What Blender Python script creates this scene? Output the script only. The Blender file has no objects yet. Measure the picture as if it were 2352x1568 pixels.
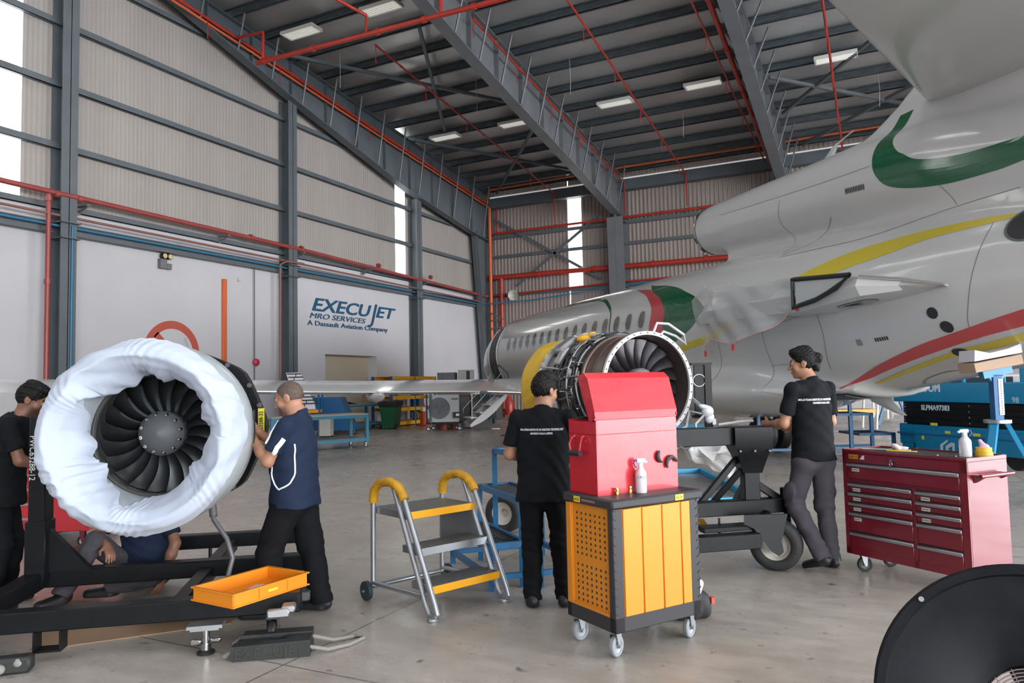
import bpy, bmesh, math, random
import numpy as np
from mathutils import Vector, Matrix, Quaternion
from mathutils.bvhtree import BVHTree
V = Vector
PI = math.pi
rad = math.radians
scene = bpy.context.scene
COL = scene.collection
random.seed(7)

# ---------------------------------------------------------------- camera
F_PX, W_PX, H_PX = 1700.0, 2352.0, 1568.0
EYE = V((0, 0, 1.55))
YAW, PITCH, ROLL = rad(26.4), rad(3.4), rad(1.23)
_f0 = V((-math.sin(YAW), math.cos(YAW), 0)); _r0 = V((math.cos(YAW), math.sin(YAW), 0)); _u0 = V((0, 0, 1))
CF = _f0*math.cos(PITCH) + _u0*math.sin(PITCH)
_cu = _u0*math.cos(PITCH) - _f0*math.sin(PITCH)
CR = _r0*math.cos(ROLL) - _cu*math.sin(ROLL)
CU = _cu*math.cos(ROLL) + _r0*math.sin(ROLL)
cam_data = bpy.data.cameras.new('camera'); cam = bpy.data.objects.new('camera', cam_data)
COL.objects.link(cam); scene.camera = cam
cam.matrix_world = Matrix(((CR.x, CU.x, -CF.x, EYE.x), (CR.y, CU.y, -CF.y, EYE.y), (CR.z, CU.z, -CF.z, EYE.z), (0, 0, 0, 1)))
cam_data.sensor_fit = 'HORIZONTAL'; cam_data.sensor_width = 36.0
cam_data.lens = 36.0*F_PX/W_PX
cam_data.clip_end = 300; cam_data.clip_start = 0.05

def ray(px, py): return CF + CR*((px-W_PX/2)/F_PX) - CU*((py-H_PX/2)/F_PX)
def on_plane(px, py, n, k):
    r = ray(px, py); n = V(n); return EYE + r*((k - EYE.dot(n))/r.dot(n))
def on_x(px, py, x): return on_plane(px, py, (1, 0, 0), x)      # point of a wall plane seen in the survey photo
def on_y(px, py, y): return on_plane(px, py, (0, 1, 0), y)
def on_z(px, py, z=0.0): return on_plane(px, py, (0, 0, 1), z)
def at_d(px, py, d): return EYE + ray(px, py)*d
def cw(lat, dep, z=0.0):                                         # floor coordinates measured along / across the view
    p = _f0*dep + _r0*lat; return V((p.x, p.y, z))
VIEW_ROT = YAW                                                   # rotz that makes local +x = right across the view

# ---------------------------------------------------------------- materials
MATS = {}
def mat(name, col, rough=0.5, metal=0.0, spec=0.5, var=0.0, vscale=3.0, bump=0.0, bscale=60.0, emit=None, estr=0.0, alpha=1.0, trans=0.0, coat=0.0, stretch=None, sheen=0.0, col2=None, rvar=0.0):
    if name in MATS: return MATS[name]
    m = bpy.data.materials.new(name); m.use_nodes = True
    nt = m.node_tree; b = nt.nodes['Principled BSDF']
    c = (col[0], col[1], col[2], 1)
    b.inputs['Base Color'].default_value = c
    b.inputs['Roughness'].default_value = rough
    b.inputs['Metallic'].default_value = metal
    b.inputs['Specular IOR Level'].default_value = spec
    if coat: b.inputs['Coat Weight'].default_value = coat; b.inputs['Coat Roughness'].default_value = 0.06
    if sheen: b.inputs['Sheen Weight'].default_value = sheen
    if trans: b.inputs['Transmission Weight'].default_value = trans
    if alpha < 1: b.inputs['Alpha'].default_value = alpha
    if emit: b.inputs['Emission Color'].default_value = (*emit, 1); b.inputs['Emission Strength'].default_value = estr
    if var or bump or rvar:
        tc = nt.nodes.new('ShaderNodeTexCoord'); mp = nt.nodes.new('ShaderNodeMapping')
        nt.links.new(tc.outputs['Object'], mp.inputs['Vector'])
        if stretch: mp.inputs['Scale'].default_value = stretch
    if var or rvar:
        n = nt.nodes.new('ShaderNodeTexNoise'); n.inputs['Scale'].default_value = vscale; n.inputs['Detail'].default_value = 5; n.inputs['Roughness'].default_value = 0.62
        nt.links.new(mp.outputs['Vector'], n.inputs['Vector'])
    if var:
        r = nt.nodes.new('ShaderNodeValToRGB')
        r.color_ramp.elements[0].position = 0.32; r.color_ramp.elements[1].position = 0.68
        d = col2 if col2 else tuple(x*(1-var) for x in col)
        r.color_ramp.elements[0].color = (*d, 1); r.color_ramp.elements[1].color = tuple(min(1, x*(1+var*0.35)) for x in col)+(1,)
        nt.links.new(n.outputs['Fac'], r.inputs['Fac']); nt.links.new(r.outputs['Color'], b.inputs['Base Color'])
    if rvar:
        mr = nt.nodes.new('ShaderNodeMapRange'); mr.inputs['To Min'].default_value = max(0.02, rough-rvar); mr.inputs['To Max'].default_value = min(1, rough+rvar)
        nt.links.new(n.outputs['Fac'], mr.inputs['Value']); nt.links.new(mr.outputs['Result'], b.inputs['Roughness'])
    if bump:
        n2 = nt.nodes.new('ShaderNodeTexNoise'); n2.inputs['Scale'].default_value = bscale; n2.inputs['Detail'].default_value = 3
        nt.links.new(mp.outputs['Vector'], n2.inputs['Vector'])
        bp = nt.nodes.new('ShaderNodeBump'); bp.inputs['Strength'].default_value = bump; bp.inputs['Distance'].default_value = 0.01
        nt.links.new(n2.outputs['Fac'], bp.inputs['Height']); nt.links.new(bp.outputs['Normal'], b.inputs['Normal'])
    MATS[name] = m
    return m

# ---------------------------------------------------------------- mesh builder
def frame(axis, up=(0, 0, 1)):
    z = V(axis).normalized(); u = V(up)
    if abs(z.dot(u.normalized())) > 0.985: u = V((1, 0, 0)) if abs(z.x) < 0.9 else V((0, 1, 0))
    x = u.cross(z).normalized(); y = z.cross(x)
    return x, y, z
def rotm(rx=0, ry=0, rz=0): return (Matrix.Rotation(rz, 3, 'Z') @ Matrix.Rotation(ry, 3, 'Y') @ Matrix.Rotation(rx, 3, 'X'))
class MB:
    def __init__(s): s.bm = bmesh.new(); s.mi = 0
    def face(s, vs):
        try:
            f = s.bm.faces.new(vs); f.material_index = s.mi; return f
        except ValueError: return None
    def v(s, p): return s.bm.verts.new(p)
    def box(s, c, d, rot=None, bev=0.0):
        """box centred at c with full sizes d"""
        t = bmesh.new(); bmesh.ops.create_cube(t, size=1.0)
        bmesh.ops.scale(t, vec=V(d), verts=t.verts)
        if bev > 0: bmesh.ops.bevel(t, geom=list(t.edges), offset=min(bev, min(d)*0.45), segments=1, affect='EDGES')
        M = (rot.to_4x4() if rot is not None else Matrix.Identity(4)); M = Matrix.Translation(V(c)) @ M
        s.take(t, M); return s
    def bx(s, x0, x1, y0, y1, z0, z1, bev=0.0): return s.box(((x0+x1)/2, (y0+y1)/2, (z0+z1)/2), (abs(x1-x0), abs(y1-y0), abs(z1-z0)), None, bev)
    def beam(s, a, b, w, h, up=(0, 0, 1), bev=0.0):
        """rectangular bar from a to b; w across, h along up"""
        a, b = V(a), V(b); x, y, z = frame(b-a, up); L = (b-a).length
        return s.box((a+b)/2, (w, h, L), Matrix((x, y, z)).transposed(), bev)
    def take(s, t, M=None):
        if M is not None: bmesh.ops.transform(t, matrix=M, verts=t.verts)
        mp = {v: s.bm.verts.new(v.co) for v in t.verts}
        for f in t.faces: s.face([mp[v] for v in f.verts])
        t.free(); return s
    def ring(s, c, x, y, r, n, ry=None, ph=0.0):
        ry = r if ry is None else ry
        return [s.v(V(c) + V(x)*(r*math.cos(2*PI*i/n+ph)) + V(y)*(ry*math.sin(2*PI*i/n+ph))) for i in range(n)]
    def bridge(s, A, B, close=True):
        n = len(A)
        for i in range(n if close else n-1): s.face([A[i], A[(i+1) % n], B[(i+1) % n], B[i]])
    def cap(s, A, rev=False): s.face(list(reversed(A)) if rev else A)
    def cyl(s, a, b, r, r2=None, n=16, caps=True):
        a, b = V(a), V(b); x, y, z = frame(b-a); r2 = r if r2 is None else r2
        A = s.ring(a, x, y, r, n); B = s.ring(b, x, y, r2, n); s.bridge(A, B)
        if caps: s.cap(A, True); s.cap(B)
        return s
    def tube(s, pts, r, n=10, caps=True, closed=False):
        P = [V(p) for p in pts]; N = len(P); rings = []; px = None
        rs = r if isinstance(r, (list, tuple)) else [r]*N
        for i in range(N):
            if closed: d = (P[(i+1) % N]-P[i-1])
            else: d = P[min(i+1, N-1)]-P[max(i-1, 0)]
            d.normalize()
            if px is None: x, y, z = frame(d)
            else:
                x = px - d*px.dot(d)
                if x.length < 1e-4: x, _, _ = frame(d)
                x.normalize(); y = d.cross(x)
            px = x; rings.append(s.ring(P[i], x, y, rs[i], n))
        for i in range(N-1): s.bridge(rings[i], rings[i+1])
        if closed: s.bridge(rings[-1], rings[0])
        elif caps: s.cap(rings[0], True); s.cap(rings[-1])
        return s
    def lathe(s, prof, o=(0, 0, 0), axis=(0, 0, 1), up=(0, 0, 1), n=32, closed=False):
        """prof = [(radius, height along axis)]; r=0 makes a tip"""
        x, y, z = frame(axis, up); o = V(o); R = []
        for r, h in prof:
            R.append([s.v(o+z*h)] if r < 1e-6 else s.ring(o+z*h, x, y, r, n))
        m = len(R)
        for i in range(m if closed else m-1):
            A, B = R[i], R[(i+1) % m]
            if len(A) == 1 and len(B) == 1: continue
            for j in range(n):
                k = (j+1) % n
                if len(A) == 1: s.face([A[0], B[k], B[j]])
                elif len(B) == 1: s.face([A[j], A[k], B[0]])
                else: s.face([A[j], A[k], B[k], B[j]])
        return s
    def loft(s, rings, close=True, caps=True):
        R = [[s.v(p) for p in r] for r in rings]
        for i in range(len(R)-1): s.bridge(R[i], R[i+1], close)
        if caps and close: s.cap(R[0], True); s.cap(R[-1])
        return s
    def prism(s, poly, d):
        """closed polygon (3-D points) pushed along vector d"""
        A = [s.v(p) for p in poly]; B = [s.v(V(p)+V(d)) for p in poly]
        s.bridge(A, B); s.cap(A, True); s.cap(B); return s
    def ell(s, c, r, rot=None, nu=16, nv=10):
        t = bmesh.new(); bmesh.ops.create_uvsphere(t, u_segments=nu, v_segments=nv, radius=1.0)
        r = (r, r, r) if isinstance(r, (int, float)) else r
        M = Matrix.Translation(V(c)) @ (rot.to_4x4() if rot is not None else Matrix.Identity(4)) @ Matrix.Diagonal((*r, 1))
        s.take(t, M); return s
    def torus(s, c, axis, R, r, n=32, m=10, ry=None):
        x, y, z = frame(axis); c = V(c); rings = []
        for i in range(n):
            a = 2*PI*i/n; d = x*math.cos(a)+y*math.sin(a); o = c+d*R
            rings.append([s.v(o+d*(r*math.cos(2*PI*j/m))+z*((ry or r)*math.sin(2*PI*j/m))) for j in range(m)])
        for i in range(n): s.bridge(rings[i], rings[(i+1) % n])
        return s
    def quad(s, a, b, c, d): s.face([s.v(a), s.v(b), s.v(c), s.v(d)]); return s
    def grid(s, fn, nu, nv):
        G = [[s.v(fn(i/nu, j/nv)) for j in range(nv+1)] for i in range(nu+1)]
        for i in range(nu):
            for j in range(nv): s.face([G[i][j], G[i+1][j], G[i+1][j+1], G[i][j+1]])
        return s

WM = {}                                                          # world matrices of things and parts
def wm(o): return WM.get(o.name, Matrix.Identity(4))
def _finish(bm, sharp):
    bmesh.ops.recalc_face_normals(bm, faces=bm.faces)
    for f in bm.faces: f.smooth = True
    c = math.cos(rad(sharp))
    for e in bm.edges:
        if len(e.link_faces) == 2: e.smooth = e.link_faces[0].normal.dot(e.link_faces[1].normal) > c
        else: e.smooth = True
def obj(name, mb, m, parent=None, world=False, sharp=38, recalc=True):
    """link a builder (or bmesh / mesh) as ONE mesh object. parent: geometry is local to it unless world=True. no parent: origin moves to the base"""
    if isinstance(mb, bpy.types.Mesh): me = mb; bm = None
    else:
        bm = mb.bm if isinstance(mb, MB) else mb
        me = bpy.data.meshes.new(name)
    if parent is not None and world:
        M = wm(parent).inverted()
        if bm is not None: bmesh.ops.transform(bm, matrix=M, verts=bm.verts)
        else: me.transform(M)
    loc = V((0, 0, 0))
    if parent is None:
        cs = [v.co for v in (bm.verts if bm is not None else me.vertices)]
        if cs:
            xs = [c.x for c in cs]; ys = [c.y for c in cs]; zs = [c.z for c in cs]
            loc = V(((min(xs)+max(xs))/2, (min(ys)+max(ys))/2, min(zs)))
            if bm is not None: bmesh.ops.translate(bm, vec=-loc, verts=bm.verts)
            else: me.transform(Matrix.Translation(-loc))
    if bm is not None:
        if recalc: _finish(bm, sharp)
        bm.to_mesh(me); bm.free()
    o = bpy.data.objects.new(name, me); COL.objects.link(o)
    for x in (m if isinstance(m, (list, tuple)) else [m]): o.data.materials.append(x)
    if parent is not None: o.parent = parent; WM[o.name] = wm(parent)
    else: o.location = loc; WM[o.name] = Matrix.Translation(loc)
    return o
def tag(o, label, cat, group=None, kind=None):
    o['label'] = label; o['category'] = cat
    if group: o['group'] = group
    if kind: o['kind'] = kind
    return o
def plab(o, label): o['label'] = label; return o
def thing(name, label, cat, loc=(0, 0, 0), rotz=0.0, group=None, kind=None, M=None):
    o = bpy.data.objects.new(name, None); COL.objects.link(o); o.empty_display_size = 0.1
    if M is None: M = Matrix.Translation(V(loc)) @ Matrix.Rotation(rotz, 4, 'Z')
    o.matrix_world = M; WM[o.name] = M.copy()
    return tag(o, label, cat, group, kind)
KIDS = {}
def dup(root, loc, rotz, label=None, group=None):
    """copy of a thing with copies of its parts and sub-parts"""
    r = root.copy(); COL.objects.link(r)
    M = Matrix.Translation(V(loc)) @ Matrix.Rotation(rotz, 4, 'Z'); r.matrix_world = M; WM[r.name] = M
    if label: r['label'] = label
    if group: r['group'] = group
    for ch in [o for o in COL.objects if o.parent == root]:
        c = ch.copy(); COL.objects.link(c); c.parent = r
        for g in [o for o in COL.objects if o.parent == ch]:
            d = g.copy(); COL.objects.link(d); d.parent = c
    return r
def struct(name, mb, m, label, cat, **k): return tag(obj(name, mb, m, **k), label, cat, None, 'structure')

def text_bm(s, size, extr=0.002, shear=0.0, bold=0.0, align='CENTER', sx=1.0, spacing=1.0):
    """lettering as a mesh in the local xy plane (x right, y up), centred on its baseline"""
    cu = bpy.data.curves.new('lettering', 'FONT'); cu.body = s; cu.size = size; cu.extrude = extr; cu.shear = shear; cu.offset = bold
    cu.align_x = align; cu.space_character = spacing; cu.resolution_u = 4
    o = bpy.data.objects.new('lettering', cu); COL.objects.link(o)
    bpy.context.view_layer.update()
    dg = bpy.context.evaluated_depsgraph_get(); me = bpy.data.meshes.new_from_object(o.evaluated_get(dg))
    bm = bmesh.new(); bm.from_mesh(me)
    bpy.data.objects.remove(o); bpy.data.meshes.remove(me); bpy.data.curves.remove(cu)
    if sx != 1.0: bmesh.ops.scale(bm, vec=(sx, 1, 1), verts=bm.verts)
    return bm
def basis_m(o, x, y):
    """matrix with local x, y axes along the given directions"""
    x = V(x).normalized(); y = V(y); y = (y - x*y.dot(x)).normalized(); z = x.cross(y)
    return Matrix(((x.x, y.x, z.x, o[0]), (x.y, y.y, z.y, o[1]), (x.z, y.z, z.z, o[2]), (0, 0, 0, 1)))
def text_obj(name, s, size, M, m, parent=None, world=False, **k):
    bm = text_bm(s, size, **k); bmesh.ops.transform(bm, matrix=M, verts=bm.verts)
    return obj(name, bm, m, parent, world=world)

# ---------------------------------------------------------------- soft bodies (distance field + surface nets)
class Soft:
    """smooth union of rounded cones / ellipsoids, meshed as one continuous surface"""
    def __init__(s, h=0.007): s.h = h; s.ops = []
    def cone(s, a, b, ra, rb, k=0.03, flat=1.0, front=None, sub=False):
        s.ops.append(('c', np.array(a, float), np.array(b, float), ra, rb, k, flat, None if front is None else np.array(front, float), sub)); return s
    def ell(s, c, r, R=None, k=0.02, sub=False):
        s.ops.append(('e', np.array(c, float), np.array(r, float), None if R is None else np.array(R, float), k, sub)); return s
    def cut(s, p, n):                       # remove everything on the +n side
        s.ops.append(('p', np.array(p, float), np.array(n, float)/np.linalg.norm(n), None)); return s
    def cutnear(s, p, n, rad_): s.ops.append(('p', np.array(p, float), np.array(n, float)/np.linalg.norm(n), rad_)); return s
    def mesh(s, name='soft', wr=0.0, wk=30.0, smooth=2, wfun=None):
        h = s.h; lo = np.full(3, 1e9); hi = -lo
        for o in s.ops:
            if o[-1] is True or o[0] == 'p': continue
            if o[0] == 'c':
                R = max(o[3], o[4]); lo = np.minimum(lo, np.minimum(o[1], o[2])-R); hi = np.maximum(hi, np.maximum(o[1], o[2])+R)
            else:
                R = max(o[2]); lo = np.minimum(lo, o[1]-R); hi = np.maximum(hi, o[1]+R)
        lo -= 3*h; hi += 3*h
        n = np.ceil((hi-lo)/h).astype(int)+1
        D = np.full(n, 1.0, np.float32)
        ax = [lo[i]+h*np.arange(n[i]) for i in range(3)]
        def sl(l, u):
            a = np.clip(np.floor((l-lo)/h).astype(int), 0, n-1); b = np.clip(np.ceil((u-lo)/h).astype(int)+1, 1, n)
            return a, b
        for o in s.ops:
            if o[0] == 'c':
                _, a, b, ra, rb, k, flat, front, sub = o; R = max(ra, rb)+k+3*h
                l, u = np.minimum(a, b)-R, np.maximum(a, b)+R
            elif o[0] == 'e':
                _, c, r, Rm, k, sub = o; R = max(r)+k+3*h; l, u = c-R, c+R
            else:
                l, u = (lo, hi) if o[3] is None else (o[1]-o[3], o[1]+o[3])
            i0, i1 = sl(l, u)
            if np.any(i1 <= i0): continue
            S = tuple(slice(i0[i], i1[i]) for i in range(3))
            X = ax[0][S[0]][:, None, None]; Y = ax[1][S[1]][None, :, None]; Z = ax[2][S[2]][None, None, :]
            if o[0] == 'p':
                d = (X-o[1][0])*o[2][0]+(Y-o[1][1])*o[2][1]+(Z-o[1][2])*o[2][2]
                if o[3] is not None:
                    rr = (X-o[1][0])**2+(Y-o[1][1])**2+(Z-o[1][2])**2
                    d = np.where(rr < o[3]**2, d, -1.0)
                D[S] = np.maximum(D[S], d); continue
            if o[0] == 'c':
                ba = b-a; L2 = ba@ba+1e-9
                qx, qy, qz = X-a[0], Y-a[1], Z-a[2]
                t = np.clip((qx*ba[0]+qy*ba[1]+qz*ba[2])/L2, 0, 1)
                vx, vy, vz = qx-t*ba[0], qy-t*ba[1], qz-t*ba[2]
                if front is not None and flat != 1.0:
                    f = front-ba*(front@ba)/L2; f = f/np.linalg.norm(f)
                    c_ = vx*f[0]+vy*f[1]+vz*f[2]; g = (1/flat-1)
                    vx, vy, vz = vx+f[0]*c_*g, vy+f[1]*c_*g, vz+f[2]*c_*g
                d = np.sqrt(vx*vx+vy*vy+vz*vz)-(ra+(rb-ra)*t)
                if front is not None and flat < 1: d = d*(0.5+0.5*flat)
            else:
                qx, qy, qz = X-c[0], Y-c[1], Z-c[2]
                if Rm is not None:
                    a0, a1, a2 = (qx*Rm[0][i]+qy*Rm[1][i]+qz*Rm[2][i] for i in range(3))
                else: a0, a1, a2 = qx, qy, qz
                k0 = np.sqrt((a0/r[0])**2+(a1/r[1])**2+(a2/r[2])**2); k1 = np.sqrt((a0/r[0]**2)**2+(a1/r[1]**2)**2+(a2/r[2]**2)**2)+1e-9
                d = k0*(k0-1)/k1
            e = D[S]
            if sub:
                d = -d; hh = np.clip(0.5+0.5*(d-e)/k, 0, 1) if k > 0 else (d > e)*1.0
                D[S] = e+(d-e)*hh+k*hh*(1-hh)
            elif k > 0:
                hh = np.clip(0.5+0.5*(e-d)/k, 0, 1); D[S] = e+(d-e)*hh-k*hh*(1-hh)
            else: D[S] = np.minimum(e, d)
        if wr or wfun:
            X, Y, Z = np.meshgrid(*ax, indexing='ij')
            if wr:
                w = np.sin(wk*(0.4*X+0.9*Z+0.12*np.sin(11*Y+7*X))+2.0*np.sin(9*X+5*Z))*np.sin(wk*0.37*(X*1.1-Y*0.8+Z*0.5)+1.3)
                w += 0.6*np.sin(wk*1.7*(0.8*Z-0.5*X+0.3*Y)+3*np.sin(6*Z-8*Y))
                D = D+wr*w
            if wfun: D = D+wfun(X, Y, Z)
        return surface_nets(D, lo, h, smooth, name)
def surface_nets(D, lo, h, smooth, name):
    n = D.shape
    I = D < 0; C = np.zeros((n[0]-1, n[1]-1, n[2]-1)); P = np.zeros(C.shape+(3,))
    faces = []
    edges = []
    for a in range(3):
        s0 = [slice(None)]*3; s1 = [slice(None)]*3; s0[a] = slice(0, -1); s1[a] = slice(1, None)
        d0, d1 = D[tuple(s0)], D[tuple(s1)]; cr = (I[tuple(s0)] != I[tuple(s1)])
        idx = np.argwhere(cr); t = d0[cr]/(d0[cr]-d1[cr])
        pos = lo+idx*h; pos[:, a] += t*h
        o1, o2 = [(1, 2), (2, 0), (0, 1)][a]
        for e1 in (0, 1):
            for e2 in (0, 1):
                c = idx.copy(); c[:, o1] -= e1; c[:, o2] -= e2
                np.add.at(C, (c[:, 0], c[:, 1], c[:, 2]), 1); np.add.at(P, (c[:, 0], c[:, 1], c[:, 2]), pos)
        edges.append((idx, I[tuple(s0)][cr], o1, o2))
    ids = np.full(C.shape, -1); sel = C > 0; ids[sel] = np.arange(sel.sum())
    verts = P[sel]/C[sel][:, None]
    for idx, ins, o1, o2 in edges:
        q = []
        for e1, e2 in ((1, 1), (0, 1), (0, 0), (1, 0)):
            c = idx.copy(); c[:, o1] -= e1; c[:, o2] -= e2; q.append(ids[c[:, 0], c[:, 1], c[:, 2]])
        q = np.stack(q, 1); q[~ins] = q[~ins][:, ::-1]; faces.append(q)
    faces = np.concatenate(faces)
    if smooth:
        E_ = np.concatenate([faces[:, [0, 1]], faces[:, [1, 2]], faces[:, [2, 3]], faces[:, [3, 0]]])
        for _ in range(smooth):
            A = np.zeros_like(verts); Nn = np.zeros(len(verts))
            np.add.at(A, E_[:, 0], verts[E_[:, 1]]); np.add.at(A, E_[:, 1], verts[E_[:, 0]])
            np.add.at(Nn, E_[:, 0], 1); np.add.at(Nn, E_[:, 1], 1)
            verts = 0.45*verts+0.55*A/np.maximum(Nn, 1)[:, None]
    me = bpy.data.meshes.new(name); me.from_pydata(verts.tolist(), [], faces.tolist())
    me.polygons.foreach_set('use_smooth', np.ones(len(faces), bool)); me.update()
    return me
# ================================================================ world, light
w = bpy.data.worlds.new('daylight'); scene.world = w; w.use_nodes = True
wn = w.node_tree; bg = wn.nodes['Background']
tc = wn.nodes.new('ShaderNodeTexCoord'); sp = wn.nodes.new('ShaderNodeSeparateXYZ'); rp = wn.nodes.new('ShaderNodeValToRGB')
wn.links.new(tc.outputs['Generated'], sp.inputs['Vector']); wn.links.new(sp.outputs['Z'], rp.inputs['Fac'])
rp.color_ramp.elements[0].color = (0.97, 0.97, 0.96, 1); rp.color_ramp.elements[1].color = (0.70, 0.82, 1.0, 1); rp.color_ramp.elements[1].position = 0.7
wn.links.new(rp.outputs['Color'], bg.inputs['Color']); bg.inputs['Strength'].default_value = 11.0
scene.view_settings.view_transform = 'Standard'; scene.view_settings.look = 'None'
scene.view_settings.gamma = 1.0; scene.view_settings.use_curve_mapping = False
scene.view_settings.exposure = 0.5
scene.cycles.use_denoising = True
scene.cycles.max_bounces = 10; scene.cycles.diffuse_bounces = 5; scene.cycles.glossy_bounces = 4; scene.cycles.transparent_max_bounces = 12
scene.cycles.sample_clamp_indirect = 8.0
scene.cycles.caustics_reflective = False; scene.cycles.caustics_refractive = False

XL, XR, YF, YB = -19.0, 26.6, 35.0, -20.0      # hangar shell: left gable, door gable, far eave wall, rear wall
RIDGE_Y = 7.5
def roof_z(y): return 12.0+0.107*(35-y) if y >= RIDGE_Y else 12.0+0.107*(35-RIDGE_Y)-0.107*(RIDGE_Y-y)
def pur_z(y): return roof_z(y)-0.28

def portal(loc, rot, sx, sy):
    l = bpy.data.lights.new('daylight_portal', 'AREA'); l.shape = 'RECTANGLE'; l.size = sx; l.size_y = sy; l.cycles.is_portal = True
    o = bpy.data.objects.new('daylight_portal', l); COL.objects.link(o); o.location = loc; o.rotation_euler = rot
portal((XR-0.05, 7.5, 5.2), (0, rad(90), 0), 10.4, 52)

portal((19.8, YB+0.05, 4.8), (rad(90), 0, 0), 13.5, 9.6)
# ---------------------------------------------------------------- materials of the shell
m_clad = mat('beige_cladding', (0.335, 0.305, 0.285), 0.6, var=0.10, vscale=0.8, stretch=(1, 1, 0.15))
m_cladfar = mat('far_cladding', (0.34, 0.285, 0.265), 0.55, var=0.12, vscale=0.7, stretch=(1, 1, 0.15))
m_white = mat('white_block_wall', (0.53, 0.52, 0.55), 0.7, var=0.05, vscale=0.5)
m_steel = mat('grey_steel', (0.105, 0.122, 0.135), 0.5, var=0.15, vscale=1.2)
m_steel_l = mat('pale_grey_steel', (0.15, 0.155, 0.165), 0.5, var=0.15, vscale=1.5)
m_purlin = mat('galvanised_purlin', (0.085, 0.10, 0.11), 0.5, metal=0.2, var=0.45, vscale=5, stretch=(0.5, 3, 3))
m_sheet = mat('silver_roof_sheet', (0.56, 0.56, 0.555), 0.36, metal=0.45, var=0.18, vscale=0.35, bump=0.35, bscale=0.9)
m_red = mat('red_pipe_paint', (0.42, 0.035, 0.022), 0.35, var=0.15, vscale=2)
m_dkred = mat('dull_red_pipe', (0.30, 0.055, 0.05), 0.4, var=0.15, vscale=2)
m_orange = mat('orange_pipe_paint', (0.62, 0.13, 0.04), 0.4)
m_brown = mat('brown_pipe_paint', (0.22, 0.10, 0.08), 0.5)
m_blue = mat('blue_pipe_paint', (0.02, 0.16, 0.30), 0.4)
m_lit = mat('translucent_sheet', (0.9, 0.92, 0.9), 0.5, emit=(0.97, 1.0, 0.97), estr=2.6)
m_alcove = mat('beige_shutter', (0.50, 0.43, 0.33), 0.6)
m_lampw = mat('white_lamp_housing', (0.72, 0.70, 0.66), 0.4)
m_tube = mat('dim_fluorescent_tube', (0.85, 0.85, 0.82), 0.3, emit=(1, 0.98, 0.92), estr=0.2)
m_dark = mat('dark_gap', (0.02, 0.02, 0.022), 0.6)

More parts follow.
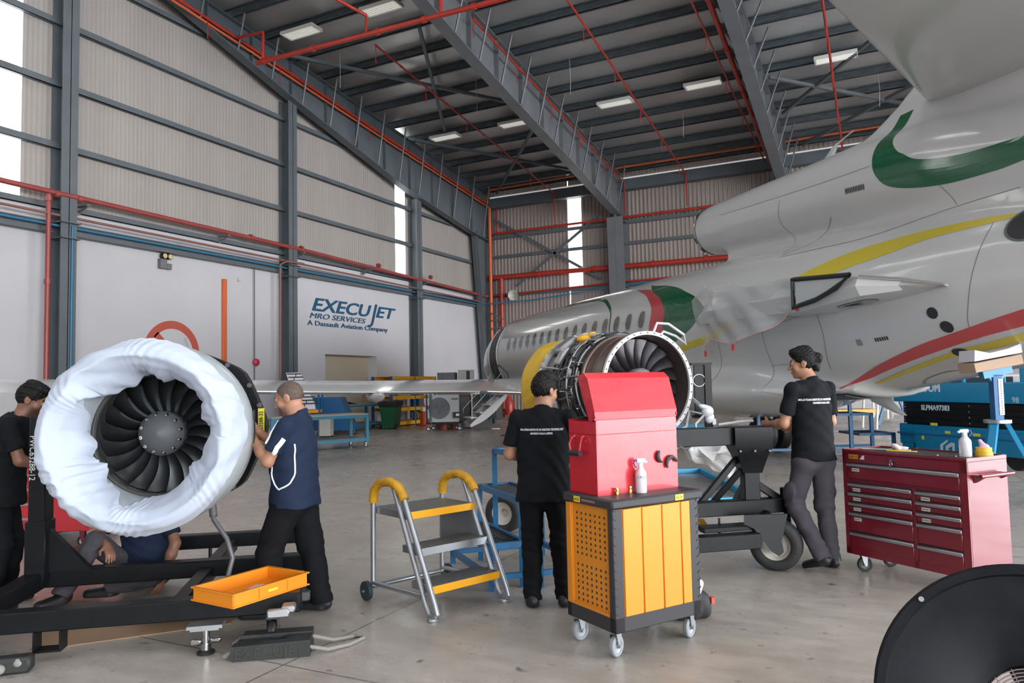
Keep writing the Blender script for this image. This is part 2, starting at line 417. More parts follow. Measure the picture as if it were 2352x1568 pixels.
# ---------------------------------------------------------------- floor
def floor_material():
    m = bpy.data.materials.new('polished_concrete'); m.use_nodes = True; nt = m.node_tree; b = nt.nodes['Principled BSDF']; L = nt.links
    tc = nt.nodes.new('ShaderNodeTexCoord')
    def noise(s, det=6, ro=0.65, sc=(1, 1, 1)):
        mp = nt.nodes.new('ShaderNodeMapping'); mp.inputs['Scale'].default_value = sc; L.new(tc.outputs['Object'], mp.inputs['Vector'])
        n = nt.nodes.new('ShaderNodeTexNoise'); n.inputs['Scale'].default_value = s; n.inputs['Detail'].default_value = det; n.inputs['Roughness'].default_value = ro
        L.new(mp.outputs['Vector'], n.inputs['Vector']); return n
    def ramp(n, a, b_, p0, p1, out='Fac'):
        r = nt.nodes.new('ShaderNodeValToRGB'); r.color_ramp.elements[0].position = p0; r.color_ramp.elements[1].position = p1
        r.color_ramp.elements[0].color = (*a, 1); r.color_ramp.elements[1].color = (*b_, 1); L.new(n.outputs[out], r.inputs['Fac']); return r
    def mix(a, b_, typ='MULTIPLY', f=1.0):
        x = nt.nodes.new('ShaderNodeMixRGB'); x.blend_type = typ; x.inputs['Fac'].default_value = f
        L.new(a.outputs['Color'], x.inputs['Color1']); L.new(b_.outputs['Color'], x.inputs['Color2']); return x
    base = ramp(noise(0.35), (0.34, 0.305, 0.27), (0.46, 0.425, 0.385), 0.3, 0.7)
    mid = ramp(noise(2.6, 8, 0.7, (1, 2.2, 1)), (0.78, 0.76, 0.74), (1.08, 1.07, 1.05), 0.32, 0.66)
    col = mix(base, mid)
    sp_ = ramp(noise(9, 3, 0.55), (0.42, 0.40, 0.38), (1, 1, 1), 0.27, 0.345)
    col = mix(col, sp_)
    scr = ramp(noise(5, 9, 0.75, (0.35, 4, 1)), (0.72, 0.72, 0.72), (1, 1, 1), 0.30, 0.42)
    col = mix(col, scr, f=0.7)
    sx = nt.nodes.new('ShaderNodeSeparateXYZ'); L.new(tc.outputs['Object'], sx.inputs['Vector'])
    def joint(out, off, per, wd):
        a = nt.nodes.new('ShaderNodeMath'); a.operation = 'SUBTRACT'; L.new(sx.outputs[out], a.inputs[0]); a.inputs[1].default_value = off
        p = nt.nodes.new('ShaderNodeMath'); p.operation = 'PINGPONG'; L.new(a.outputs[0], p.inputs[0]); p.inputs[1].default_value = per/2
        c = nt.nodes.new('ShaderNodeMath'); c.operation = 'GREATER_THAN'; L.new(p.outputs[0], c.inputs[0]); c.inputs[1].default_value = wd; return c
    j1, j2 = joint('X', -3.1, 4.9, 0.006), joint('Y', 3.25, 4.85, 0.006)
    jj = nt.nodes.new('ShaderNodeMath'); jj.operation = 'MULTIPLY'; L.new(j1.outputs[0], jj.inputs[0]); L.new(j2.outputs[0], jj.inputs[1])
    jr = nt.nodes.new('ShaderNodeMapRange'); jr.inputs['To Min'].default_value = 0.35; L.new(jj.outputs[0], jr.inputs['Value'])
    x = nt.nodes.new('ShaderNodeMixRGB'); x.blend_type = 'MULTIPLY'; x.inputs['Fac'].default_value = 1; L.new(col.outputs['Color'], x.inputs['Color1']); L.new(jr.outputs['Result'], x.inputs['Color2'])
    L.new(x.outputs['Color'], b.inputs['Base Color'])
    rn = noise(1.3, 6, 0.6); mr = nt.nodes.new('ShaderNodeMapRange'); mr.inputs['From Min'].default_value = 0.3; mr.inputs['From Max'].default_value = 0.7
    mr.inputs['To Min'].default_value = 0.20; mr.inputs['To Max'].default_value = 0.40; L.new(rn.outputs['Fac'], mr.inputs['Value']); L.new(mr.outputs['Result'], b.inputs['Roughness'])
    bn = noise(6, 5, 0.6); bp = nt.nodes.new('ShaderNodeBump'); bp.inputs['Strength'].default_value = 0.08; bp.inputs['Distance'].default_value = 0.02
    L.new(bn.outputs['Fac'], bp.inputs['Height']); L.new(bp.outputs['Normal'], b.inputs['Normal'])
    b.inputs['Specular IOR Level'].default_value = 0.6
    return m
def flat_obj(name, mb, m, label, cat):
    o = obj(name, mb, m); return tag(o, label, cat, None, 'structure')
fl = MB(); fl.bx(XL-1.5, XR, YB, YF+0.3, -0.2, 0)
o = obj('floor', fl, floor_material()); tag(o, 'polished grey concrete hangar floor with dark joints', 'floor', None, 'structure')
o.data.transform(Matrix.Translation(o.location)); o.location = (0, 0, 0)
ap = MB(); ap.bx(XR, XR+60, -60, 75, -0.3, -0.02); ap.bx(-60, XR, -60, YB, -0.3, -0.02); struct('floor_apron', ap, mat('pale_apron', (0.62, 0.60, 0.56), 0.8), 'pale concrete apron outside the hangar door', 'ground')  # one even pale concrete colour

# ---------------------------------------------------------------- walls
def ribs(mb, a0, a1, pitch, depth, fn):
    """trapezoid-ribbed sheet between parameters a0..a1; fn(a, offset) -> (bottom, top)"""
    prev = None; a = a0; pat = [(0, 0), (0.45, 0), (0.58, 1), (0.87, 1)]; i = 0
    while True:
        for fr, d in pat:
            t = a0+(i+fr)*pitch
            if t > a1: return
            p, q = fn(t, d*depth); cur = (mb.v(p), mb.v(q))
            if prev: mb.face([prev[0], cur[0], cur[1], prev[1]])
            prev = cur
        i += 1
WIN = [(9.4, 10.86), (26.85, 27.6)]          # translucent strips in the left cladding
c = MB()
segs = [(YB, WIN[0][0]), (WIN[0][1], WIN[1][0]), (WIN[1][1], YF)]
for y0, y1 in segs: ribs(c, y0, y1, 0.13, 0.009, lambda y, d: (V((XL+d, y, 6.4)), V((XL+d, y, roof_z(y)))))
struct('wall_left', c, m_clad, 'beige ribbed metal cladding of the left gable wall', 'wall', sharp=20)
mb = MB()
ay0, ay1, az = 22.17, 25.4, 2.9              # alcove in the block wall
mb.bx(XL-0.25, XL, YB, ay0, 0, 6.38); mb.bx(XL-0.25, XL, ay1, YF, 0, 6.38); mb.bx(XL-0.25, XL, ay0, ay1, az, 6.38)
mb.bx(XL-1.3, XL-0.25, ay0-0.1, ay0, 0, az+0.1); mb.bx(XL-1.3, XL-0.25, ay1, ay1+0.1, 0, az+0.1); mb.bx(XL-1.3, XL-0.25, ay0, ay1, az, az+0.1)
struct('wall_left_block', mb, m_white, 'white plastered block wall below the beige cladding', 'wall')
mb = MB(); mb.bx(XL-0.5, XL-0.45, ay0, ay1, 0, az)
struct('door_1', mb, m_alcove, 'closed beige shutter inside the wall recess', 'door')
for i, (y0, y1) in enumerate(WIN):
    mb = MB(); mb.bx(XL-0.03, XL+0.012, y0, y1, 6.45, roof_z(y1)-0.05)
    struct('window_%d' % (i+1), mb, m_lit, ['glowing translucent strip at the left end of the gable cladding', 'narrow glowing translucent strip beside the third gable column'][i], 'window')
c = MB(); ribs(c, XL, -13.95, 0.2, 0.05, lambda x, d: (V((x, YF-d, 0)), V((x, YF-d, 11.99)))); ribs(c, -13.3, XR, 0.2, 0.05, lambda x, d: (V((x, YF-d, 0)), V((x, YF-d, 11.99))))
struct('wall_far', c, m_cladfar, 'deeply ribbed metal wall at the far side of the hangar', 'wall', sharp=20)
mb = MB(); mb.bx(-13.97, -13.28, YF-0.01, YF+0.03, 6.4, 11.2); struct('window_3', mb, m_lit, 'tall glowing strip window in the far ribbed wall', 'window')
mb = MB(); mb.bx(-13.97, -13.28, YF-0.01, YF+0.03, 0, 6.4); mb.bx(-13.97, -13.28, YF-0.01, YF+0.03, 11.2, 11.99); struct('wall_far_infill', mb, m_cladfar, 'plain sheet below the far strip window', 'wall')
mb = MB(); mb.bx(-6, XR, YF-0.3, YF-0.08, 0, 3.6); struct('wall_far_block', mb, m_white, 'low white block wall along the far side', 'wall')
mb = MB(); mb.bx(XL, 13, YB-0.25, YB, 0, 12.1); mb.bx(13, XR, YB-0.25, YB, 9.6, 12.1); struct('wall_rear', mb, m_white, 'white wall behind the camera', 'wall')
mb = MB(); mb.prism([(XR, YB, 10.5), (XR, YF, 10.5), (XR, YF, 12), (XR, RIDGE_Y, roof_z(RIDGE_Y)), (XR, YB, roof_z(YB))], (0.2, 0, 0)); struct('wall_right', mb, m_clad, 'gable sheet above the open hangar door', 'wall')
# roof
mb = MB()
def roofrib(x, d): return None
for (y0, y1) in ((RIDGE_Y, YF+0.3), (YB, RIDGE_Y)):
    pv = None
    n = 40
    for i in range(n+1):
        x = XL+(XR-XL)*i/n; cur = (mb.v((x, y0, roof_z(y0)+ (0.0 if i % 2 else 0.012))), mb.v((x, y1, roof_z(y1)+(0.0 if i % 2 else 0.012))))
        if pv: mb.face([pv[0], cur[0], cur[1], pv[1]])
        pv = cur
struct('ceiling', mb, m_sheet, 'silver insulated sheet under the hangar roof', 'ceiling')

sk = mat('added_roof_glow', (0.85, 0.9, 0.9), 0.5, emit=(0.95, 0.98, 1.0), estr=3.2)  # glowing strips added out of view to put overhead light on the floor
sn = ['first', 'second', 'third', 'fourth', 'fifth']
for i, x in enumerate((-15.0, -7.3, 0.4, 8.0, 15.6)):
    mb = MB(); y0, y1, ym = -17.0, 13.5, RIDGE_Y
    for a, b in ((y0, ym), (ym, y1)): mb.quad((x, a, roof_z(a)-0.02), (x+1.15, a, roof_z(a)-0.02), (x+1.15, b, roof_z(b)-0.02), (x, b, roof_z(b)-0.02))
    struct('window_%d' % (i+4), mb, sk, sn[i]+' added glowing strip under the roof from the left gable', 'roof light', recalc=False)  # window numbering runs on into these added, unseen light strips
# ---------------------------------------------------------------- steel frame
def ibeam_col(mb, x, y, z1, depth=0.45, fw=0.34, tf=0.03, tw=0.02):
    mb.bx(x-depth/2, x-depth/2+tf, y-fw/2, y+fw/2, 0, z1); mb.bx(x+depth/2-tf, x+depth/2, y-fw/2, y+fw/2, 0, z1)
    mb.bx(x-depth/2, x+depth/2, y-tw/2, y+tw/2, 0, z1)
    return mb
ORD = ['first', 'second', 'third', 'fourth', 'fifth', 'sixth', 'seventh', 'eighth', 'ninth', 'tenth', 'eleventh', 'twelfth', 'thirteenth', 'fourteenth', 'fifteenth', 'sixteenth']
cols = [(-4.0, 'gable column out of sight at left'), (4.0, 'gable column beyond the left edge'), (11.82, 'grey steel gable column beside the glowing end strip'), (19.95, 'grey steel gable column left of the blue wall lettering'), (28.05, 'grey steel gable column right of the narrow glowing strip')]
def raf1_bot(y): return float(np.interp(y, [-20, 7.5, 14.7, 19.8, 27.06, 33.1, 34.6], [11, 14.0, 13.3, 11.93, 10.27, 9.36, 9.2]))
for y, lb in cols:
    if y < 5: continue
    mb = ibeam_col(MB(), XL+0.25, y, raf1_bot(y)+0.05, 0.46, 0.42)
    mb.bx(XL+0.02, XL+0.6, y-0.26, y+0.26, 5.55, 5.58); mb.bx(XL+0.02, XL+0.6, y-0.26, y+0.26, 5.95, 5.98)
    struct('gable_column', mb, m_steel, lb, 'steel column')
# corner and eave columns (tapered towards the floor)
def eave_col(x, lb, w=0.36, yt=33.2, m=None):
    mb = MB(); yb = 34.35
    mb.prism([(x-0.01, 34.9, 0), (x-0.01, 34.9, 11.45), (x-0.01, yt, 11.3), (x-0.01, yt, 9.3), (x-0.01, yb, 0)], (0.02, 0, 0))
    mb.prism([(x-w/2, yb, 0), (x-w/2, yt, 9.6), (x-w/2, yt+0.04, 9.6), (x-w/2, yb+0.04, 0)], (w, 0, 0))
    mb.bx(x-w/2, x+w/2, 34.86, 34.92, 0, 11.4)
    for z in (3, 6.2, 9.4): mb.bx(x-w/2, x+w/2, yt+(1-z/9.6)*(yb-yt), 34.9, z, z+0.03)
    struct('eave_column', mb, m or m_steel, lb, 'steel column')
eave_col(-18.55, 'dark tapered column in the far corner beside the red riser'); eave_col(-11.2, 'grey column in the middle of the far wall', 0.8, 34.0, m_steel_l); eave_col(-3.6, 'far wall column hidden behind the aircraft tail', 0.6)
def rafter(x, ys, bot, top, fw, lb, m=m_steel):
    mb = MB(); tf = 0.035
    A = [(x-0.012, y, bot(y)) for y in ys]+[(x-0.012, y, top(y)) for y in reversed(ys)]
    mb.prism(A, (0.024, 0, 0))
    for i in range(len(ys)-1):
        y0, y1 = ys[i], ys[i+1]
        mb.beam((x, y0, bot(y0)), (x, y1, bot(y1)), fw, tf); mb.beam((x, y0, top(y0)), (x, y1, top(y1)), fw, tf)
    n = int((ys[-1]-ys[0])/1.85)
    for i in range(n+1):
        y = ys[-1]-0.4-i*1.85; mb.bx(x-fw*0.42, x+fw*0.42, y-0.015, y+0.015, bot(y), top(y))
    o = struct('roof_rafter', mb, m, lb, 'roof beam')
    k = MB()
    for i in range(n*2):                                   # fly braces from bottom flange to purlins
        y = ys[-1]-1.2-i*1.5
        if y < ys[0]+1: break
        k.beam((x+fw*0.45, y, bot(y)+0.05), (x+fw*0.45+0.55, y-0.25, pur_z(y-0.25)), 0.05, 0.05)
        k.beam((x-fw*0.45, y, bot(y)+0.05), (x-fw*0.45-0.55, y-0.25, pur_z(y-0.25)), 0.05, 0.05)
    b = obj('fly_brace', k, m_steel_l, o, world=True)
    return o
top = lambda y: pur_z(y)-0.02
ys1 = [7.5, 11, 14.7, 17, 19.8, 23, 27.06, 30, 33.1, 34.9]
rafter(-18.45, ys1, raf1_bot, top, 0.36, 'deep dark roof beam sloping down along the left gable')
b2 = lambda y: float(np.interp(y, [7.5, 17, 20.6, 27.9, 34.3, 35], [13.6, 12.45, 11.78, 10.72, 9.71, 9.6]))
b3 = lambda y: float(np.interp(y, [7.5, 21.2, 33.1, 35], [13.8, 12.3, 10.2, 9.9]))
rafter(-11.15, ys1, b2, top, 0.42, 'grey roof beam sloping down to the middle of the far wall', m_steel_l)
rafter(-3.45, ys1, b3, top, 0.42, 'grey roof beam sloping down behind the aircraft engine duct', m_steel_l)
rafter(4.15, ys1, b3, top, 0.42, 'roof beam above the aircraft tail')
PY_ = [34.3, 33.4, 32.0, 30.4, 28.95, 27.35, 25.8, 24.2, 22.72, 21.3, 19.85, 18.4, 16.95, 15.5, 14.0, 12.5]
for i, y in enumerate(PY_):
    mb = MB(); z = pur_z(y)
    mb.bx(XL, XR, y-0.01, y+0.01, z, z+0.26); mb.bx(XL, XR, y-0.01, y+0.085, z, z+0.02); mb.bx(XL, XR, y-0.085, y+0.01, z+0.24, z+0.26)
    struct('roof_purlin', mb, m_purlin, '%s grey roof purlin counted from the far wall' % ORD[i], 'purlin')
mb = MB(); mb.bx(XL, XR, 34.45, 34.8, 11.0, 11.5); mb.bx(XL, XR, 34.4, 34.85, 10.98, 11.03); struct('eave_beam', mb, m_steel, 'dark eave beam along the top of the far wall', 'beam')
mb = MB(); mb.bx(XL, XR, 34.82, 34.93, 11.62, 11.68); struct('trim_1', mb, mat('eave_daylight_glow', (0.7, 0.68, 0.66), 0.5, emit=(1, 1, 1), estr=0.25), 'thin pale glowing strip painted in as daylight under the far eave', 'trim')  # self-lit bar paints a line of daylight; the wall behind is closed
gl = ['ledge rail where cladding meets the white wall', 'lowest rail across the gable cladding', 'second rail up the gable cladding', 'third rail up the gable cladding', 'top rail across the gable cladding']
for i, z in enumerate((6.42, 8.0, 9.64, 11.3, 12.95)):
    mb = MB(); y1 = YF if i < 2 else [0, 0, 31.5, 23.5, 16.5][i]
    mb.bx(XL+0.02, XL+(0.14 if i else 0.1), YB, y1, z-0.07, z-0.05); mb.bx(XL+(0.12 if i else 0.08), XL+(0.14 if i else 0.1), YB, y1, z-0.07, z+0.09); mb.bx(XL+0.02, XL+0.14, YB, y1, z+0.09, z+0.11) if i else None
    struct('gable_girt', mb, m_steel, gl[i], 'wall rail')
mb = MB()
for y0, y1 in ((YB, 11.55), (12.08, 19.7), (20.22, 27.8), (28.3, 34.2)): mb.bx(XL, XL+0.2, y0, y1, 5.72, 5.98); mb.bx(XL, XL+0.26, y0, y1, 5.96, 5.99); mb.bx(XL, XL+0.26, y0, y1, 5.70, 5.73)
struct('wall_beam', mb, m_steel, 'grey beam along the top of the white wall', 'beam')
fl_ = ['low rail on the far wall just above the aircraft', 'middle rail on the far wall', 'upper rail on the far wall behind the red pipe']
for i, z in enumerate((6.35, 8.4, 9.45)):
    mb = MB(); mb.bx(XL, XR, YF-0.2, YF-0.06, z-0.08, z+0.08); struct('far_girt', mb, m_steel, fl_[i], 'wall rail')
for (a, b, lb) in [((-18.1, 10.4), (-12.2, 6.75), 'brace falling to the right across the far wall corner bay'), ((-16.9, 6.75), (-12.3, 9.9), 'brace rising to the right across the far wall corner bay')]:
    mb = MB(); mb.beam((a[0], YF-0.3, a[1]), (b[0], YF-0.3, b[1]), 0.14, 0.05, (0, 1, 0)); struct('wall_brace', mb, m_steel, lb, 'brace')
rb = [((-18.1, 19.3), (-11.5, 26.6)), ((-16.2, 26.6), (-12.9, 19.7)), ((-18.0, 26.9), (-11.6, 34.2)), ((-17.7, 34.2), (-12.2, 27.4)), ((-3.1, 27.5), (3.9, 34.0)), ((-3.0, 30.6), (3.9, 21.5)), ((-2.6, 34.0), (3.9, 27.8))]
rl = ['long roof brace right of the deep gable beam', 'roof brace crossing the long red sprinkler branch', 'roof brace near the far corner', 'lower roof brace crossing in the far corner', 'pale roof brace right of the duct side beam', 'dark roof brace running towards the tailplane', 'lowest roof brace beside the tail duct']
for (a, b), lb in zip(rb, rl):
    mb = MB(); mb.beam((a[0], a[1], pur_z(a[1])-0.12), (b[0], b[1], pur_z(b[1])-0.12), 0.11, 0.11); struct('roof_brace', mb, m_steel_l if 'pale' in lb else m_steel, lb, 'brace')

# ---------------------------------------------------------------- ceiling lights
LP = [(-16.66, 18.36, 'flat white ceiling light beside the deep gable beam'), (-13.42, 18.36, 'ceiling light at the top edge left of the middle roof beam'), (-16.54, 27.2, 'lower ceiling light nearest the gable beam'), (-13.17, 27.2, 'ceiling light tucked left of the middle roof beam'),
      (-8.77, 27.14, 'ceiling light right of the middle roof beam'), (-5.36, 27.05, 'ceiling light left of the thick red pipe'), (-0.88, 27.01, 'ceiling light nearest the aircraft tailplane')]
first = None
for x, y, lb in LP:
    if first is None:
        t = thing('ceiling_light', lb, 'ceiling light', (x, y, pur_z(y)-0.1), 0, 'fluorescent high bay lights'); first = t
        mb = MB(); mb.bx(-0.68, 0.68, -0.26, 0.26, 0.0, 0.05, 0.01); mb.bx(-0.68, 0.68, -0.27, -0.24, -0.07, 0.01); mb.bx(-0.68, 0.68, 0.24, 0.27, -0.07, 0.01); mb.bx(-0.68, -0.64, -0.27, 0.27, -0.07, 0.01); mb.bx(0.64, 0.68, -0.27, 0.27, -0.07, 0.01)
        obj('housing', mb, m_lampw, t)
        for k in range(5):
            mb = MB(); mb.cyl((-0.62, -0.2+0.1*k, -0.035), (0.62, -0.2+0.1*k, -0.035), 0.022, n=8); obj('tube', mb, m_tube, t)
        mb = MB()
        for sx in (-0.5, 0.5): mb.cyl((sx, 0, 0.04), (sx, 0, 0.2), 0.008, n=6)
        obj('hanger', mb, m_steel_l, t)
    else: dup(first, (x, y, pur_z(y)-0.1), 0, lb)

# ---------------------------------------------------------------- pipework
def pipe(name, pts, r, m, label, group=None, collars=(), drops=(), dr=0.014, dl=0.55, n=10):
    mb = MB(); mb.tube(pts, r, n)
    for p, d in collars: mb.cyl(V(p)-V(d).normalized()*0.06, V(p)+V(d).normalized()*0.06, r*1.35, n=n)
    for p in drops: mb.cyl(V(p), V(p)-V((0, 0, dl)), dr, n=6); mb.ell(V(p)-V((0, 0, dl+0.02)), 0.025, nu=6, nv=5)
    return tag(obj(name, mb, m), label, 'pipe', group)
def brz(y, off=0.0): return 11.2+0.107*(35-y)+off
def branch(x, y0, y1, lb, r=0.032, dropto=9.75, x2=None):
    x2 = x if x2 is None else x2
    pts = [(x, y0, brz(y0))]; n = 6
    pts += [(x+(x2-x)*i/n, y0+(y1-y0)*i/n, brz(y0+(y1-y0)*i/n)) for i in range(1, n+1)]
    if dropto: pts.append((x2, y1+0.05, dropto))
    dr = []; y = y0+0.05
    while y < y1: dr.append((x+(x2-x)*(y-y0)/(y1-y0), y, brz(y))); y += 3.0
    col = [((x+(x2-x)*(yy-y0)/(y1-y0), yy, brz(yy)), (0, 1, -0.107)) for yy in np.arange(y0+1.5, y1, 3.0)]
    return pipe('sprinkler_pipe', pts, r, m_red, lb, 'red sprinkler pipes under the roof', col, dr, n=8)
branch(-14.45, 19.4, 34.3, 'red sprinkler branch hanging left of the middle roof beam')
branch(-10.75, 19.4, 34.3, 'red sprinkler branch running along the middle roof beam', 0.036)
branch(-7.75, 15.0, 34.3, 'red sprinkler branch midway between two roof beams', 0.036)
branch(-4.62, 14.0, 34.3, 'thin red sprinkler branch behind the thick red pipe', 0.03, None, -4.2)
branch(-1.02, 15.0, 34.4, 'red sprinkler branch right of the duct side beam', 0.04)
zz = lambda y: 11.03+0.108*(34.85-y)
pipe('fire_main', [(-3.95, y, zz(y)+0.0) for y in (14, 20, 26, 34.3)], 0.085, m_red, 'thick bright red pipe dropping to the far wall beside a roof beam', None, [((-3.95, y, zz(y)), (0, 1, -0.108)) for y in (18, 21, 24, 27, 30)])
pipe('fire_main', [(-18.25, y, zz(y)+0.07) for y in (8, 15, 25, 34.3)], 0.055, m_red, 'red pipe along the top of the deep gable beam', None, [((-18.25, y, zz(y)+0.07), (0, 1, -0.108)) for y in np.arange(10, 34, 2.4)], [(-18.2, y, zz(y)) for y in (15.9, 19, 24, 28, 31)])
pipe('fire_main', [(-18.25, y, zz(y)-0.075) for y in (8, 15, 25, 34.3)], 0.04, m_orange, 'orange pipe just under the red one on the gable beam')
pipe('fire_main', [(-17.3, 17.05, 11.95), (-8.7, 17.05, 11.79), (2, 17.05, 11.6)], 0.075, m_red, 'thick red pipe crossing the roof at the upper left', None, [((x, 17.05, 11.95-(x+17.3)*0.0186), (1, 0, 0)) for x in (-17.0, -15, -12.6, -11.0, -9.4, -7.5)])
pipe('riser_pipe', [(-17.05, 17.05, 11.95), (-17.05, 17.05, 12.9), (-18.2, 17.05, 12.99)], 0.05, m_red, 'short red riser joining the crossing pipe to the gable pipe')
pipe('riser_pipe', [(-13.0, 17.05, 11.9), (-13.0, 17.05, 12.45), (-13.8, 15, 12.8), (-13.8, 12, 13.2)], 0.05, m_red, 'red riser with elbow at the top left of the crossing pipe')
pipe('riser_pipe', [(-10.45, 17.05, 11.83), (-10.45, 17.05, 13.3)], 0.06, m_red, 'red riser where the crossing pipe passes the middle beam')
pipe('ceiling_pipe', [(-18.3, 34.0, 11.35), (-17.8, 33.7, 11.75), (-11, 33.7, 11.86), (-4, 33.7, 11.88), (4, 33.7, 11.9), (14, 33.7, 11.9)], 0.05, m_orange, 'orange pipe running above the far wall under the roof')
yw = 34.55
pipe('wall_pipe', [(-18.6, yw, 7.28), (-10, yw, 7.22), (6, yw, 7.15)], 0.125, m_red, 'thickest red pipe along the far wall above the aircraft', None, [((x, yw, 7.24), (1, 0, 0)) for x in (-18.4, -15.5, -12.5, -9.5, -7, -5)])
pipe('wall_pipe', [(-18.3, yw, 9.62), (6, yw, 9.68)], 0.06, m_red, 'upper red pipe along the far wall', None, [((x, yw, 9.64), (1, 0, 0)) for x in (-17.5, -14.5, -12, -9, -7.7)])
pipe('wall_pipe', [(-18.7, yw+0.1, 6.3), (-11, yw+0.1, 6.5), (6, yw+0.1, 6.55)], 0.045, m_red, 'thin red pipe on the far wall just over the horn speaker')
pipe('riser_pipe', [(-17.7, yw, 7.2), (-17.7, yw, 0.0)], 0.11, m_red, 'red riser going down beside the corner column', None, [((-17.7, yw, 6.8), (0, 0, 1))])
pipe('riser_pipe', [(-18.2, yw-0.25, 10.95), (-18.2, yw-0.25, 0.0)], 0.09, m_orange, 'orange riser in the far corner')
pipe('riser_pipe', [(-18.0, yw+0.2, 11.2), (-18.0, yw+0.2, 9.6)], 0.05, m_red, 'short red riser in the far corner below the roof')
pipe('riser_pipe', [(-11.55, yw, 9.6), (-11.55, yw, 6.5)], 0.04, m_red, 'thin red riser against the middle far column')
pipe('wall_pipe', [(XL+0.45, 0, 6.9), (XL+0.45, 10.4, 6.69), (XL+0.45, 20, 6.62), (XL+0.45, 34.2, 6.3), (-18.2, 34.4, 6.28)], 0.07, m_dkred, 'dark red pipe running the length of the gable wall', None, [((XL+0.45, y, 6.66), (0, 1, 0)) for y in (11.5, 12.1, 18, 20.4, 25, 29)])
pipe('wall_pipe', [(XL+0.42, 0, 6.22), (XL+0.42, 12, 6.13), (XL+0.42, 20, 6.1), (XL+0.42, 34.2, 5.95)], 0.035, m_brown, 'brown pipe below the dark red pipe on the gable wall')
pipe('wall_pipe', [(XL+0.36, 0, 5.9), (XL+0.36, 34, 5.83), (-16, 34.35, 5.9), (-10.5, 34.35, 6.3), (-4, 34.35, 6.4)], 0.03, m_blue, 'blue air line along the wall beam')
pipe('riser_pipe', [(XL+0.42, 11.33, 6.66), (XL+0.42, 11.33, 0)], 0.06, m_dkred, 'dark red drop pipe left of the first gable column', None, [((XL+0.42, 11.33, 6.5), (0, 0, 1)), ((XL+0.42, 11.33, 4.4), (0, 0, 1))])
pipe('riser_pipe', [(XL+0.5, 11.9, 5.9), (XL+0.5, 11.9, 0)], 0.028, m_blue, 'blue air drop on the face of the first gable column')
pipe('riser_pipe', [(XL+0.1, 12.15, 5.88), (XL+0.1, 12.12, 3.0), (XL+0.1, 12.0, 2.98)], 0.022, m_blue, 'short blue air drop on the wall right of the first column')
pipe('riser_pipe', [(XL+0.56, 20.4, 6.08), (XL+0.56, 19.55, 6.06), (XL+0.34, 19.45, 5.95), (XL+0.34, 19.45, 0)], 0.045, m_brown, 'brownish red drop pipe left of the second gable column')
for y, z in ((12.3, 6.5), (17.0, 6.55), (20.4, 6.5), (24.5, 6.4), (28.6, 6.38), (32, 6.25)):
    pass
br = MB()
tag_l = ['bracket beside the first column', 'bracket midway to the second column', 'bracket beside the second column', 'bracket above the blue lettering', 'bracket beside the third column']
for (y, z), lb in zip(((12.3, 6.52), (17.0, 6.54), (20.45, 6.5), (24.4, 6.42), (28.6, 6.36)), tag_l):
    mb = MB(); mb.bx(XL+0.1, XL+0.55, y-0.05, y+0.05, z-0.02, z+0.02); mb.beam((XL+0.1, y, z-0.15), (XL+0.5, y, z-0.02), 0.04, 0.04); mb.bx(XL+0.1, XL+0.13, y-0.05, y+0.05, z-0.2, z+0.02)
    tag(obj('pipe_bracket', mb, m_steel_l), 'grey pipe '+lb, 'bracket', 'grey brackets under the gable pipe')
# hanging wires
for (x, y, lb) in [(-16.66, 20.3, 'thin wire hanging near the upper left ceiling light'), (-13.2, 24.0, 'thin wire hanging between purlins left of the middle beam'), (-9.4, 24.0, 'thin wire hanging right of the middle beam'), (-6.6, 29.0, 'thin wire hanging left of the thick red pipe'), (0.4, 29.2, 'looped pale wire hanging near the tailplane')]:
    mb = MB(); mb.tube([(x, y, roof_z(y)-0.01), (x+0.03, y, pur_z(y)-0.5), (x, y+0.02, pur_z(y)-1.1)], 0.008, 6); tag(obj('wire', mb, mat('pale_wire', (0.5, 0.5, 0.5), 0.5)), lb, 'wire')

# ---------------------------------------------------------------- things on the gable wall
m_signred = mat('sign_red_paint', (0.47, 0.085, 0.055), 0.6)
m_signgrey = mat('sign_grey_paint', (0.33, 0.33, 0.35), 0.6)
m_navytxt = mat('blue_letter_paint', (0.008, 0.075, 0.16), 0.5)
t = thing('no_smoking_sign', 'round red no smoking sign painted on the white wall', 'sign', (XL+0.004, 15.33, 2.72))
R, r_ = 0.99, 0.75
mb = MB()
n = 64
for i in range(n):
    a0, a1 = 2*PI*i/n, 2*PI*(i+1)/n
    P = lambda rr, a: (0, rr*math.cos(a), rr*math.sin(a))
    mb.quad(P(r_, a0), P(R, a0), P(R, a1), P(r_, a1))
d = V((0, math.cos(rad(-45)), math.sin(rad(-45)))); e = V((0, -d.z, d.y))*0.1
mb.quad(-d*(r_+0.05)-e, d*(r_+0.05)-e, d*(r_+0.05)+e, -d*(r_+0.05)+e)
obj('prohibition_ring', mb, m_signred, t, recalc=False)
mb = MB(); mb.quad((-0.001, -0.5, -0.1), (-0.001, 0.48, -0.1), (-0.001, 0.48, 0.1), (-0.001, -0.5, 0.1)); obj('cigarette', mb, m_signgrey, t, recalc=False)
mb = MB()
for k in range(2): mb.quad((0, 0.50+0.055*k, -0.1), (0, 0.53+0.055*k, -0.1), (0, 0.53+0.055*k, 0.1), (0, 0.50+0.055*k, 0.1))
obj('ember', mb, m_signred, t, recalc=False)
mb = MB()
for off in (0, 0.05):
    pts = [(0, 0.56+off, 0.13), (0, 0.53+off, 0.24), (0, 0.46+off, 0.36), (0, 0.43+off, 0.5)]
    for p, q in zip(pts, pts[1:]): mb.quad(V(p)-V((0, 0.012, 0)), V(p)+V((0, 0.012, 0)), V(q)+V((0, 0.012, 0)), V(q)-V((0, 0.012, 0)))
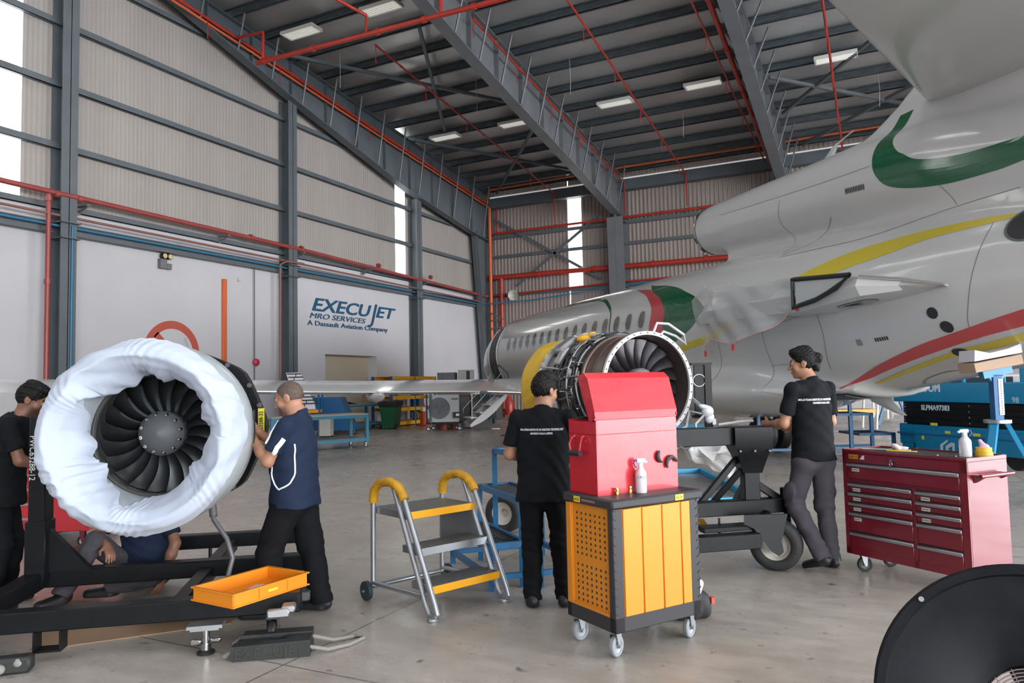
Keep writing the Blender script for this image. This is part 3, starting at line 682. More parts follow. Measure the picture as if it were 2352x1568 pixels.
obj('smoke_line', mb, m_signgrey, t, recalc=False)

t = thing('wall_lettering', 'raised blue company lettering on the white gable wall', 'sign', (XL+0.01, 24.0, 4.5))
def wl(s, size, y, z, w, **k):
    bm = text_bm(s, size, 0.012, align='LEFT', **k)
    xs = [v.co.x for v in bm.verts]; sc = w/(max(xs)-min(xs)); x0 = min(xs)
    for v in bm.verts: v.co = V((0.012+v.co.z, y-24.0+(v.co.x-x0)*sc, z-4.5+v.co.y))
    return bm
bm = wl('EXECU', 0.69, 21.43, 4.535, 3.62, shear=0.28, bold=0.012); obj('letters', bm, m_navytxt, t)
bm = wl('J', 1.1, 24.80, 4.34, 0.66, shear=0.28, bold=0.0); obj('letters', bm, m_navytxt, t)
bm = wl('ET', 0.66, 25.36, 4.555, 1.42, shear=0.28, bold=0.012); obj('letters', bm, m_navytxt, t)
bm = wl('MRO SERVICES', 0.29, 21.3, 4.235, 3.36, shear=0.28); obj('letters', bm, m_navytxt, t)
bm = wl('A Dassault Aviation Company', 0.265, 21.18, 3.965, 4.99); obj('letters', bm, m_navytxt, t)

t = thing('emergency_light', 'grey twin-head emergency light high on the white wall', 'emergency light', (XL, 15.0, 5.25))
mb = MB(); mb.bx(0, 0.14, -0.19, 0.03, -0.02, 0.27, 0.01); mb.bx(0, 0.14, 0.03, 0.2, -0.02, 0.15, 0.01); obj('battery_box', mb, m_steel_l, t)
for y in (-0.06, 0.12):
    mb = MB(); mb.cyl((0.02, y, 0.36), (0.16, y, 0.36), 0.085, n=20); h = obj('lamp_head', mb, m_dark, t)
    mb = MB(); mb.cyl((0.16, y, 0.36), (0.168, y, 0.36), 0.07, n=20); obj('lens', mb, mat('amber_lens', (0.62, 0.5, 0.25), 0.2), h)
mb = MB(); mb.bx(XL+0.012, XL+0.09, 17.18, 17.34, 0, 5.2, 0.01); tag(obj('conduit_cover', mb, m_orange), 'tall orange vertical conduit cover on the white wall', 'conduit')
mb = MB(); mb.bx(XL, XL+0.06, 17.84, 17.96, 5.2, 5.32, 0.008); tag(obj('junction_box', mb, mat('cream_plastic', (0.55, 0.52, 0.42), 0.5)), 'small cream junction box beside the orange conduit', 'junction box')
t = thing('fire_bell', 'small red fire bell on a thin conduit', 'fire bell', (XL+0.025, 18.58, 2.52))
mb = MB(); mb.lathe([(0.0, 0.12), (0.06, 0.115), (0.115, 0.08), (0.13, 0.03), (0.13, 0)], (0, 0.03, 0), (1, 0, 0), n=20); obj('gong', mb, mat('bell_red', (0.45, 0.03, 0.06), 0.35), t)
mb = MB(); mb.cyl((0.04, -0.05, 3.2), (0.04, -0.05, -2.5), 0.018, n=8); mb.ell((0.05, -0.05, 3.22), 0.055); obj('conduit', mb, m_steel, t)
t = thing('horn_speaker', 'pale grey horn loudspeaker on the far corner wall', 'loudspeaker', (-17.1, 34.3, 6.25))
mb = MB(); mb.lathe([(0.02, 0.0), (0.05, 0.1), (0.10, 0.22), (0.2, 0.34), (0.27, 0.38), (0.26, 0.36), (0.09, 0.2), (0.0, 0.12)], (0.1, 0.35, 0.02), (0.25, -1, -0.12), n=24); obj('horn', mb, mat('horn_grey', (0.5, 0.48, 0.44), 0.5), t)
mb = MB(); mb.bx(-0.05, 0.7, 0.45, 0.5, 0, 0.05); mb.cyl((0.1, 0.5, 0.02), (0.1, 0.3, 0.02), 0.07, n=12); obj('mount', mb, m_steel, t)
t = thing('wall_bracket', 'grey knee bracket low on the corner column', 'bracket', (-18.2, 34.0, 4.9))
mb = MB(); mb.beam((0, 0, 0.5), (0.9, -0.2, 0.1), 0.06, 0.06); mb.beam((0, 0, 0.05), (0.9, -0.2, 0.05), 0.06, 0.06); mb.beam((0, 0, -0.4), (1.0, -0.2, -0.35), 0.06, 0.06); obj('arm', mb, m_steel, t)
# ================================================================ business jet
A_W = cw(1.15, 25.44)                                    # fuselage axis beside the first window
AX_ROT = math.atan2(-0.699, 0.715)                       # local +x runs aft, -y is the port side
jet = thing('business_jet', 'white three engine business jet with green, red and yellow stripes, engines removed', 'aircraft', A_W, AX_ROT)
m_paint = mat('white_aircraft_paint', (0.53, 0.53, 0.525), 0.20, coat=0.5, var=0.03, vscale=0.4)
m_green = mat('green_livery_paint', (0.0, 0.095, 0.035), 0.16, coat=0.6)
m_lred = mat('red_livery_paint', (0.48, 0.055, 0.06), 0.22, coat=0.5)
m_yel = mat('yellow_livery_paint', (0.58, 0.47, 0.045), 0.22, coat=0.5)
m_gwin = mat('smoked_window', (0.06, 0.055, 0.05), 0.08)
m_line = mat('panel_line_grey', (0.22, 0.22, 0.22), 0.5)
m_black = mat('black_rubber', (0.012, 0.012, 0.013), 0.55)
m_chrome = mat('bright_steel', (0.42, 0.42, 0.42), 0.25, metal=1.0)
m_alu = mat('brushed_aluminium', (0.36, 0.37, 0.38), 0.4, metal=0.85)
m_lipsilver = mat('polished_lip', (0.75, 0.75, 0.76), 0.12, metal=0.9)

FS = np.array([-5.3, -5.0, -4.4, -3.6, -2.6, -1.6, 0, 9, 12, 14.75, 17.4, 20, 21.6])
FR = np.array([0.05, 0.42, 0.84, 1.15, 1.34, 1.39, 1.375, 1.37, 1.36, 1.27, 1.06, 0.68, 0.35])
FZ = np.array([2.2, 2.22, 2.3, 2.42, 2.55, 2.63, 2.66, 2.66, 2.64, 2.60, 2.82, 3.15, 3.3])
DS = np.array([9.95, 10.05, 10.4, 12, 14, 16, 18, 20, 21.4]); DR = np.array([0.50, 0.53, 0.55, 0.59, 0.68, 0.84, 0.86, 0.72, 0.5]); DZ = np.array([4.8, 4.8, 4.8, 4.76, 4.68, 4.45, 4.1, 3.7, 3.5])
def smin(a, b, k):
    h = np.clip(0.5+0.5*(b-a)/k, 0, 1); return b+(a-b)*h-k*h*(1-h)
def smax(a, b, k): return -smin(-a, -b, k)
def jet_mesh(h=0.045):
    lo = np.array([-5.5, -1.6, 0.5]); hi = np.array([23.2, 1.6, 8.2]); n = np.ceil((hi-lo)/h).astype(int)
    s = (lo[0]+h*np.arange(n[0]))[:, None, None]; y = (lo[1]+h*np.arange(n[1]))[None, :, None]; z = (lo[2]+h*np.arange(n[2]))[None, None, :]
    ss = s[:, 0, 0]
    def spl(xs, ys): return np.interp(ss, xs, ys)[:, None, None]
    from_s = lambda xs, ys: np.convolve(np.pad(np.interp(ss, xs, ys), 12, 'edge'), np.hanning(27)[1:-1]/np.hanning(27).sum(), 'same')[12:-12][:, None, None]
    fr, fz = from_s(FS, FR), from_s(FS, FZ)
    d = np.sqrt(y*y+(z-fz)**2)-fr
    d = np.maximum(d, np.maximum(-5.28-s, s-21.6))
    # belly fairing
    bl = from_s([2.0, 4.0, 6, 11.0, 12.4, 13.2, 14.0], [0.1, 0.42, 0.55, 0.55, 0.48, 0.24, 0.04]); bw = from_s([2, 4, 6, 11.5, 13.2, 14.6], [0.5, 1.3, 1.42, 1.42, 1.25, 0.5])
    q = np.sqrt((y/bw)**2+((z-1.35)/bl)**2); fb = (q-1)*bl
    fb = np.maximum(fb, np.maximum(2.0-s, s-14.6)); d = smin(d, fb, 0.35)
    # S-duct intake tube and its diverter
    dr, dz = from_s(DS, DR), from_s(DS, DZ)
    t = np.sqrt(y*y+(z-dz)**2)-dr; t = smax(t, np.maximum(9.98-s, s-21.3), 0.12)
    dv = np.maximum(np.maximum(np.abs(y)-0.22, np.abs(z-4.1)-0.6), np.maximum(10.75-s, s-19)); t = smin(t, dv, 0.12)
    d = smin(d, t, np.clip(0.10+0.10*(s-11), 0.10, 0.45))
    # fin root and the bullet that carries the tailplane
    le = 14.55+1.0*(z-5.2); fin = np.maximum(np.abs(y)-np.clip(0.06+0.09*(s-le), 0.03, 0.22), np.maximum(le-s, s-20.5-0.3*(z-5.2)))
    fin = np.maximum(fin, np.maximum(z-7.9, 4.2-z)); d = smin(d, fin+0*y, 0.3)
    bu = np.sqrt(((y)/0.30)**2+((z-5.42)/0.36)**2+((s-17.2)/2.5)**2); d = smin(d, (bu-1)*0.30, 0.22)
    return surface_nets(d.astype(np.float32), lo, h, 6, 'fuselage')
fus_me = jet_mesh()
fus = obj('fuselage', fus_me, m_paint, jet)
_bv = bmesh.new(); _bv.from_mesh(fus_me); FUSE = BVHTree.FromBMesh(_bv); _bv.free()

def skin(s, z, off=0.004, zdir=0.0):
    """point of the port skin at station s, height z"""
    h = FUSE.ray_cast(V((s, -6, z-zdir*6)), V((0, 1, zdir)).normalized())
    if h[0] is None:
        h = FUSE.find_nearest(V((s, -1.2, z)))
    return h[0]+h[1]*(off if h[1].y < 0.25 else -off)
def spline(pl, k=8):
    if len(pl) < 3: return pl
    P = [pl[0]]+list(pl)+[pl[-1]]; out = []
    for i in range(1, len(P)-2):
        for j in range(k):
            t = j/k; out.append(tuple(0.5*(2*P[i][c]+(P[i+1][c]-P[i-1][c])*t+(2*P[i-1][c]-5*P[i][c]+4*P[i+1][c]-P[i+2][c])*t*t+(3*P[i][c]-P[i-1][c]-3*P[i+1][c]+P[i+2][c])*t**3) for c in (0, 1)))
    return out+[pl[-1]]
def resample(pl, n):
    pl = spline(pl); P = [V((p[0], p[1], 0)) for p in pl]; L = [0]
    for a, b in zip(P, P[1:]): L.append(L[-1]+(b-a).length)
    return [tuple(np.interp(L[-1]*i/n, L, [p[j] for p in P]) for j in (0, 1)) for i in range(n+1)]
def livery(name, up, dn, m, nu=60, nv=8, off=0.004):
    """paint band between two side-view curves [(station, height)]"""
    U, D = resample(up, nu), resample(dn, nu); mb = MB()
    mb.grid(lambda a, b: skin(U[round(a*nu)][0]*(1-b)+D[round(a*nu)][0]*b, U[round(a*nu)][1]*(1-b)+D[round(a*nu)][1]*b, off), nu, nv)
    return obj(name, mb, m, jet, recalc=False)
def patch(name, s, z, rs, rz, m, parent=jet, n=20, off=0.006, p=2.0, skew=0.0):
    mb = MB(); c = mb.v(skin(s, z, off)); R = []
    for i in range(n):
        a = 2*PI*i/n; cx, sy = math.cos(a), math.sin(a)
        x = math.copysign(abs(cx)**(2/p), cx)*rs; y = math.copysign(abs(sy)**(2/p), sy)*rz
        R.append(mb.v(skin(s+x+skew*y, z+y, off)))
    for i in range(n): mb.face([c, R[i], R[(i+1) % n]])
    return obj(name, mb, m, parent, recalc=False)
def seam(pl, wd=0.008, name='panel_line', m=None):
    P = resample(pl, max(4, len(pl)*8)); mb = MB(); pr = None
    for i, p in enumerate(P):
        q = P[min(i+1, len(P)-1)]; r = P[max(i-1, 0)]; d = V((q[0]-r[0], q[1]-r[1])); d.normalize() if d.length else None
        nx, nz = -d.y*wd/2, d.x*wd/2; cur = (mb.v(skin(p[0]+nx, p[1]+nz, 0.003)), mb.v(skin(p[0]-nx, p[1]-nz, 0.003)))
        if pr: mb.face([pr[0], cur[0], cur[1], pr[1]])
        pr = cur
    return obj(name, mb, m or m_line, jet, recalc=False)
#LIVERY
livery('green_patch', [(8.6, 3.8), (8.9, 3.74), (9.54, 3.66), (10.17, 3.53), (10.61, 3.39), (11.1, 3.22), (11.4, 3.05), (11.5, 2.96)],
       [(8.75, 3.74), (9.07, 3.58), (9.63, 3.37), (9.97, 3.12), (10.06, 2.9), (10.04, 2.6), (10.1, 2.40), (10.4, 2.36), (11.03, 2.57), (11.46, 2.84), (11.5, 2.95)], m_green, 70, 16)
livery('red_band', [(8.85, 3.66), (9.07, 3.58), (9.63, 3.37), (9.97, 3.12), (10.06, 2.93), (10.02, 2.6), (9.95, 2.2)], [(8.0, 3.76), (8.35, 3.67), (8.91, 3.5), (9.39, 3.21), (9.5, 2.98), (9.46, 2.7), (9.4, 2.25)], m_lred, 50, 8)
seam([(3.2, 3.9), (4.95, 3.83), (6.28, 3.72), (7.01, 3.5), (7.44, 3.24), (7.55, 2.9), (7.55, 2.6)], 0.07, 'green_line', m_green)
livery('yellow_stripe', [(10.0, 2.18), (10.59, 2.28), (11.19, 2.37), (11.76, 2.47), (12.9, 2.85), (14.09, 3.27), (14.91, 3.46), (15.83, 3.53), (16.82, 3.52), (17.6, 3.46), (19, 3.4)],
       [(10.05, 2.08), (10.66, 2.17), (11.18, 2.24), (11.71, 2.32), (12.9, 2.66), (14.04, 2.98), (14.84, 3.17), (15.57, 3.28), (16.23, 3.39), (17.05, 3.42), (17.6, 3.42), (19, 3.38)], m_yel, 110, 8)
livery('red_stripe', [(14.35, 1.40), (14.96, 1.66), (15.89, 1.96), (16.6, 2.13), (17.43, 2.32), (19.5, 2.75)], [(14.36, 1.38), (14.87, 1.55), (15.75, 1.79), (16.7, 2.01), (17.35, 2.13), (19.5, 2.5)], m_lred, 70, 6)
livery('yellow_stripe', [(14.82, 1.47), (15.39, 1.63), (16.32, 1.87), (16.86, 1.97), (17.29, 2.05), (19.3, 2.4)], [(14.83, 1.45), (15.29, 1.56), (16.26, 1.80), (16.79, 1.88), (17.23, 1.96), (19.3, 2.32)], m_yel, 60, 5)
livery('green_patch', [(15.22, 5.5), (15.12, 5.25), (15.11, 4.98), (15.16, 4.69), (15.26, 4.49), (15.43, 4.33), (15.8, 4.2), (16.38, 4.1), (17.04, 4.07), (17.5, 4.09), (19.2, 4.25)],
       [(15.48, 5.5), (15.38, 5.25), (15.42, 5.02), (15.60, 4.80), (15.75, 4.70), (15.93, 4.58), (16.21, 4.49), (16.66, 4.41), (17.07, 4.39), (17.5, 4.39), (17.9, 4.41), (19.2, 4.5)], m_green, 90, 8)
m_pane = mat('cabin_pane', (0.13, 0.12, 0.105), 0.12, coat=0.3)
for i in range(16):
    s0 = 0.0+i*0.607
    fr_ = patch('cabin_window', s0, 2.92, 0.155, 0.225, mat('window_surround', (0.42, 0.42, 0.415), 0.35), jet, 24, 0.005, 2.3)
    patch('pane', s0, 2.95, 0.125, 0.185, m_pane, fr_, 24, 0.009, 2.3)
# small openings and panel lines
for (s0, z0, a, b, p) in ((16.34, 2.38, 0.075, 0.075, 2), (16.46, 2.19, 0.085, 0.075, 2), (16.42, 1.86, 0.11, 0.055, 2)): patch('drain_port', s0, z0, a, b, m_dark, jet, 18, 0.008, p)
patch('exhaust_grille', 17.55, 3.30, 0.27, 0.2, m_steel, jet, 26, 0.006); patch('exhaust_grille', 17.55, 3.30, 0.235, 0.17, m_dark, jet, 26, 0.010)
for i in range(12): patch('vent_slot', 14.57+i*0.036, 4.475-i*0.003, 0.011, 0.045, m_dark, jet, 8, 0.006, 4, 0.12)
for i in range(6): patch('vent_slot', 15.38+i*0.038, 2.09+i*0.003, 0.012, 0.028, m_dark, jet, 8, 0.006, 4)
patch('placard', 15.1, 2.07, 0.045, 0.045, m_line, jet, 8, 0.006, 8)
for pl in ([(12.95, 4.75), (12.8, 4.3), (13.05, 3.75)], [(16.74, 2.0), (16.74, 2.2), (16.84, 2.47), (16.95, 2.83), (17.05, 3.2), (17.12, 3.5)], [(13.06, 3.69), (14.0, 3.68), (14.82, 3.68), (16.3, 3.77), (17.4, 3.79)],
           [(14.44, 2.62), (14.5, 2.2), (14.30, 1.7)], [(14.24, 2.57), (13.17, 2.42)], [(13.17, 2.42), (13.1, 1.8), (13.0, 1.3)], [(11.93, 2.33), (11.8, 1.9), (11.6, 1.5)], [(15.1, 1.1), (15.8, 1.35), (16.1, 1.62), (15.5, 1.5), (15.1, 1.3)],
           [(11.05, 4.9), (12.4, 4.83), (14.1, 4.75), (15.1, 4.72)], [(15.9, 4.5), (16.3, 4.1), (16.5, 3.8)], [(14.0, 4.2), (13.4, 3.85), (13.1, 3.72)]):
    seam(pl, 0.010)
for pl in ([(13.05, 1.35), (13.6, 1.30), (13.65, 1.75), (13.1, 1.8)],): seam(pl, 0.008)
# duct intake cover, mast
mb = MB(); mb.lathe([(0, -0.05), (0.3, -0.06), (0.46, -0.03), (0.515, 0.02), (0.53, 0.08)], (10.0, 0, 4.8), (1, 0, 0), n=40); obj('intake_cover', mb, m_paint, jet)
for a in (2.45, 3.6, 4.1):
    mb = MB(); mb.box((10.0+0.03, -0.515*math.sin(a)*-1 if False else 0.515*math.cos(a), 4.8+0.515*math.sin(a)), (0.03, 0.03, 0.12), rotm(a)); obj('latch', mb, m_dark, jet)
mb = MB(); mb.loft([[(14.1+dx+s_*0.0, y, z) for dx, y in ((-0.13, 0), (0, 0.025), (0.13, 0), (0, -0.025))] for s_, z, in ((0, 5.25), (0, 5.3))]); 
mb.loft([[(13.55+c+dx*w, y, z) for dx, y in ((-1, 0), (0, 0.02), (1, 0), (0, -0.02))] for c, w, z in ((-0.2, 0.17, 5.28), (0.0, 0.11, 5.45), (0.10, 0.07, 5.56), (0.32, 0.05, 5.63), (0.52, 0.03, 5.68))]); obj('mast_antenna', mb, m_paint, jet)
mb = MB(); mb.loft([[(c-w, 0, z), (c, -t, z), (c+w, 0, z), (c, t, z)] for c, w, t, z in ((14.25, 0.30, 0.03, 1.4), (14.38, 0.22, 0.03, 1.17), (14.70, 0.10, 0.022, 1.0), (14.80, 0.05, 0.01, 0.96))]); obj('blade_antenna', mb, m_paint, jet)
# belly vent
def belly(s_, y, off):
    h = FUSE.ray_cast(V((s_, y, -4)), V((0, 0, 1))); return h[0]+V((0, 0, -off))
mb = MB(); mb.grid(lambda u, v: belly(13.72+0.72*u, -0.74+0.56*v, 0.006), 10, 8); o_ = obj('belly_vent', mb, m_lipsilver, jet, recalc=False)
mb = MB(); mb.grid(lambda u, v: belly(13.76+0.64*u, -0.70+0.48*v, 0.012), 10, 8); obj('vent_recess', mb, m_dark, o_, recalc=False)
mb = MB()
for i in range(7):
    s_ = 13.80+i*0.09; mb.tube([belly(s_, -0.70+0.48*k/6, 0.02) for k in range(7)], 0.010, 5)
obj('vent_louvre', mb, m_steel, o_)
# wings
def naca(t, n=14):
    xs = [0.5*(1-math.cos(PI*i/n)) for i in range(n+1)]
    f = lambda x: 5*t*(0.2969*math.sqrt(x)-0.126*x-0.3516*x*x+0.2843*x**3-0.1036*x**4)
    return [(x, f(x)) for x in reversed(xs)]+[(x, -f(x)*0.75) for x in xs[1:-1]]
def wing_surface(name, secs, sgn, parent, m=m_paint, t=0.115, vert=False):
    """secs: (span, leading edge station, trailing edge station, le height, te height, thickness)"""
    R = []
    for b, le, te, zl, zt, t in secs:
        c = te-le; R.append([V((le+x*c, sgn*b, zl+(zt-zl)*x+zz*c)) for x, zz in naca(t)])
    mb = MB(); mb.loft(R); return obj(name, mb, m, parent, sharp=50)
WS = [(0.9, 1.2, 7.0, 1.56, 1.22, 0.09), (1.6, 1.75, 6.85, 1.58, 1.28, 0.10), (4.3, 3.75, 6.65, 1.64, 1.43, 0.10), (7.0, 5.5, 7.85, 1.66, 1.47, 0.10), (10, 7.4, 9.15, 1.74, 1.56, 0.095), (12.7, 9.15, 10.35, 1.80, 1.60, 0.09), (14.6, 10.4, 11.25, 1.85, 1.66, 0.09)]
wg = wing_surface('wing', WS, -1, jet); wing_surface('wing', WS, 1, jet)
def te_at(b): return np.interp(b, [w_[0] for w_ in WS], [w_[2] for w_ in WS]), np.interp(b, [w_[0] for w_ in WS], [w_[4] for w_ in WS])
for b0, b1 in ((1.7, 4.2), (4.4, 8.6), (8.7, 11.9)):
    mb = MB(); pts = [(b, *te_at(b)) for b in np.linspace(b0, b1, 8)]
    mb.loft([[(s_-0.62, -b, z_+0.058), (s_+0.03, -b, z_+0.008), (s_+0.03, -b, z_-0.012), (s_-0.5, -b, z_-0.055)] for b, s_, z_ in pts]); obj('flap', mb, m_paint, wg)
mb = MB()
pts = [(b, *te_at(b)) for b in np.linspace(1.7, 11.9, 12)]
mb.tube([(s_-0.64, -b, z_+0.066) for b, s_, z_ in pts], 0.008, 5); obj('flap_gap', mb, m_line, wg)
for b in (7.0, 10.6):
    s_, z_ = te_at(b); mb = MB()
    mb.loft([[(s_+x, -b+r*math.cos(a)*0.17, z_-0.03-0.02*abs(x)+r*math.sin(a)*0.12-0.07*r) for a in [2*PI*k/14 for k in range(14)]] for x, r in ((-1.5, 0.05), (-1.1, 0.55), (-0.6, 0.9), (-0.2, 1.0), (0.1, 0.85), (0.3, 0.5), (0.42, 0.1))])
    obj('flap_fairing', mb, m_paint, wg)
WLT = [(12.7, 9.15, 10.35, 1.82, 1.63, 0.09), (13.05, 9.6, 10.6, 1.95, 1.8, 0.09), (13.3, 10.2, 10.95, 2.5, 2.4, 0.08), (13.5, 10.9, 11.3, 3.1, 3.05, 0.07)]
TP = [(0.05, 15.6, 18.9, 5.55, 5.45, 0.11), (0.45, 15.8, 18.9, 5.58, 5.48, 0.11), (2.9, 16.95, 19.1, 5.80, 5.70, 0.10), (4.6, 17.75, 19.3, 5.94, 5.86, 0.09)]
tp = wing_surface('tailplane', TP, -1, jet); wing_surface('tailplane', TP, 1, jet)
# engine pylon stub (port) with open seal frame and access panel
mb = MB()
Lo = lambda s_: np.interp(s_, [11.3, 12.2, 14.8, 16.0, 16.6], [2.60, 2.56, 2.52, 2.62, 2.70]); Hi = lambda s_: np.interp(s_, [11.3, 12.2, 14.8, 16.0, 16.6], [2.66, 3.02, 3.06, 2.92, 2.72])
rings = []
for s_, bt in ((11.3, 1.36), (11.7, 1.62), (12.4, 1.88), (13.6, 1.95), (14.8, 1.95), (15.9, 1.92), (16.25, 1.55), (16.62, 1.2)):
    l, h_ = Lo(s_), Hi(s_); mid = (l+h_)/2
    rings.append([(s_, -0.8, l), (s_, -bt+0.08, l+0.03), (s_, -bt, mid), (s_, -bt+0.06, h_-0.03), (s_, -0.8, h_)])
mb.loft(rings); py_ = obj('engine_pylon', mb, m_paint, jet, sharp=25)
mb = MB(); mb.tube([(14.75, -1.965, 2.60), (14.75, -1.965, 3.02), (15.85, -1.955, 2.93), (15.6, -1.96, 2.78), (15.2, -1.97, 2.66)], 0.035, 8, closed=True); obj('seal_frame', mb, m_black, py_)
mb = MB(); mb.prism([(14.8, -1.94, 2.65), (14.8, -1.94, 3.0), (15.8, -1.94, 2.91), (15.3, -1.94, 2.72)], (0, -0.02, 0)); obj('bulkhead_panel', mb, mat('pale_bulkhead', (0.45, 0.47, 0.47), 0.4), py_)
mb = MB(); mb.tube([(15.95, -1.90, 2.90), (16.3, -1.5, 2.82), (16.62, -1.2, 2.72)], 0.02, 8); obj('edge_strip', mb, m_lipsilver, py_)
mb = MB()
for k in range(24):
    pass
def under(s_, b, o=0.006): return V((s_, -b, Lo(s_)+0.03*(b-0.8)/1.07-o))
c = mb.v(under(15.45, 1.45)); R = [mb.v(under(15.45+0.33*math.copysign(abs(math.cos(a))**0.7, math.cos(a)), 1.45+0.16*math.copysign(abs(math.sin(a))**0.7, math.sin(a)))) for a in [2*PI*i/24 for i in range(24)]]
for i in range(24): mb.face([c, R[(i+1) % 24], R[i]])
ap_ = obj('access_panel', mb, mat('grey_access_panel', (0.33, 0.33, 0.33), 0.45), py_, recalc=False)
mb = MB(); mb.box(under(15.35, 1.5, 0.01), (0.42, 0.07, 0.006), rotm(0, 0, 0.05), 0.002); obj('panel_slot', mb, m_dark, ap_)
# clear plastic sheet draped over the front of the pylon
m_film = bpy.data.materials.new('clear_plastic_film'); m_film.use_nodes = True
_nt = m_film.node_tree; _b = _nt.nodes['Principled BSDF']; _b.inputs['Base Color'].default_value = (0.72, 0.71, 0.71, 1); _b.inputs['Roughness'].default_value = 0.25; _b.inputs['Alpha'].default_value = 0.42
def film(name, fn, nu, nv, parent, mm=m_film):
    mb = MB(); mb.grid(fn, nu, nv); return obj(name, mb, mm, parent, recalc=False, sharp=180)
rng = random.Random(3)
ph = [rng.uniform(0, 6) for _ in range(8)]
def drape(u, v):
    s_ = 11.55+u*3.25; top = 3.12+0.22*max(0, 1-abs(u-0.2)*4); bt = 1.55+0.42*min(1, u*2.5)
    drop = np.interp(u, [0, 0.12, 0.4, 0.75, 1], [1.0, 0.98, 0.92, 0.72, 0.38])
    if v < 0.25: return (s_, -(1.0+(bt+0.03-1.0)*v/0.25), top-0.06*(v/0.25))
    t = (v-0.25)/0.75; z = top-0.06-drop*t
    fold = 0.035*math.sin(u*16+3*t+ph[0])+0.025*math.sin(u*31-5*t+ph[1])+0.03*math.sin(9*(u+0.6*t)+ph[2])
    return (s_+0.05*math.sin(5*t+ph[3])*t-0.1*t*(1-u), -(bt+0.05+fold*(0.4+t)-0.25*t*(1-0.3*u)), z)
film('plastic_sheet', drape, 60, 34, jet)
m_tape = mat('red_tape', (0.55, 0.05, 0.03), 0.5)
for u, v in ((0.02, 1.0), (0.42, 1.0), (0.97, 0.95), (0.99, 0.8)):
    p = V(drape(u, v)); mb = MB(); mb.box(p+V((0, -0.02, -0.05)), (0.07, 0.012, 0.12), rotm(0, 0.3*u)); obj('tape_strip', mb, m_tape, jet)
mb = MB(); mb.tube([V(drape(i/30, 1.0))+V((0, -0.01, 0)) for i in range(31)], 0.012, 6); obj('sheet_hem', mb, mat('pinkish_hem_tape', (0.6, 0.38, 0.36), 0.5), jet)
# doorway, airstair
mb = MB()
mb.grid(lambda a, b: skin(-2.15+0.95*a, 1.75+1.85*b, 0.012), 8, 20); dw = obj('doorway', mb, mat('dark_doorway', (0.03, 0.03, 0.03), 0.5), jet, recalc=False)
mb = MB()
for s_ in (-2.17, -1.18): mb.tube([skin(s_, 1.75+1.85*i/16, 0.012) for i in range(17)], 0.035, 8)
obj('door_seal', mb, m_chrome, dw)
st = bpy.data.objects.new('airstair_door', None); COL.objects.link(st); st.parent = jet; WM[st.name] = wm(jet); KIDS['st'] = st
arc = [(0.95+1.45*t, 1.32-1.18*(t**0.85)-0.16*math.sin(PI*t)) for t in [i/12 for i in range(13)]]
mb = MB(); mb.loft([[(-2.15, -b, z), (-1.2, -b, z), (-1.2, -b, z+0.10), (-2.15, -b, z+0.10)] for b, z in arc]); obj('outer_skin', mb, m_paint, st)
mb = MB()
for s_ in (-2.2, -1.2):
    up = [(b, z+0.1+0.22*math.sin(PI*min(1, max(0, i/12)))) for i, (b, z) in enumerate(arc)]
    mb.prism([(s_, -b, z) for b, z in arc]+[(s_, -b, z) for b, z in reversed(up)], (0.05, 0, 0))
obj('side_panel', mb, m_paint, st)
for k in range(4):
    b, z = arc[2+k*3] if 2+k*3 < 13 else arc[-1]; mb = MB(); mb.bx(-2.15, -1.2, -b-0.12, -b+0.12, z+0.26, z+0.30); mb.bx(-2.15, -1.2, -b+0.1, -b+0.13, z+0.08, z+0.3); obj('step', mb, mat('white_step', (0.7, 0.7, 0.7), 0.5), st)
mb = MB()
for s_ in (-2.25, -1.15): mb.tube([(s_, -1.15, 1.5), (s_, -1.2, 2.05), (s_, -1.9, 1.2), (s_, -2.35, 0.75), (s_, -2.35, 0.4)], 0.014, 8)
obj('handrail', mb, m_chrome, st)
# hose looping out of the door
mb = MB(); mb.tube([(-1.3, -1.42, 1.7), (-0.9, -1.55, 2.15), (-0.3, -1.6, 2.25), (0.6, -1.6, 1.95), (1.6, -1.9, 1.68), (2.4, -2.2, 1.70)], 0.03, 8); obj('hose', mb, mat('green_hose', (0.02, 0.10, 0.06), 0.5), jet)
# main gear (starboard and port) resting on the floor
GEAR = on_z(1770, 1037, 0)
Lg = wm(jet).inverted() @ GEAR
def wheel_mesh(mb, c, axis, R, w):
    mb.lathe([(R*0.55, -w*0.4), (R*0.62, -w*0.5), (R*0.86, -w*0.5), (R*0.96, -w*0.36), (R, -w*0.15), (R, w*0.15), (R*0.96, w*0.36), (R*0.86, w*0.5), (R*0.62, w*0.5), (R*0.55, w*0.4)], c, axis, n=36, closed=True)
for yy in (Lg.y,):
    g = bpy.data.objects.new('main_gear', None); COL.objects.link(g); g.parent = jet; WM[g.name] = wm(jet)
    for dx, dy in ((0, -0.18), (0, 0.2)):
        mb = MB(); wheel_mesh(mb, (Lg.x+dx, yy+dy, 0.4), (0, 1, 0), 0.4, 0.24); obj('tire', mb, m_black, g)
        mb = MB(); mb.lathe([(0, -0.06), (0.1, -0.07), (0.16, -0.03), (0.23, -0.09), (0.23, 0.09), (0, 0.09)], (Lg.x+dx, yy+dy, 0.4), (0, 1, 0), n=24); obj('hub', mb, m_steel_l, g)
    mb = MB(); mb.cyl((Lg.x, yy, 0.38), (Lg.x+0.1, yy, 1.5), 0.07); mb.cyl((Lg.x-0.5, yy, 1.4), (Lg.x+0.02, yy, 0.7), 0.04); mb.cyl((Lg.x, yy-0.25, 0.4), (Lg.x, yy+0.27, 0.4), 0.05); obj('strut', mb, m_alu, g)
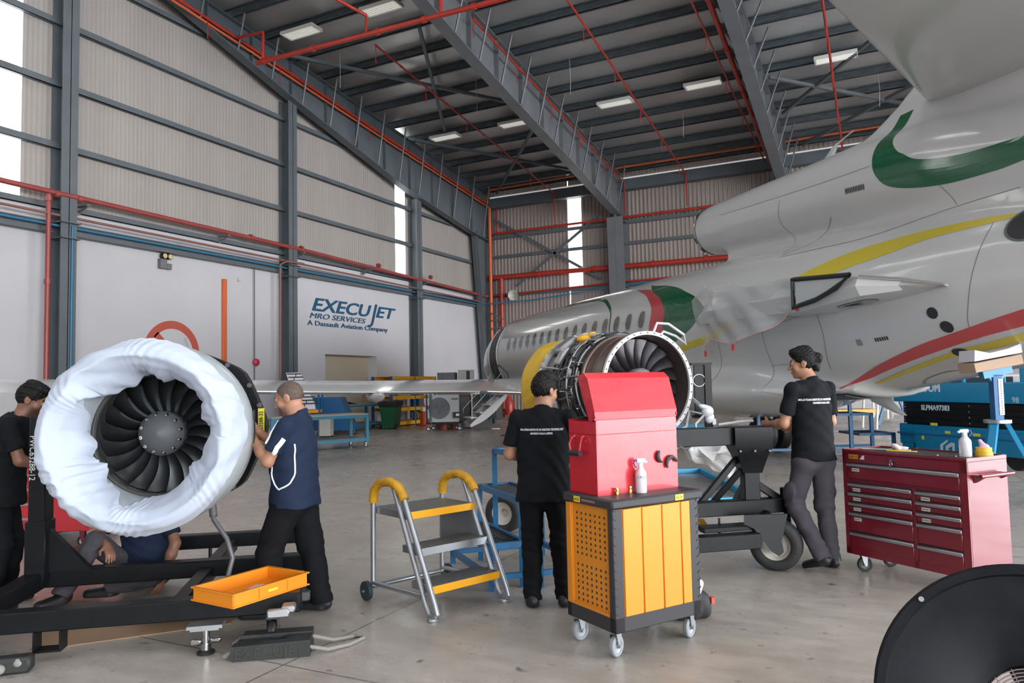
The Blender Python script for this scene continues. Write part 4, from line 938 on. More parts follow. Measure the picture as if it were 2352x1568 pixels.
# ================================================================ engines and their stands
m_blk = mat('black_satin_steel', (0.007, 0.0075, 0.009), 0.38, spec=0.2, var=0.3, vscale=6)
m_nac = mat('white_nacelle_paint', (0.42, 0.465, 0.50), 0.25, coat=0.35)
m_cloth = mat('white_cotton_sheet', (0.40, 0.445, 0.54), 0.85, bump=0.2, bscale=25, sheen=0.2)
m_blade = mat('dark_titanium_blade', (0.05, 0.053, 0.056), 0.33, metal=0.75)
m_blade2 = mat('grey_titanium_blade', (0.042, 0.039, 0.042), 0.32, metal=0.7)
m_spin = mat('grey_spinner', (0.09, 0.095, 0.10), 0.5, bump=0.25, bscale=220)
m_duct = mat('dark_fan_duct', (0.045, 0.045, 0.045), 0.35)
m_gcase = mat('pale_blue_casing', (0.34, 0.40, 0.44), 0.35, metal=0.4)
m_gry = mat('dark_grey_casing', (0.085, 0.085, 0.09), 0.42, metal=0.3)
m_yelp = mat('yellow_enamel', (0.72, 0.36, 0.02), 0.4)
m_ylab = mat('yellow_label', (0.75, 0.62, 0.05), 0.5)
m_wtxt = mat('white_stencil', (0.65, 0.65, 0.65), 0.6)
m_orng = mat('orange_plastic', (0.70, 0.225, 0.010), 0.42)
m_cord = mat('grey_rope', (0.22, 0.21, 0.19), 0.9)

def blade_mesh(r0, r1, n=20, tw0=0.5, tw1=1.15, ch0=0.075, ch1=0.15, thick=0.006, sweep=0.05, curl=0.5):
    """one fan blade pointing along +x, engine axis along y"""
    mb = MB(); R = []
    for i in range(10):
        t = i/9; r = r0+(r1-r0)*t; a = tw0+(tw1-tw0)*t; ch = ch0+(ch1-ch0)*t**0.8; row = []
        ph = curl*math.sin(t*PI*1.1)*0.12-curl*0.1*t
        for k in range(7):
            u = k/6-0.5; cam_ = 0.10*ch*(1-4*u*u); y = u*ch*math.cos(a)-cam_*math.sin(a)+sweep*t*t*-0.3; z = u*ch*math.sin(a)+cam_*math.cos(a)+ph*r1
            ang = z/r; row.append(V((r*math.cos(ang), y, r*math.sin(ang))))
        th = thick*(1.3-0.8*t); R.append([p+V((0, th*math.sin(a), 0)) for p in row]+[p-V((0, th*math.sin(a), 0))+V((0, 0, -th*math.cos(a))) for p in reversed(row)])
    mb.loft(R); return mb
def fan(parent, n, r0, r1, y, m, **k):
    b0 = obj('fan_blade', blade_mesh(r0, r1, **k), m, parent, sharp=50); b0.location = (0, y, 0)
    for i in range(1, n):
        b = b0.copy(); COL.objects.link(b); b.parent = parent; b.rotation_euler = (0, 2*PI*i/n, 0)
    return b0

# ---- left engine with white nacelle, hung in the stand
LEO = cw(-2.30, 4.50, 1.28); LROT = VIEW_ROT+0.13
le_ = thing('turbofan_engine', 'turbofan engine with white inlet cowl wrapped in white cloth on black stand', 'jet engine', LEO, LROT)
Y_ = (0, 1, 0)
mb = MB(); mb.lathe([(0.41, 0.40), (0.415, 0.3), (0.435, 0.14), (0.465, 0.04), (0.505, 0.0), (0.55, 0.03), (0.585, 0.11), (0.602, 0.22), (0.605, 0.36), (0.598, 0.52), (0.585, 0.56), (0.55, 0.56), (0.55, 0.45), (0.46, 0.42)], (0, 0, 0), Y_, n=72, closed=True); cowl = obj('inlet_cowl', mb, m_nac, le_)
mb = MB(); mb.bx(0.5935, 0.603, 0.485, 0.515, -0.14, 0.14); obj('cowl_seal', mb, m_black, cowl)
mb = MB(); mb.lathe([(0.40, 0.40), (0.385, 0.42), (0.40, 0.52), (0.40, 0.80), (0.44, 0.80), (0.44, 0.40)], (0, 0, 0), Y_, n=64, closed=True); obj('fan_case', mb, m_duct, le_)
mb = MB(); mb.lathe([(0.404, 0.40), (0.395, 0.405), (0.395, 0.425), (0.404, 0.43)], (0, 0, 0), Y_, n=64, closed=True); obj('rub_strip', mb, mat('olive_rub_strip', (0.12, 0.11, 0.075), 0.5), le_)
fan(le_, 20, 0.14, 0.392, 0.56, m_blade)
mb = MB(); mb.lathe([(0.002, 0.40), (0.012, 0.402), (0.09, 0.445), (0.145, 0.485), (0.15, 0.5), (0.145, 0.65), (0, 0.65)], (0, 0, 0), Y_, n=48); sp_ = obj('spinner', mb, m_spin, le_)
mb = MB()
for i in range(12):
    a = 2*PI*i/12+0.2; mb.cyl((0.125*math.cos(a), 0.462, 0.125*math.sin(a)), (0.133*math.cos(a), 0.478, 0.133*math.sin(a)), 0.010, n=8); mb.box((0.128*math.cos(a), 0.46, 0.128*math.sin(a)), (0.018, 0.012, 0.014), rotm(0, -a, 0), 0.003)
obj('spinner_bolt', mb, m_chrome, sp_)
mb = MB(); mb.lathe([(0, 0.8), (0.4, 0.8), (0.42, 0.82), (0.40, 1.0), (0.35, 1.05), (0.35, 1.5), (0.25, 1.8), (0.2, 1.9), (0, 1.9)], (0, 0, 0), Y_, n=48); core = obj('core_casing', mb, m_gcase, le_)
mb = MB()
n = 36
for i in range(n*2):
    pass
prof = []
for i in range(144):
    a = 2*PI*i/144; r = 0.47+0.012*(1 if math.cos(a*36) > 0 else -1); prof.append((r*math.cos(a), 0.83, r*math.sin(a)))
mb.prism(prof, (0, 0.025, 0)); obj('scalloped_flange', mb, m_gcase, core)
rng = random.Random(11); mb = MB()
for i in range(26):
    a = rng.uniform(-1.2, 1.5); r = rng.uniform(0.36, 0.46); mb.cyl((r*math.cos(a), 0.80, r*math.sin(a)), (r*math.cos(a), 0.77+rng.uniform(-0.02, 0.01), r*math.sin(a)), rng.uniform(0.008, 0.018), n=8)
obj('flange_bolt', mb, m_chrome, core)
mb = MB()
for i in range(9):
    a = -1.3+i*0.33; mb.tube([(0.44*math.cos(a), 0.79, 0.44*math.sin(a)), (0.47*math.cos(a+0.05), 0.74, 0.47*math.sin(a+0.05)), (0.45*math.cos(a+0.18), 0.76, 0.45*math.sin(a+0.18)), (0.42*math.cos(a+0.25), 0.8, 0.42*math.sin(a+0.25))], 0.009, 6)
obj('wire_harness', mb, m_black, core)
# accessory bundle under the right side
mb = MB()
for i in range(16):
    a = -1.35+0.05*i; p = V((0.47*math.cos(a), 0.62+0.03*(i % 5), 0.47*math.sin(a))); q = p+V((rng.uniform(-0.05, 0.08), rng.uniform(0.05, 0.2), rng.uniform(-0.10, 0.06))); mb.tube([p, (p+q)/2+V((0.03, 0, -0.03)), q], 0.012, 6)
obj('fuel_line', mb, m_alu, core)
for (a, c) in ((-0.95, (0.10, 0.14, 0.1)), (-0.7, (0.08, 0.16, 0.12)), (-1.2, (0.12, 0.18, 0.09))):
    mb = MB(); mb.box((0.50*math.cos(a), 0.72, 0.50*math.sin(a)), c, rotm(0, -a, 0), 0.015); obj('accessory_unit', mb, m_gry, core)
# cloth wrapped round the lip
def prof_pt(t):                          # t 0 = inside the throat, 1 = outside
    P = [(0.398, 0.34), (0.405, 0.26), (0.425, 0.15), (0.452, 0.05), (0.50, -0.018), (0.555, 0.012), (0.592, 0.095), (0.612, 0.2), (0.616, 0.27)]
    i = t*(len(P)-1); k = min(int(i), len(P)-2); f = i-k
    return P[k][0]*(1-f)+P[k+1][0]*f, P[k][1]*(1-f)+P[k+1][1]*f
def cloth_pt(u, v):
    a = 2*PI*u
    inn = 0.10+0.10*math.sin(3*a+0.7)+0.06*math.sin(7*a+2)+0.05*math.sin(13*a)        # ragged inner edge
    inn -= 0.30*math.exp(-((a-2.0)/0.35)**2)+0.22*math.exp(-((a-3.6)/0.5)**2)+0.25*math.exp(-((a-0.2)/0.45)**2)
    out = 0.80+0.06*math.sin(5*a+1)+0.05*math.sin(2*a+0.4)
    t = max(0.0, inn)+(out-max(0.0, inn))*v
    r, y = prof_pt(min(1, t))
    f = 0.007*math.sin(31*a+16*v+2.5*math.sin(5*a))*max(0, math.sin(2*a+0.5))**2+0.006*math.sin(9*a-11*v+2*math.sin(3*a))+0.004*math.sin(67*a+24*v+3*math.sin(7*a))*math.sin(3*a+0.3)**4
    if inn < 0 and v < 0.5: r -= (0.5-v)*(-inn)*0.75; y -= (0.5-v)*0.12
    loose = max(0, math.cos(a-2.55))**6*0.045*max(0, 1-abs(v-0.25)*3)+max(0, math.cos(a+0.55))**5*0.05*max(0, 1-abs(v-0.2)*3)
    nx = (0.5-r)*0 + (1 if v > 0.55 else -1 if v < 0.3 else (v-0.425)/0.125)
    r2 = r+(0.008+f)*nx-loose; y2 = y-(0.010+f)*(1-abs(nx)*0.6)
    return (r2*math.cos(a), y2, r2*math.sin(a))
mb = MB(); nu, nv = 420, 30
G = [[mb.v(cloth_pt(i/nu, j/nv)) for j in range(nv+1)] for i in range(nu)]
for i in range(nu):
    for j in range(nv): mb.face([G[i][j], G[(i+1) % nu][j], G[(i+1) % nu][j+1], G[i][j+1]])
tag(obj('dust_sheet', [bmesh.ops.transform(mb.bm, matrix=Matrix.Translation(LEO) @ Matrix.Rotation(LROT, 4, 'Z'), verts=mb.bm.verts), mb][1], m_cloth, None, sharp=180), 'crumpled white cloth wrapped round the left engine inlet lip', 'cloth')
# hanging flaps of the cloth
# drain hose under the cowl
mb = MB(); mb.tube([(0.36, 0.36, -0.49), (0.38, 0.33, -0.56), (0.47, 0.30, -0.68), (0.51, 0.28, -0.80), (0.48, 0.27, -0.93), (0.42, 0.26, -0.99)], 0.016, 10); mb.cyl((0.36, 0.37, -0.47), (0.375, 0.345, -0.54), 0.025); mb.cyl((0.43, 0.26, -0.97), (0.40, 0.255, -1.0), 0.024); obj('drain_hose', mb, mat('dark_grey_hose', (0.07, 0.07, 0.075), 0.4), le_)

# ---- the black stand
SO = cw(-2.3, 4.45, 0); SROT = VIEW_ROT+0.2
st_ = thing('engine_stand', 'low black wheeled steel stand carrying the left engine', 'engine stand', SO, SROT)
def sb(name, a, b, w, h, m=m_blk, par=None, up=(0, 0, 1)):
    mb = MB(); mb.beam(a, b, w, h, up, 0.008); return obj(name, mb, m, par or st_)
sb('front_rail', (-1.6, 0.10, 0.235), (0.98, 0.10, 0.235), 0.12, 0.12); sb('middle_rail', (-0.95, 1.19, 0.235), (0.98, 1.19, 0.235), 0.12, 0.12); sb('rear_rail', (-0.6, 2.26, 0.235), (0.82, 2.26, 0.235), 0.12, 0.12)
sb('cross_rail', (-0.92, 0.16, 0.24), (-0.92, 2.3, 0.24), 0.12, 0.12); sb('cross_rail', (0.22, 0.16, 0.2), (0.22, 2.2, 0.2), 0.10, 0.10)
po = sb('post', (-0.90, 1.12, 0.2), (-0.90, 1.12, 1.40), 0.16, 0.11, up=(1, 0, 0))
mb = MB(); mb.prism([(-0.84, 1.10, 0.29), (-0.56, 1.10, 0.29), (-0.84, 1.10, 0.60)], (0, 0.06, 0)); mb.bx(-0.97, -0.835, 1.03, 1.21, 0.25, 0.66, 0.006); obj('gusset', mb, m_blk, st_)
mb = MB(); mb.bx(-0.9, -0.5, 1.08, 1.2, 1.24, 1.34, 0.01); obj('cradle_arm', mb, m_blk, po)
M = basis_m((-0.945, 1.037, 1.36), (0, 0, -1), (1, 0, 0)); text_obj('stencil', 'PWC63288-12', 0.055, M @ Matrix.Translation((0.25, 0.0, 0.004)), m_wtxt, po, sx=0.95)
# turnover ring segment with label
mb = MB(); pr = []
for i in range(25):
    a = rad(-62+i*6.2); pr.append((a, ))
ro, ri = 0.60, 0.49
def cpt(r, a, y): k = 1.0-0.05*abs(math.sin(a*4)); return (r*k*math.cos(a)-0.02, y, r*k*math.sin(a))
A = [[cpt(ro, a[0], 1.02), cpt(ro, a[0], 1.14), cpt(ri, a[0], 1.14), cpt(ri, a[0], 1.02)] for a in pr]
mb.loft(A); rg = obj('turnover_ring', mb, m_blk, le_, sharp=25)
for a, y in ((1.45, 1.0), (1.0, 1.0), (0.6, 1.0), (0.3, 1.0), (-0.9, 1.0), (-1.02, 1.0)):
    mb = MB(); mb.cyl((0.555*math.cos(a), 1.02, 0.555*math.sin(a)), (0.555*math.cos(a), 1.0, 0.555*math.sin(a)), 0.018, n=10); obj('ring_bolt', mb, m_chrome, rg)
mb = MB(); mb.bx(0.52, 0.565, 1.010, 1.016, -0.12, 0.14); lb_ = obj('ring_label', mb, m_ylab, rg)
text_obj('label_text', 'PWC63288-32', 0.042, basis_m((0.532, 1.006, 0.01), (0, 0, 1), (-1, 0, 0)) @ Matrix.Translation((0, -0.025, 0)), m_blk, lb_, sx=0.85)
# tie brackets from ring to stand
sb('ring_support', (0.68, 1.19, 0.3), (0.68, 1.19, 0.62), 0.08, 0.08)
for x in (-0.45, 0.36):
    mb = MB(); y = 0.10
    for (a, b) in (((x-0.07, y, 0.17), (x-0.07, y, 0.06)), ((x+0.07, y, 0.17), (x+0.07, y, 0.06)), ((x-0.075, y, 0.06), (x+0.075, y, 0.06))): mb.beam(a, b, 0.012, 0.10, (0, 1, 0))
    if x < 0: obj('fork_pocket', mb, m_blk, st_)
mb = MB()
for x in (0.1,):
    for (a, b) in (((x-0.07, 2.26, 0.17), (x-0.07, 2.26, 0.06)), ((x+0.07, 2.26, 0.17), (x+0.07, 2.26, 0.06)), ((x-0.075, 2.26, 0.06), (x+0.075, 2.26, 0.06))): mb.beam(a, b, 0.012, 0.10, (0, 1, 0))
obj('fork_pocket', mb, m_blk, st_)
mb = MB(); mb.bx(-0.15, 1.0, 0.55, 0.72, 0.10, 0.16, 0.01); tr_ = obj('tow_bar', mb, m_gry, st_)
mb = MB(); mb.bx(0.28, 0.38, 0.545, 0.549, 0.12, 0.15); obj('hazard_label', mb, m_ylab, tr_)
# floor lock jack and caster
jx = (SO.xy-on_z(473, 1500).xy); Mi = wm(st_).inverted()
j = Mi @ on_z(473, 1500)
mb = MB(); mb.bx(j.x-0.1, j.x+0.1, j.y-0.05, j.y+0.05, 0.155, 0.175); mb.bx(j.x-0.08, j.x+0.08, j.y-0.05, j.y+0.05, 0.145, 0.155); jk = obj('floor_lock', mb, m_alu, st_)
mb = MB(); mb.cyl((j.x, j.y, 0.15), (j.x, j.y, 0.025), 0.022, n=14); mb.cyl((j.x, j.y, 0.06), (j.x, j.y, 0.02), 0.03, n=14); mb.bx(j.x-0.085, j.x-0.025, j.y-0.025, j.y+0.005, 0.055, 0.09, 0.008); mb.bx(j.x+0.025, j.x+0.085, j.y-0.01, j.y+0.02, 0.06, 0.09, 0.008); obj('lock_leg', mb, m_chrome, jk)
mb = MB(); mb.lathe([(0, 0), (0.05, 0), (0.052, 0.012), (0.03, 0.025), (0, 0.025)], (j.x, j.y, 0), n=20); obj('foot_pad', mb, m_black, jk)
def caster(parent, x, y, R, w, name='caster', top=None, m_w=m_black, m_h=m_alu, rz=0.0, mf=m_chrome, world_top=None):
    top = top or R*2+0.05; c = bpy.data.objects.new(name, None); COL.objects.link(c); c.parent = parent; c.location = (x, y, 0); c.rotation_euler = (0, 0, rz); WM[c.name] = wm(parent) @ Matrix.Translation((x, y, 0)) @ Matrix.Rotation(rz, 4, 'Z')
    mb = MB(); mb.lathe([(R*0.62, -w*0.5), (R*0.9, -w*0.5), (R, -w*0.3), (R, w*0.3), (R*0.9, w*0.5), (R*0.62, w*0.5)], (0, 0, R), (0, 1, 0), n=28, closed=True); obj('tire', mb, m_w, c)
    mb = MB(); mb.lathe([(0, -w*0.42), (R*0.2, -w*0.5), (R*0.24, -w*0.3), (R*0.5, -w*0.28), (R*0.66, -w*0.45), (R*0.66, w*0.45), (R*0.5, w*0.28), (R*0.24, w*0.3), (R*0.2, w*0.5), (0, w*0.42)], (0, 0, R), (0, 1, 0), n=24); obj('hub', mb, m_h, c)
    mb = MB(); t = 0.004
    for sg in (-1, 1):
        y0 = sg*(w*0.5+0.006); mb.prism([(-R*0.18, y0, R*0.85), (R*0.18, y0, R*0.85), (R*0.30, y0, top-0.01), (-R*0.55, y0, top-0.01)], (0, sg*t, 0)); mb.cyl((0, sg*(w*0.5+0.002), R), (0, sg*(w*0.5+0.016), R), R*0.17, n=10)
    mb.bx(-R*0.6, R*0.35, -w*0.5-0.01, w*0.5+0.01, top-0.012, top, 0.002); mb.cyl((-R*0.1, 0, top-0.004), (-R*0.1, 0, top+0.012), R*0.35, n=14); obj('fork', mb, mf, c)
    return c
k = Mi @ on_z(627, 1482)
caster(st_, k.x, k.y+0.02, 0.075, 0.045, top=0.175, rz=rad(90)-0.15)
mb = MB(); mb.bx(k.x-0.02, k.x+0.11, k.y-0.14, k.y-0.10, 0.20, 0.25, 0.008); mb.bx(k.x+0.06, k.x+0.14, k.y-0.12, k.y-0.02, 0.22, 0.26, 0.008); obj('end_clamp', mb, m_alu, st_)
caster(st_, -1.3, 0.1, 0.075, 0.045, top=0.175)
# ---- orange tray on the front rail and pens inside
tc_ = cw(-1.655, 4.70, 0.297); tr = thing('tray', 'shallow orange plastic tray on the end of the black engine stand', 'tray', tc_, VIEW_ROT+0.86)
def tray(mb, L, W, H, t=0.006):
    for sx in (-1, 1): mb.bx(sx*L/2-t, sx*L/2+t, -W/2, W/2, 0, H, 0.002)
    for sy in (-1, 1): mb.bx(-L/2, L/2, sy*W/2-t, sy*W/2+t, 0, H, 0.002)
    mb.bx(-L/2, L/2, -W/2, W/2, 0, t)
    for z in (0.0, H-0.008):
        mb.bx(-L/2-0.014, L/2+0.014, -W/2-0.014, -W/2, z, z+0.008); mb.bx(-L/2-0.014, L/2+0.014, W/2, W/2+0.014, z, z+0.008); mb.bx(-L/2-0.014, -L/2, -W/2, W/2, z, z+0.008); mb.bx(L/2, L/2+0.014, -W/2, W/2, z, z+0.008)
tr.rotation_euler = (0, 0, 0)
_x = (V((-1.36, 4.86))-V((-1.66, 4.36))).normalized(); tr.matrix_world = Matrix.Translation(tc_) @ Matrix.Rotation(VIEW_ROT+math.atan2(_x.y, _x.x), 4, 'Z'); WM[tr.name] = tr.matrix_world.copy()
mb = MB(); tray(mb, 0.56, 0.36, 0.082); tb = obj('shell', mb, m_orng, tr)
mb = MB()
for x in (-0.10, 0.12): mb.bx(x-0.005, x+0.005, -0.192, -0.18, 0.004, 0.08)
obj('rib', mb, m_orng, tb)
mb = MB(); mb.bx(-0.035, 0.035, -0.19, -0.187, 0.035, 0.048); obj('sticker', mb, m_ylab, tb)
mg = mat('pale_pink_plastic', (0.75, 0.35, 0.40), 0.4)
Mt = wm(tr)
for i, (x, y, r, m, lb) in enumerate([(0.04, 0.04, 0.3, mg, 'pink marker pen at the back of the orange tray'), (0.05, 0.015, 0.12, mat('white_plastic', (0.75, 0.75, 0.78), 0.35), 'white marker pen beside the pink one in the tray'), (0.06, -0.02, 0.25, m_chrome, 'silver pen nearest the front in the orange tray'), (0.13, 0.0, 0.2, mat('dark_plastic', (0.1, 0.08, 0.1), 0.4), 'dark pen pointing to the right in the orange tray')]):
    mb = MB(); d = V((math.cos(r), math.sin(r), 0))*0.065; mb.tube([V((x, y, 0.017))-d, V((x, y, 0.017))+d*0.7, V((x, y, 0.017))+d], [0.009, 0.009, 0.005], 8); bmesh.ops.transform(mb.bm, matrix=Mt, verts=mb.bm.verts); tag(obj('pen', mb, m), lb, 'pen')
# ---- wheel chocks with rope
ca, cb = on_z(525, 1522), on_z(712, 1507); d = (cb-ca).normalized(); ck = thing('wheel_chock', 'black rubber wheel chock with faded letters and rope loop', 'wheel chock', ca, math.atan2(d.y, d.x))
L = (cb-ca).length
m_chk = mat('scuffed_black_rubber', (0.018, 0.02, 0.02), 0.6, var=0.4, vscale=9)
mb = MB(); mb.prism([(0.02, 0, 0), (L, 0, 0), (L, 0.0, 0.095), (0.015, 0, 0.085), (0, 0, 0.03)], (0, 0.07, 0)); fb = obj('front_block', mb, m_chk, ck)
mb = MB(); mb.prism([(0.03, 0.15, 0), (L, 0.15, 0), (L, 0.15, 0.10), (0.05, 0.15, 0.10), (0.03, 0.15, 0.07)], (0, 0.09, 0)); obj('rear_block', mb, m_chk, ck)
mb = MB(); mb.bx(0.03, L*0.5, 0.06, 0.16, 0, 0.08); mb.bx(L*0.68, L, 0.06, 0.16, 0, 0.09); obj('tie_block', mb, m_chk, ck)
text_obj('faded_letters', 'EXECUJET', 0.085, basis_m((L*0.5, -0.003, 0.018), (1, 0, 0), (0, 0, 1)), mat('faded_yellow_green', (0.026, 0.029, 0.016), 0.7), fb, sx=0.95, spacing=1.1)
mb = MB(); mb.tube([(L-0.02, 0.03, 0.05), (L+0.1, 0.04, 0.02), (L+0.22, 0.12, 0.012), (L+0.30, 0.22, 0.012), (L+0.24, 0.26, 0.012), (L+0.12, 0.20, 0.02), (L-0.02, 0.19, 0.06)], 0.011, 8); obj('rope', mb, m_cord, ck)
for kp in ([(0.02, 0.03, 0.05), (-0.03, 0.05, 0.02), (-0.02, 0.08, 0.03)], [(0.04, 0.19, 0.07), (-0.01, 0.2, 0.04), (0.0, 0.17, 0.05)]): mb = MB(); mb.tube(kp, 0.014, 8); obj('rope_knot', mb, m_cord, ck)
c2 = on_z(20, 1556); mb = MB(); mb.box((c2.x-0.12, c2.y, 0.045), (0.36, 0.1, 0.09), rotm(0, 0, VIEW_ROT+0.3), 0.015); t2 = obj('wheel_chock', mb, m_chk); tag(t2, 'black rubber chock cut by the bottom left corner', 'wheel chock')
mb = MB(); q = V((0.10, 0.06, 0.06)); mb.ell(q, (0.035, 0.03, 0.028)); mb.ell(q+V((-0.04, -0.08, -0.02)), (0.035, 0.03, 0.028)); obj('rope_knot', mb, m_cord, t2)
# cardboard under the stand
pts = [on_z(68, 1497), on_z(530, 1433), on_z(560, 1400), on_z(170, 1380), on_z(130, 1385)]
mb = MB(); mb.prism([(p.x, p.y, 0.001) for p in pts], (0, 0, 0.006)); cbd = obj('cardboard_sheet', mb, mat('brown_cardboard', (0.30, 0.19, 0.11), 0.8, var=0.2, vscale=3)); tag(cbd, 'flattened brown cardboard on the floor under the black stand', 'cardboard')

# ---- centre engine on its trolley
CEO = cw(1.18, 6.42, 1.53); CROT = VIEW_ROT+0.434
ce = thing('turbofan_engine', 'bare turbofan engine with exposed pipes and open fan on black trolley', 'jet engine', CEO, CROT)
m_wflange = mat('white_flange', (0.48, 0.47, 0.47), 0.35)
m_ecase = mat('grey_engine_case', (0.14, 0.13, 0.13), 0.38, metal=0.5)
m_bronze = mat('bronze_band', (0.13, 0.085, 0.07), 0.35, metal=0.6)
mb = MB(); mb.lathe([(0.432, 0.06), (0.436, 0.0), (0.468, 0.0), (0.468, 0.03), (0.45, 0.03), (0.45, 0.06)], (0, 0, 0), Y_, n=64, closed=True); mb.mi = 1
for i in range(40):
    a = 2*PI*i/40; mb.cyl((0.453*math.cos(a), 0.001, 0.453*math.sin(a)), (0.453*math.cos(a), -0.006, 0.453*math.sin(a)), 0.006, n=6)
fl_ = obj('front_flange', mb, [m_wflange, m_dark], ce)
mb = MB(); mb.lathe([(0.435, 0.02), (0.422, 0.1), (0.412, 0.32), (0.0, 0.55), (0.0, 0.6), (0.44, 0.5), (0.445, 0.06), (0.43, 0.02)], (0, 0, 0), Y_, n=64); obj('fan_case', mb, mat('plum_fan_duct', (0.07, 0.05, 0.05), 0.3, metal=0.2), ce)
fan(ce, 20, 0.13, 0.408, 0.2, m_blade2)
mb = MB(); mb.lathe([(0.002, -0.02), (0.05, 0.01), (0.13, 0.08), (0.15, 0.12), (0.14, 0.3), (0, 0.3)], (0, 0, 0), Y_, n=40); obj('spinner', mb, mat('pale_spinner', (0.3, 0.29, 0.3), 0.4, metal=0.4), ce)
mb = MB(); mb.lathe([(0.445, 0.06), (0.458, 0.065), (0.458, 0.085), (0.447, 0.09), (0.447, 0.2), (0.452, 0.205), (0.452, 0.23), (0.447, 0.24), (0.447, 0.36), (0.462, 0.365), (0.462, 0.39), (0.445, 0.4)], (0, 0, 0), Y_, n=64); obj('fan_case_skin', mb, m_bronze, ce)
mb = MB(); mb.lathe([(0.445, 0.4), (0.43, 0.42), (0.425, 0.55), (0.44, 0.56), (0.44, 0.585), (0.42, 0.59), (0.41, 0.7), (0.43, 0.72), (0.45, 0.95), (0.46, 1.12)], (0, 0, 0), Y_, n=64); obj('intermediate_case', mb, m_ecase, ce)
mb = MB(); prof = []
for i in range(160):
    a = 2*PI*i/160; r = 0.505+0.008*(1 if math.cos(a*40) > 0 else -1); prof.append((r*math.cos(a), 1.12, r*math.sin(a)))
mb.prism(prof, (0, 0.02, 0)); rf_ = obj('rear_flange', mb, m_wflange, ce)
mb = MB(); mb.lathe([(0.50, 1.14), (0.46, 1.2), (0.44, 1.35), (0.40, 1.5)], (0, 0, 0), Y_, n=48); obj('rear_cowl', mb, mat('pale_grey_cowl', (0.40, 0.40, 0.40), 0.3), ce)
mb = MB()
for i in range(40):
    for j in range(14): pass
def ycov(u, v):
    a = 2*PI*u; y = 1.30+0.5*v; r = np.interp(v, [0, 0.15, 0.5, 0.85, 1], [0.43, 0.475, 0.485, 0.40, 0.22]); r += 0.006*math.sin(5*a+7*v+2*math.sin(3*a))+0.005*math.sin(17*a-9*v+3*math.sin(4*a))*math.sin(2*a+1)
    if math.sin(a) < 0: r += 0.16*v*(1-v)*(-math.sin(a))
    return (r*math.cos(a), y, r*math.sin(a))
mb.grid(ycov, 90, 18); mb.lathe([(0.22, 1.80), (0, 1.82)], (0, 0, 0), Y_, n=40)
yc = obj('yellow_cover', mb, mat('yellow_vinyl', (0.62, 0.38, 0.015), 0.5, bump=0.3, bscale=18), ce, sharp=180)
# pipes, hoses and boxes round the visible (left / top) side
rng = random.Random(5)
def sp(r, a, y): return V((r*math.cos(a), y, r*math.sin(a)))
kinds = [(m_black, 'hose', 0.011), (m_alu, 'fuel_pipe', 0.008), (m_dark, 'wire_loom', 0.014), (m_chrome, 'hydraulic_pipe', 0.007)]
for i in range(34):
    m, nm, r = kinds[i % 4]; a = rng.uniform(1.2, 3.9); y = rng.uniform(0.42, 0.95); pts = [sp(0.455+rng.uniform(0, 0.03), a, y)]
    for k in range(rng.randint(3, 6)):
        if rng.random() < 0.5: a += rng.uniform(-0.35, 0.35)
        else: y = min(1.08, max(0.42, y+rng.uniform(-0.2, 0.2)))
        pts.append(sp(0.46+rng.uniform(0, 0.035), a, y))
    mb = MB(); mb.tube(pts, r, 6); obj(nm, mb, m, ce)
for a0 in (2.75, 2.95, 3.15, 3.35):
    mb = MB(); mb.tube([sp(0.468, a0, 0.48), sp(0.472, a0, 0.62), sp(0.47, a0+0.05, 0.75), sp(0.48, a0+0.02, 0.9), sp(0.50, a0, 1.1)], 0.010, 6); obj('axial_pipe', mb, m_alu if a0 < 3 else m_gry, ce)
for k, y in enumerate((0.45, 0.52, 0.63, 0.80)):
    mb = MB(); mb.tube([sp(0.47+0.004*k, a, y+0.02*math.sin(3*a+k)) for a in np.linspace(1.1, 5.0, 34)], 0.010, 6); obj('ring_harness', mb, m_black if k % 2 else m_alu, ce)
for (a, y, sz, m, nm) in ((2.2, 0.95, (0.10, 0.16, 0.24), m_alu, 'foil_box'), (2.5, 0.86, (0.06, 0.12, 0.2), mat('crinkled_clear_wrap', (0.45, 0.45, 0.44), 0.2, metal=0.5, bump=0.8, bscale=30), 'wrapped_unit'), (1.75, 0.72, (0.07, 0.14, 0.12), m_alu, 'control_unit'), (1.95, 0.55, (0.05, 0.10, 0.12), m_ecase, 'valve_body'), (3.5, 0.9, (0.04, 0.10, 0.10), m_wflange, 'round_cover'), (2.9, 0.58, (0.04, 0.06, 0.1), m_chrome, 'clamp_block'), (1.45, 0.5, (0.06, 0.12, 0.08), m_alu, 'sensor_block')):
    mb = MB(); mb.box(sp(0.475, a, y), sz, rotm(0, -a, 0), 0.02); obj(nm, mb, m, ce)
mb = MB(); mb.ell(sp(0.47, 1.9, 0.8), (0.09, 0.08, 0.05)); mb.ell(sp(0.49, 1.78, 0.75), (0.05, 0.06, 0.04)); obj('yellow_tape_wrap', mb, m_yelp, ce)
mb = MB(); mb.ell(sp(0.48, 1.75, 0.88), (0.08, 0.09, 0.045)); obj('white_bag_wrap', mb, mat('white_film_bag', (0.6, 0.62, 0.64), 0.3, bump=0.5, bscale=20), ce)
mb = MB(); mb.cyl(sp(0.49, 3.25, 0.92), sp(0.53, 3.25, 0.92), 0.075, n=18); obj('round_access_cover', mb, m_wflange, ce)
mb = MB(); mb.tube([sp(0.47, 1.35, 0.06), sp(0.56, 1.32, 0.05), sp(0.585, 1.15, 0.02), sp(0.585, 0.85, 0.0), sp(0.545, 0.72, 0.0), sp(0.55, 0.9, 0.06), sp(0.53, 1.1, 0.1), sp(0.46, 1.15, 0.1)], 0.013, 8); obj('lifting_handle', mb, m_wflange, ce)
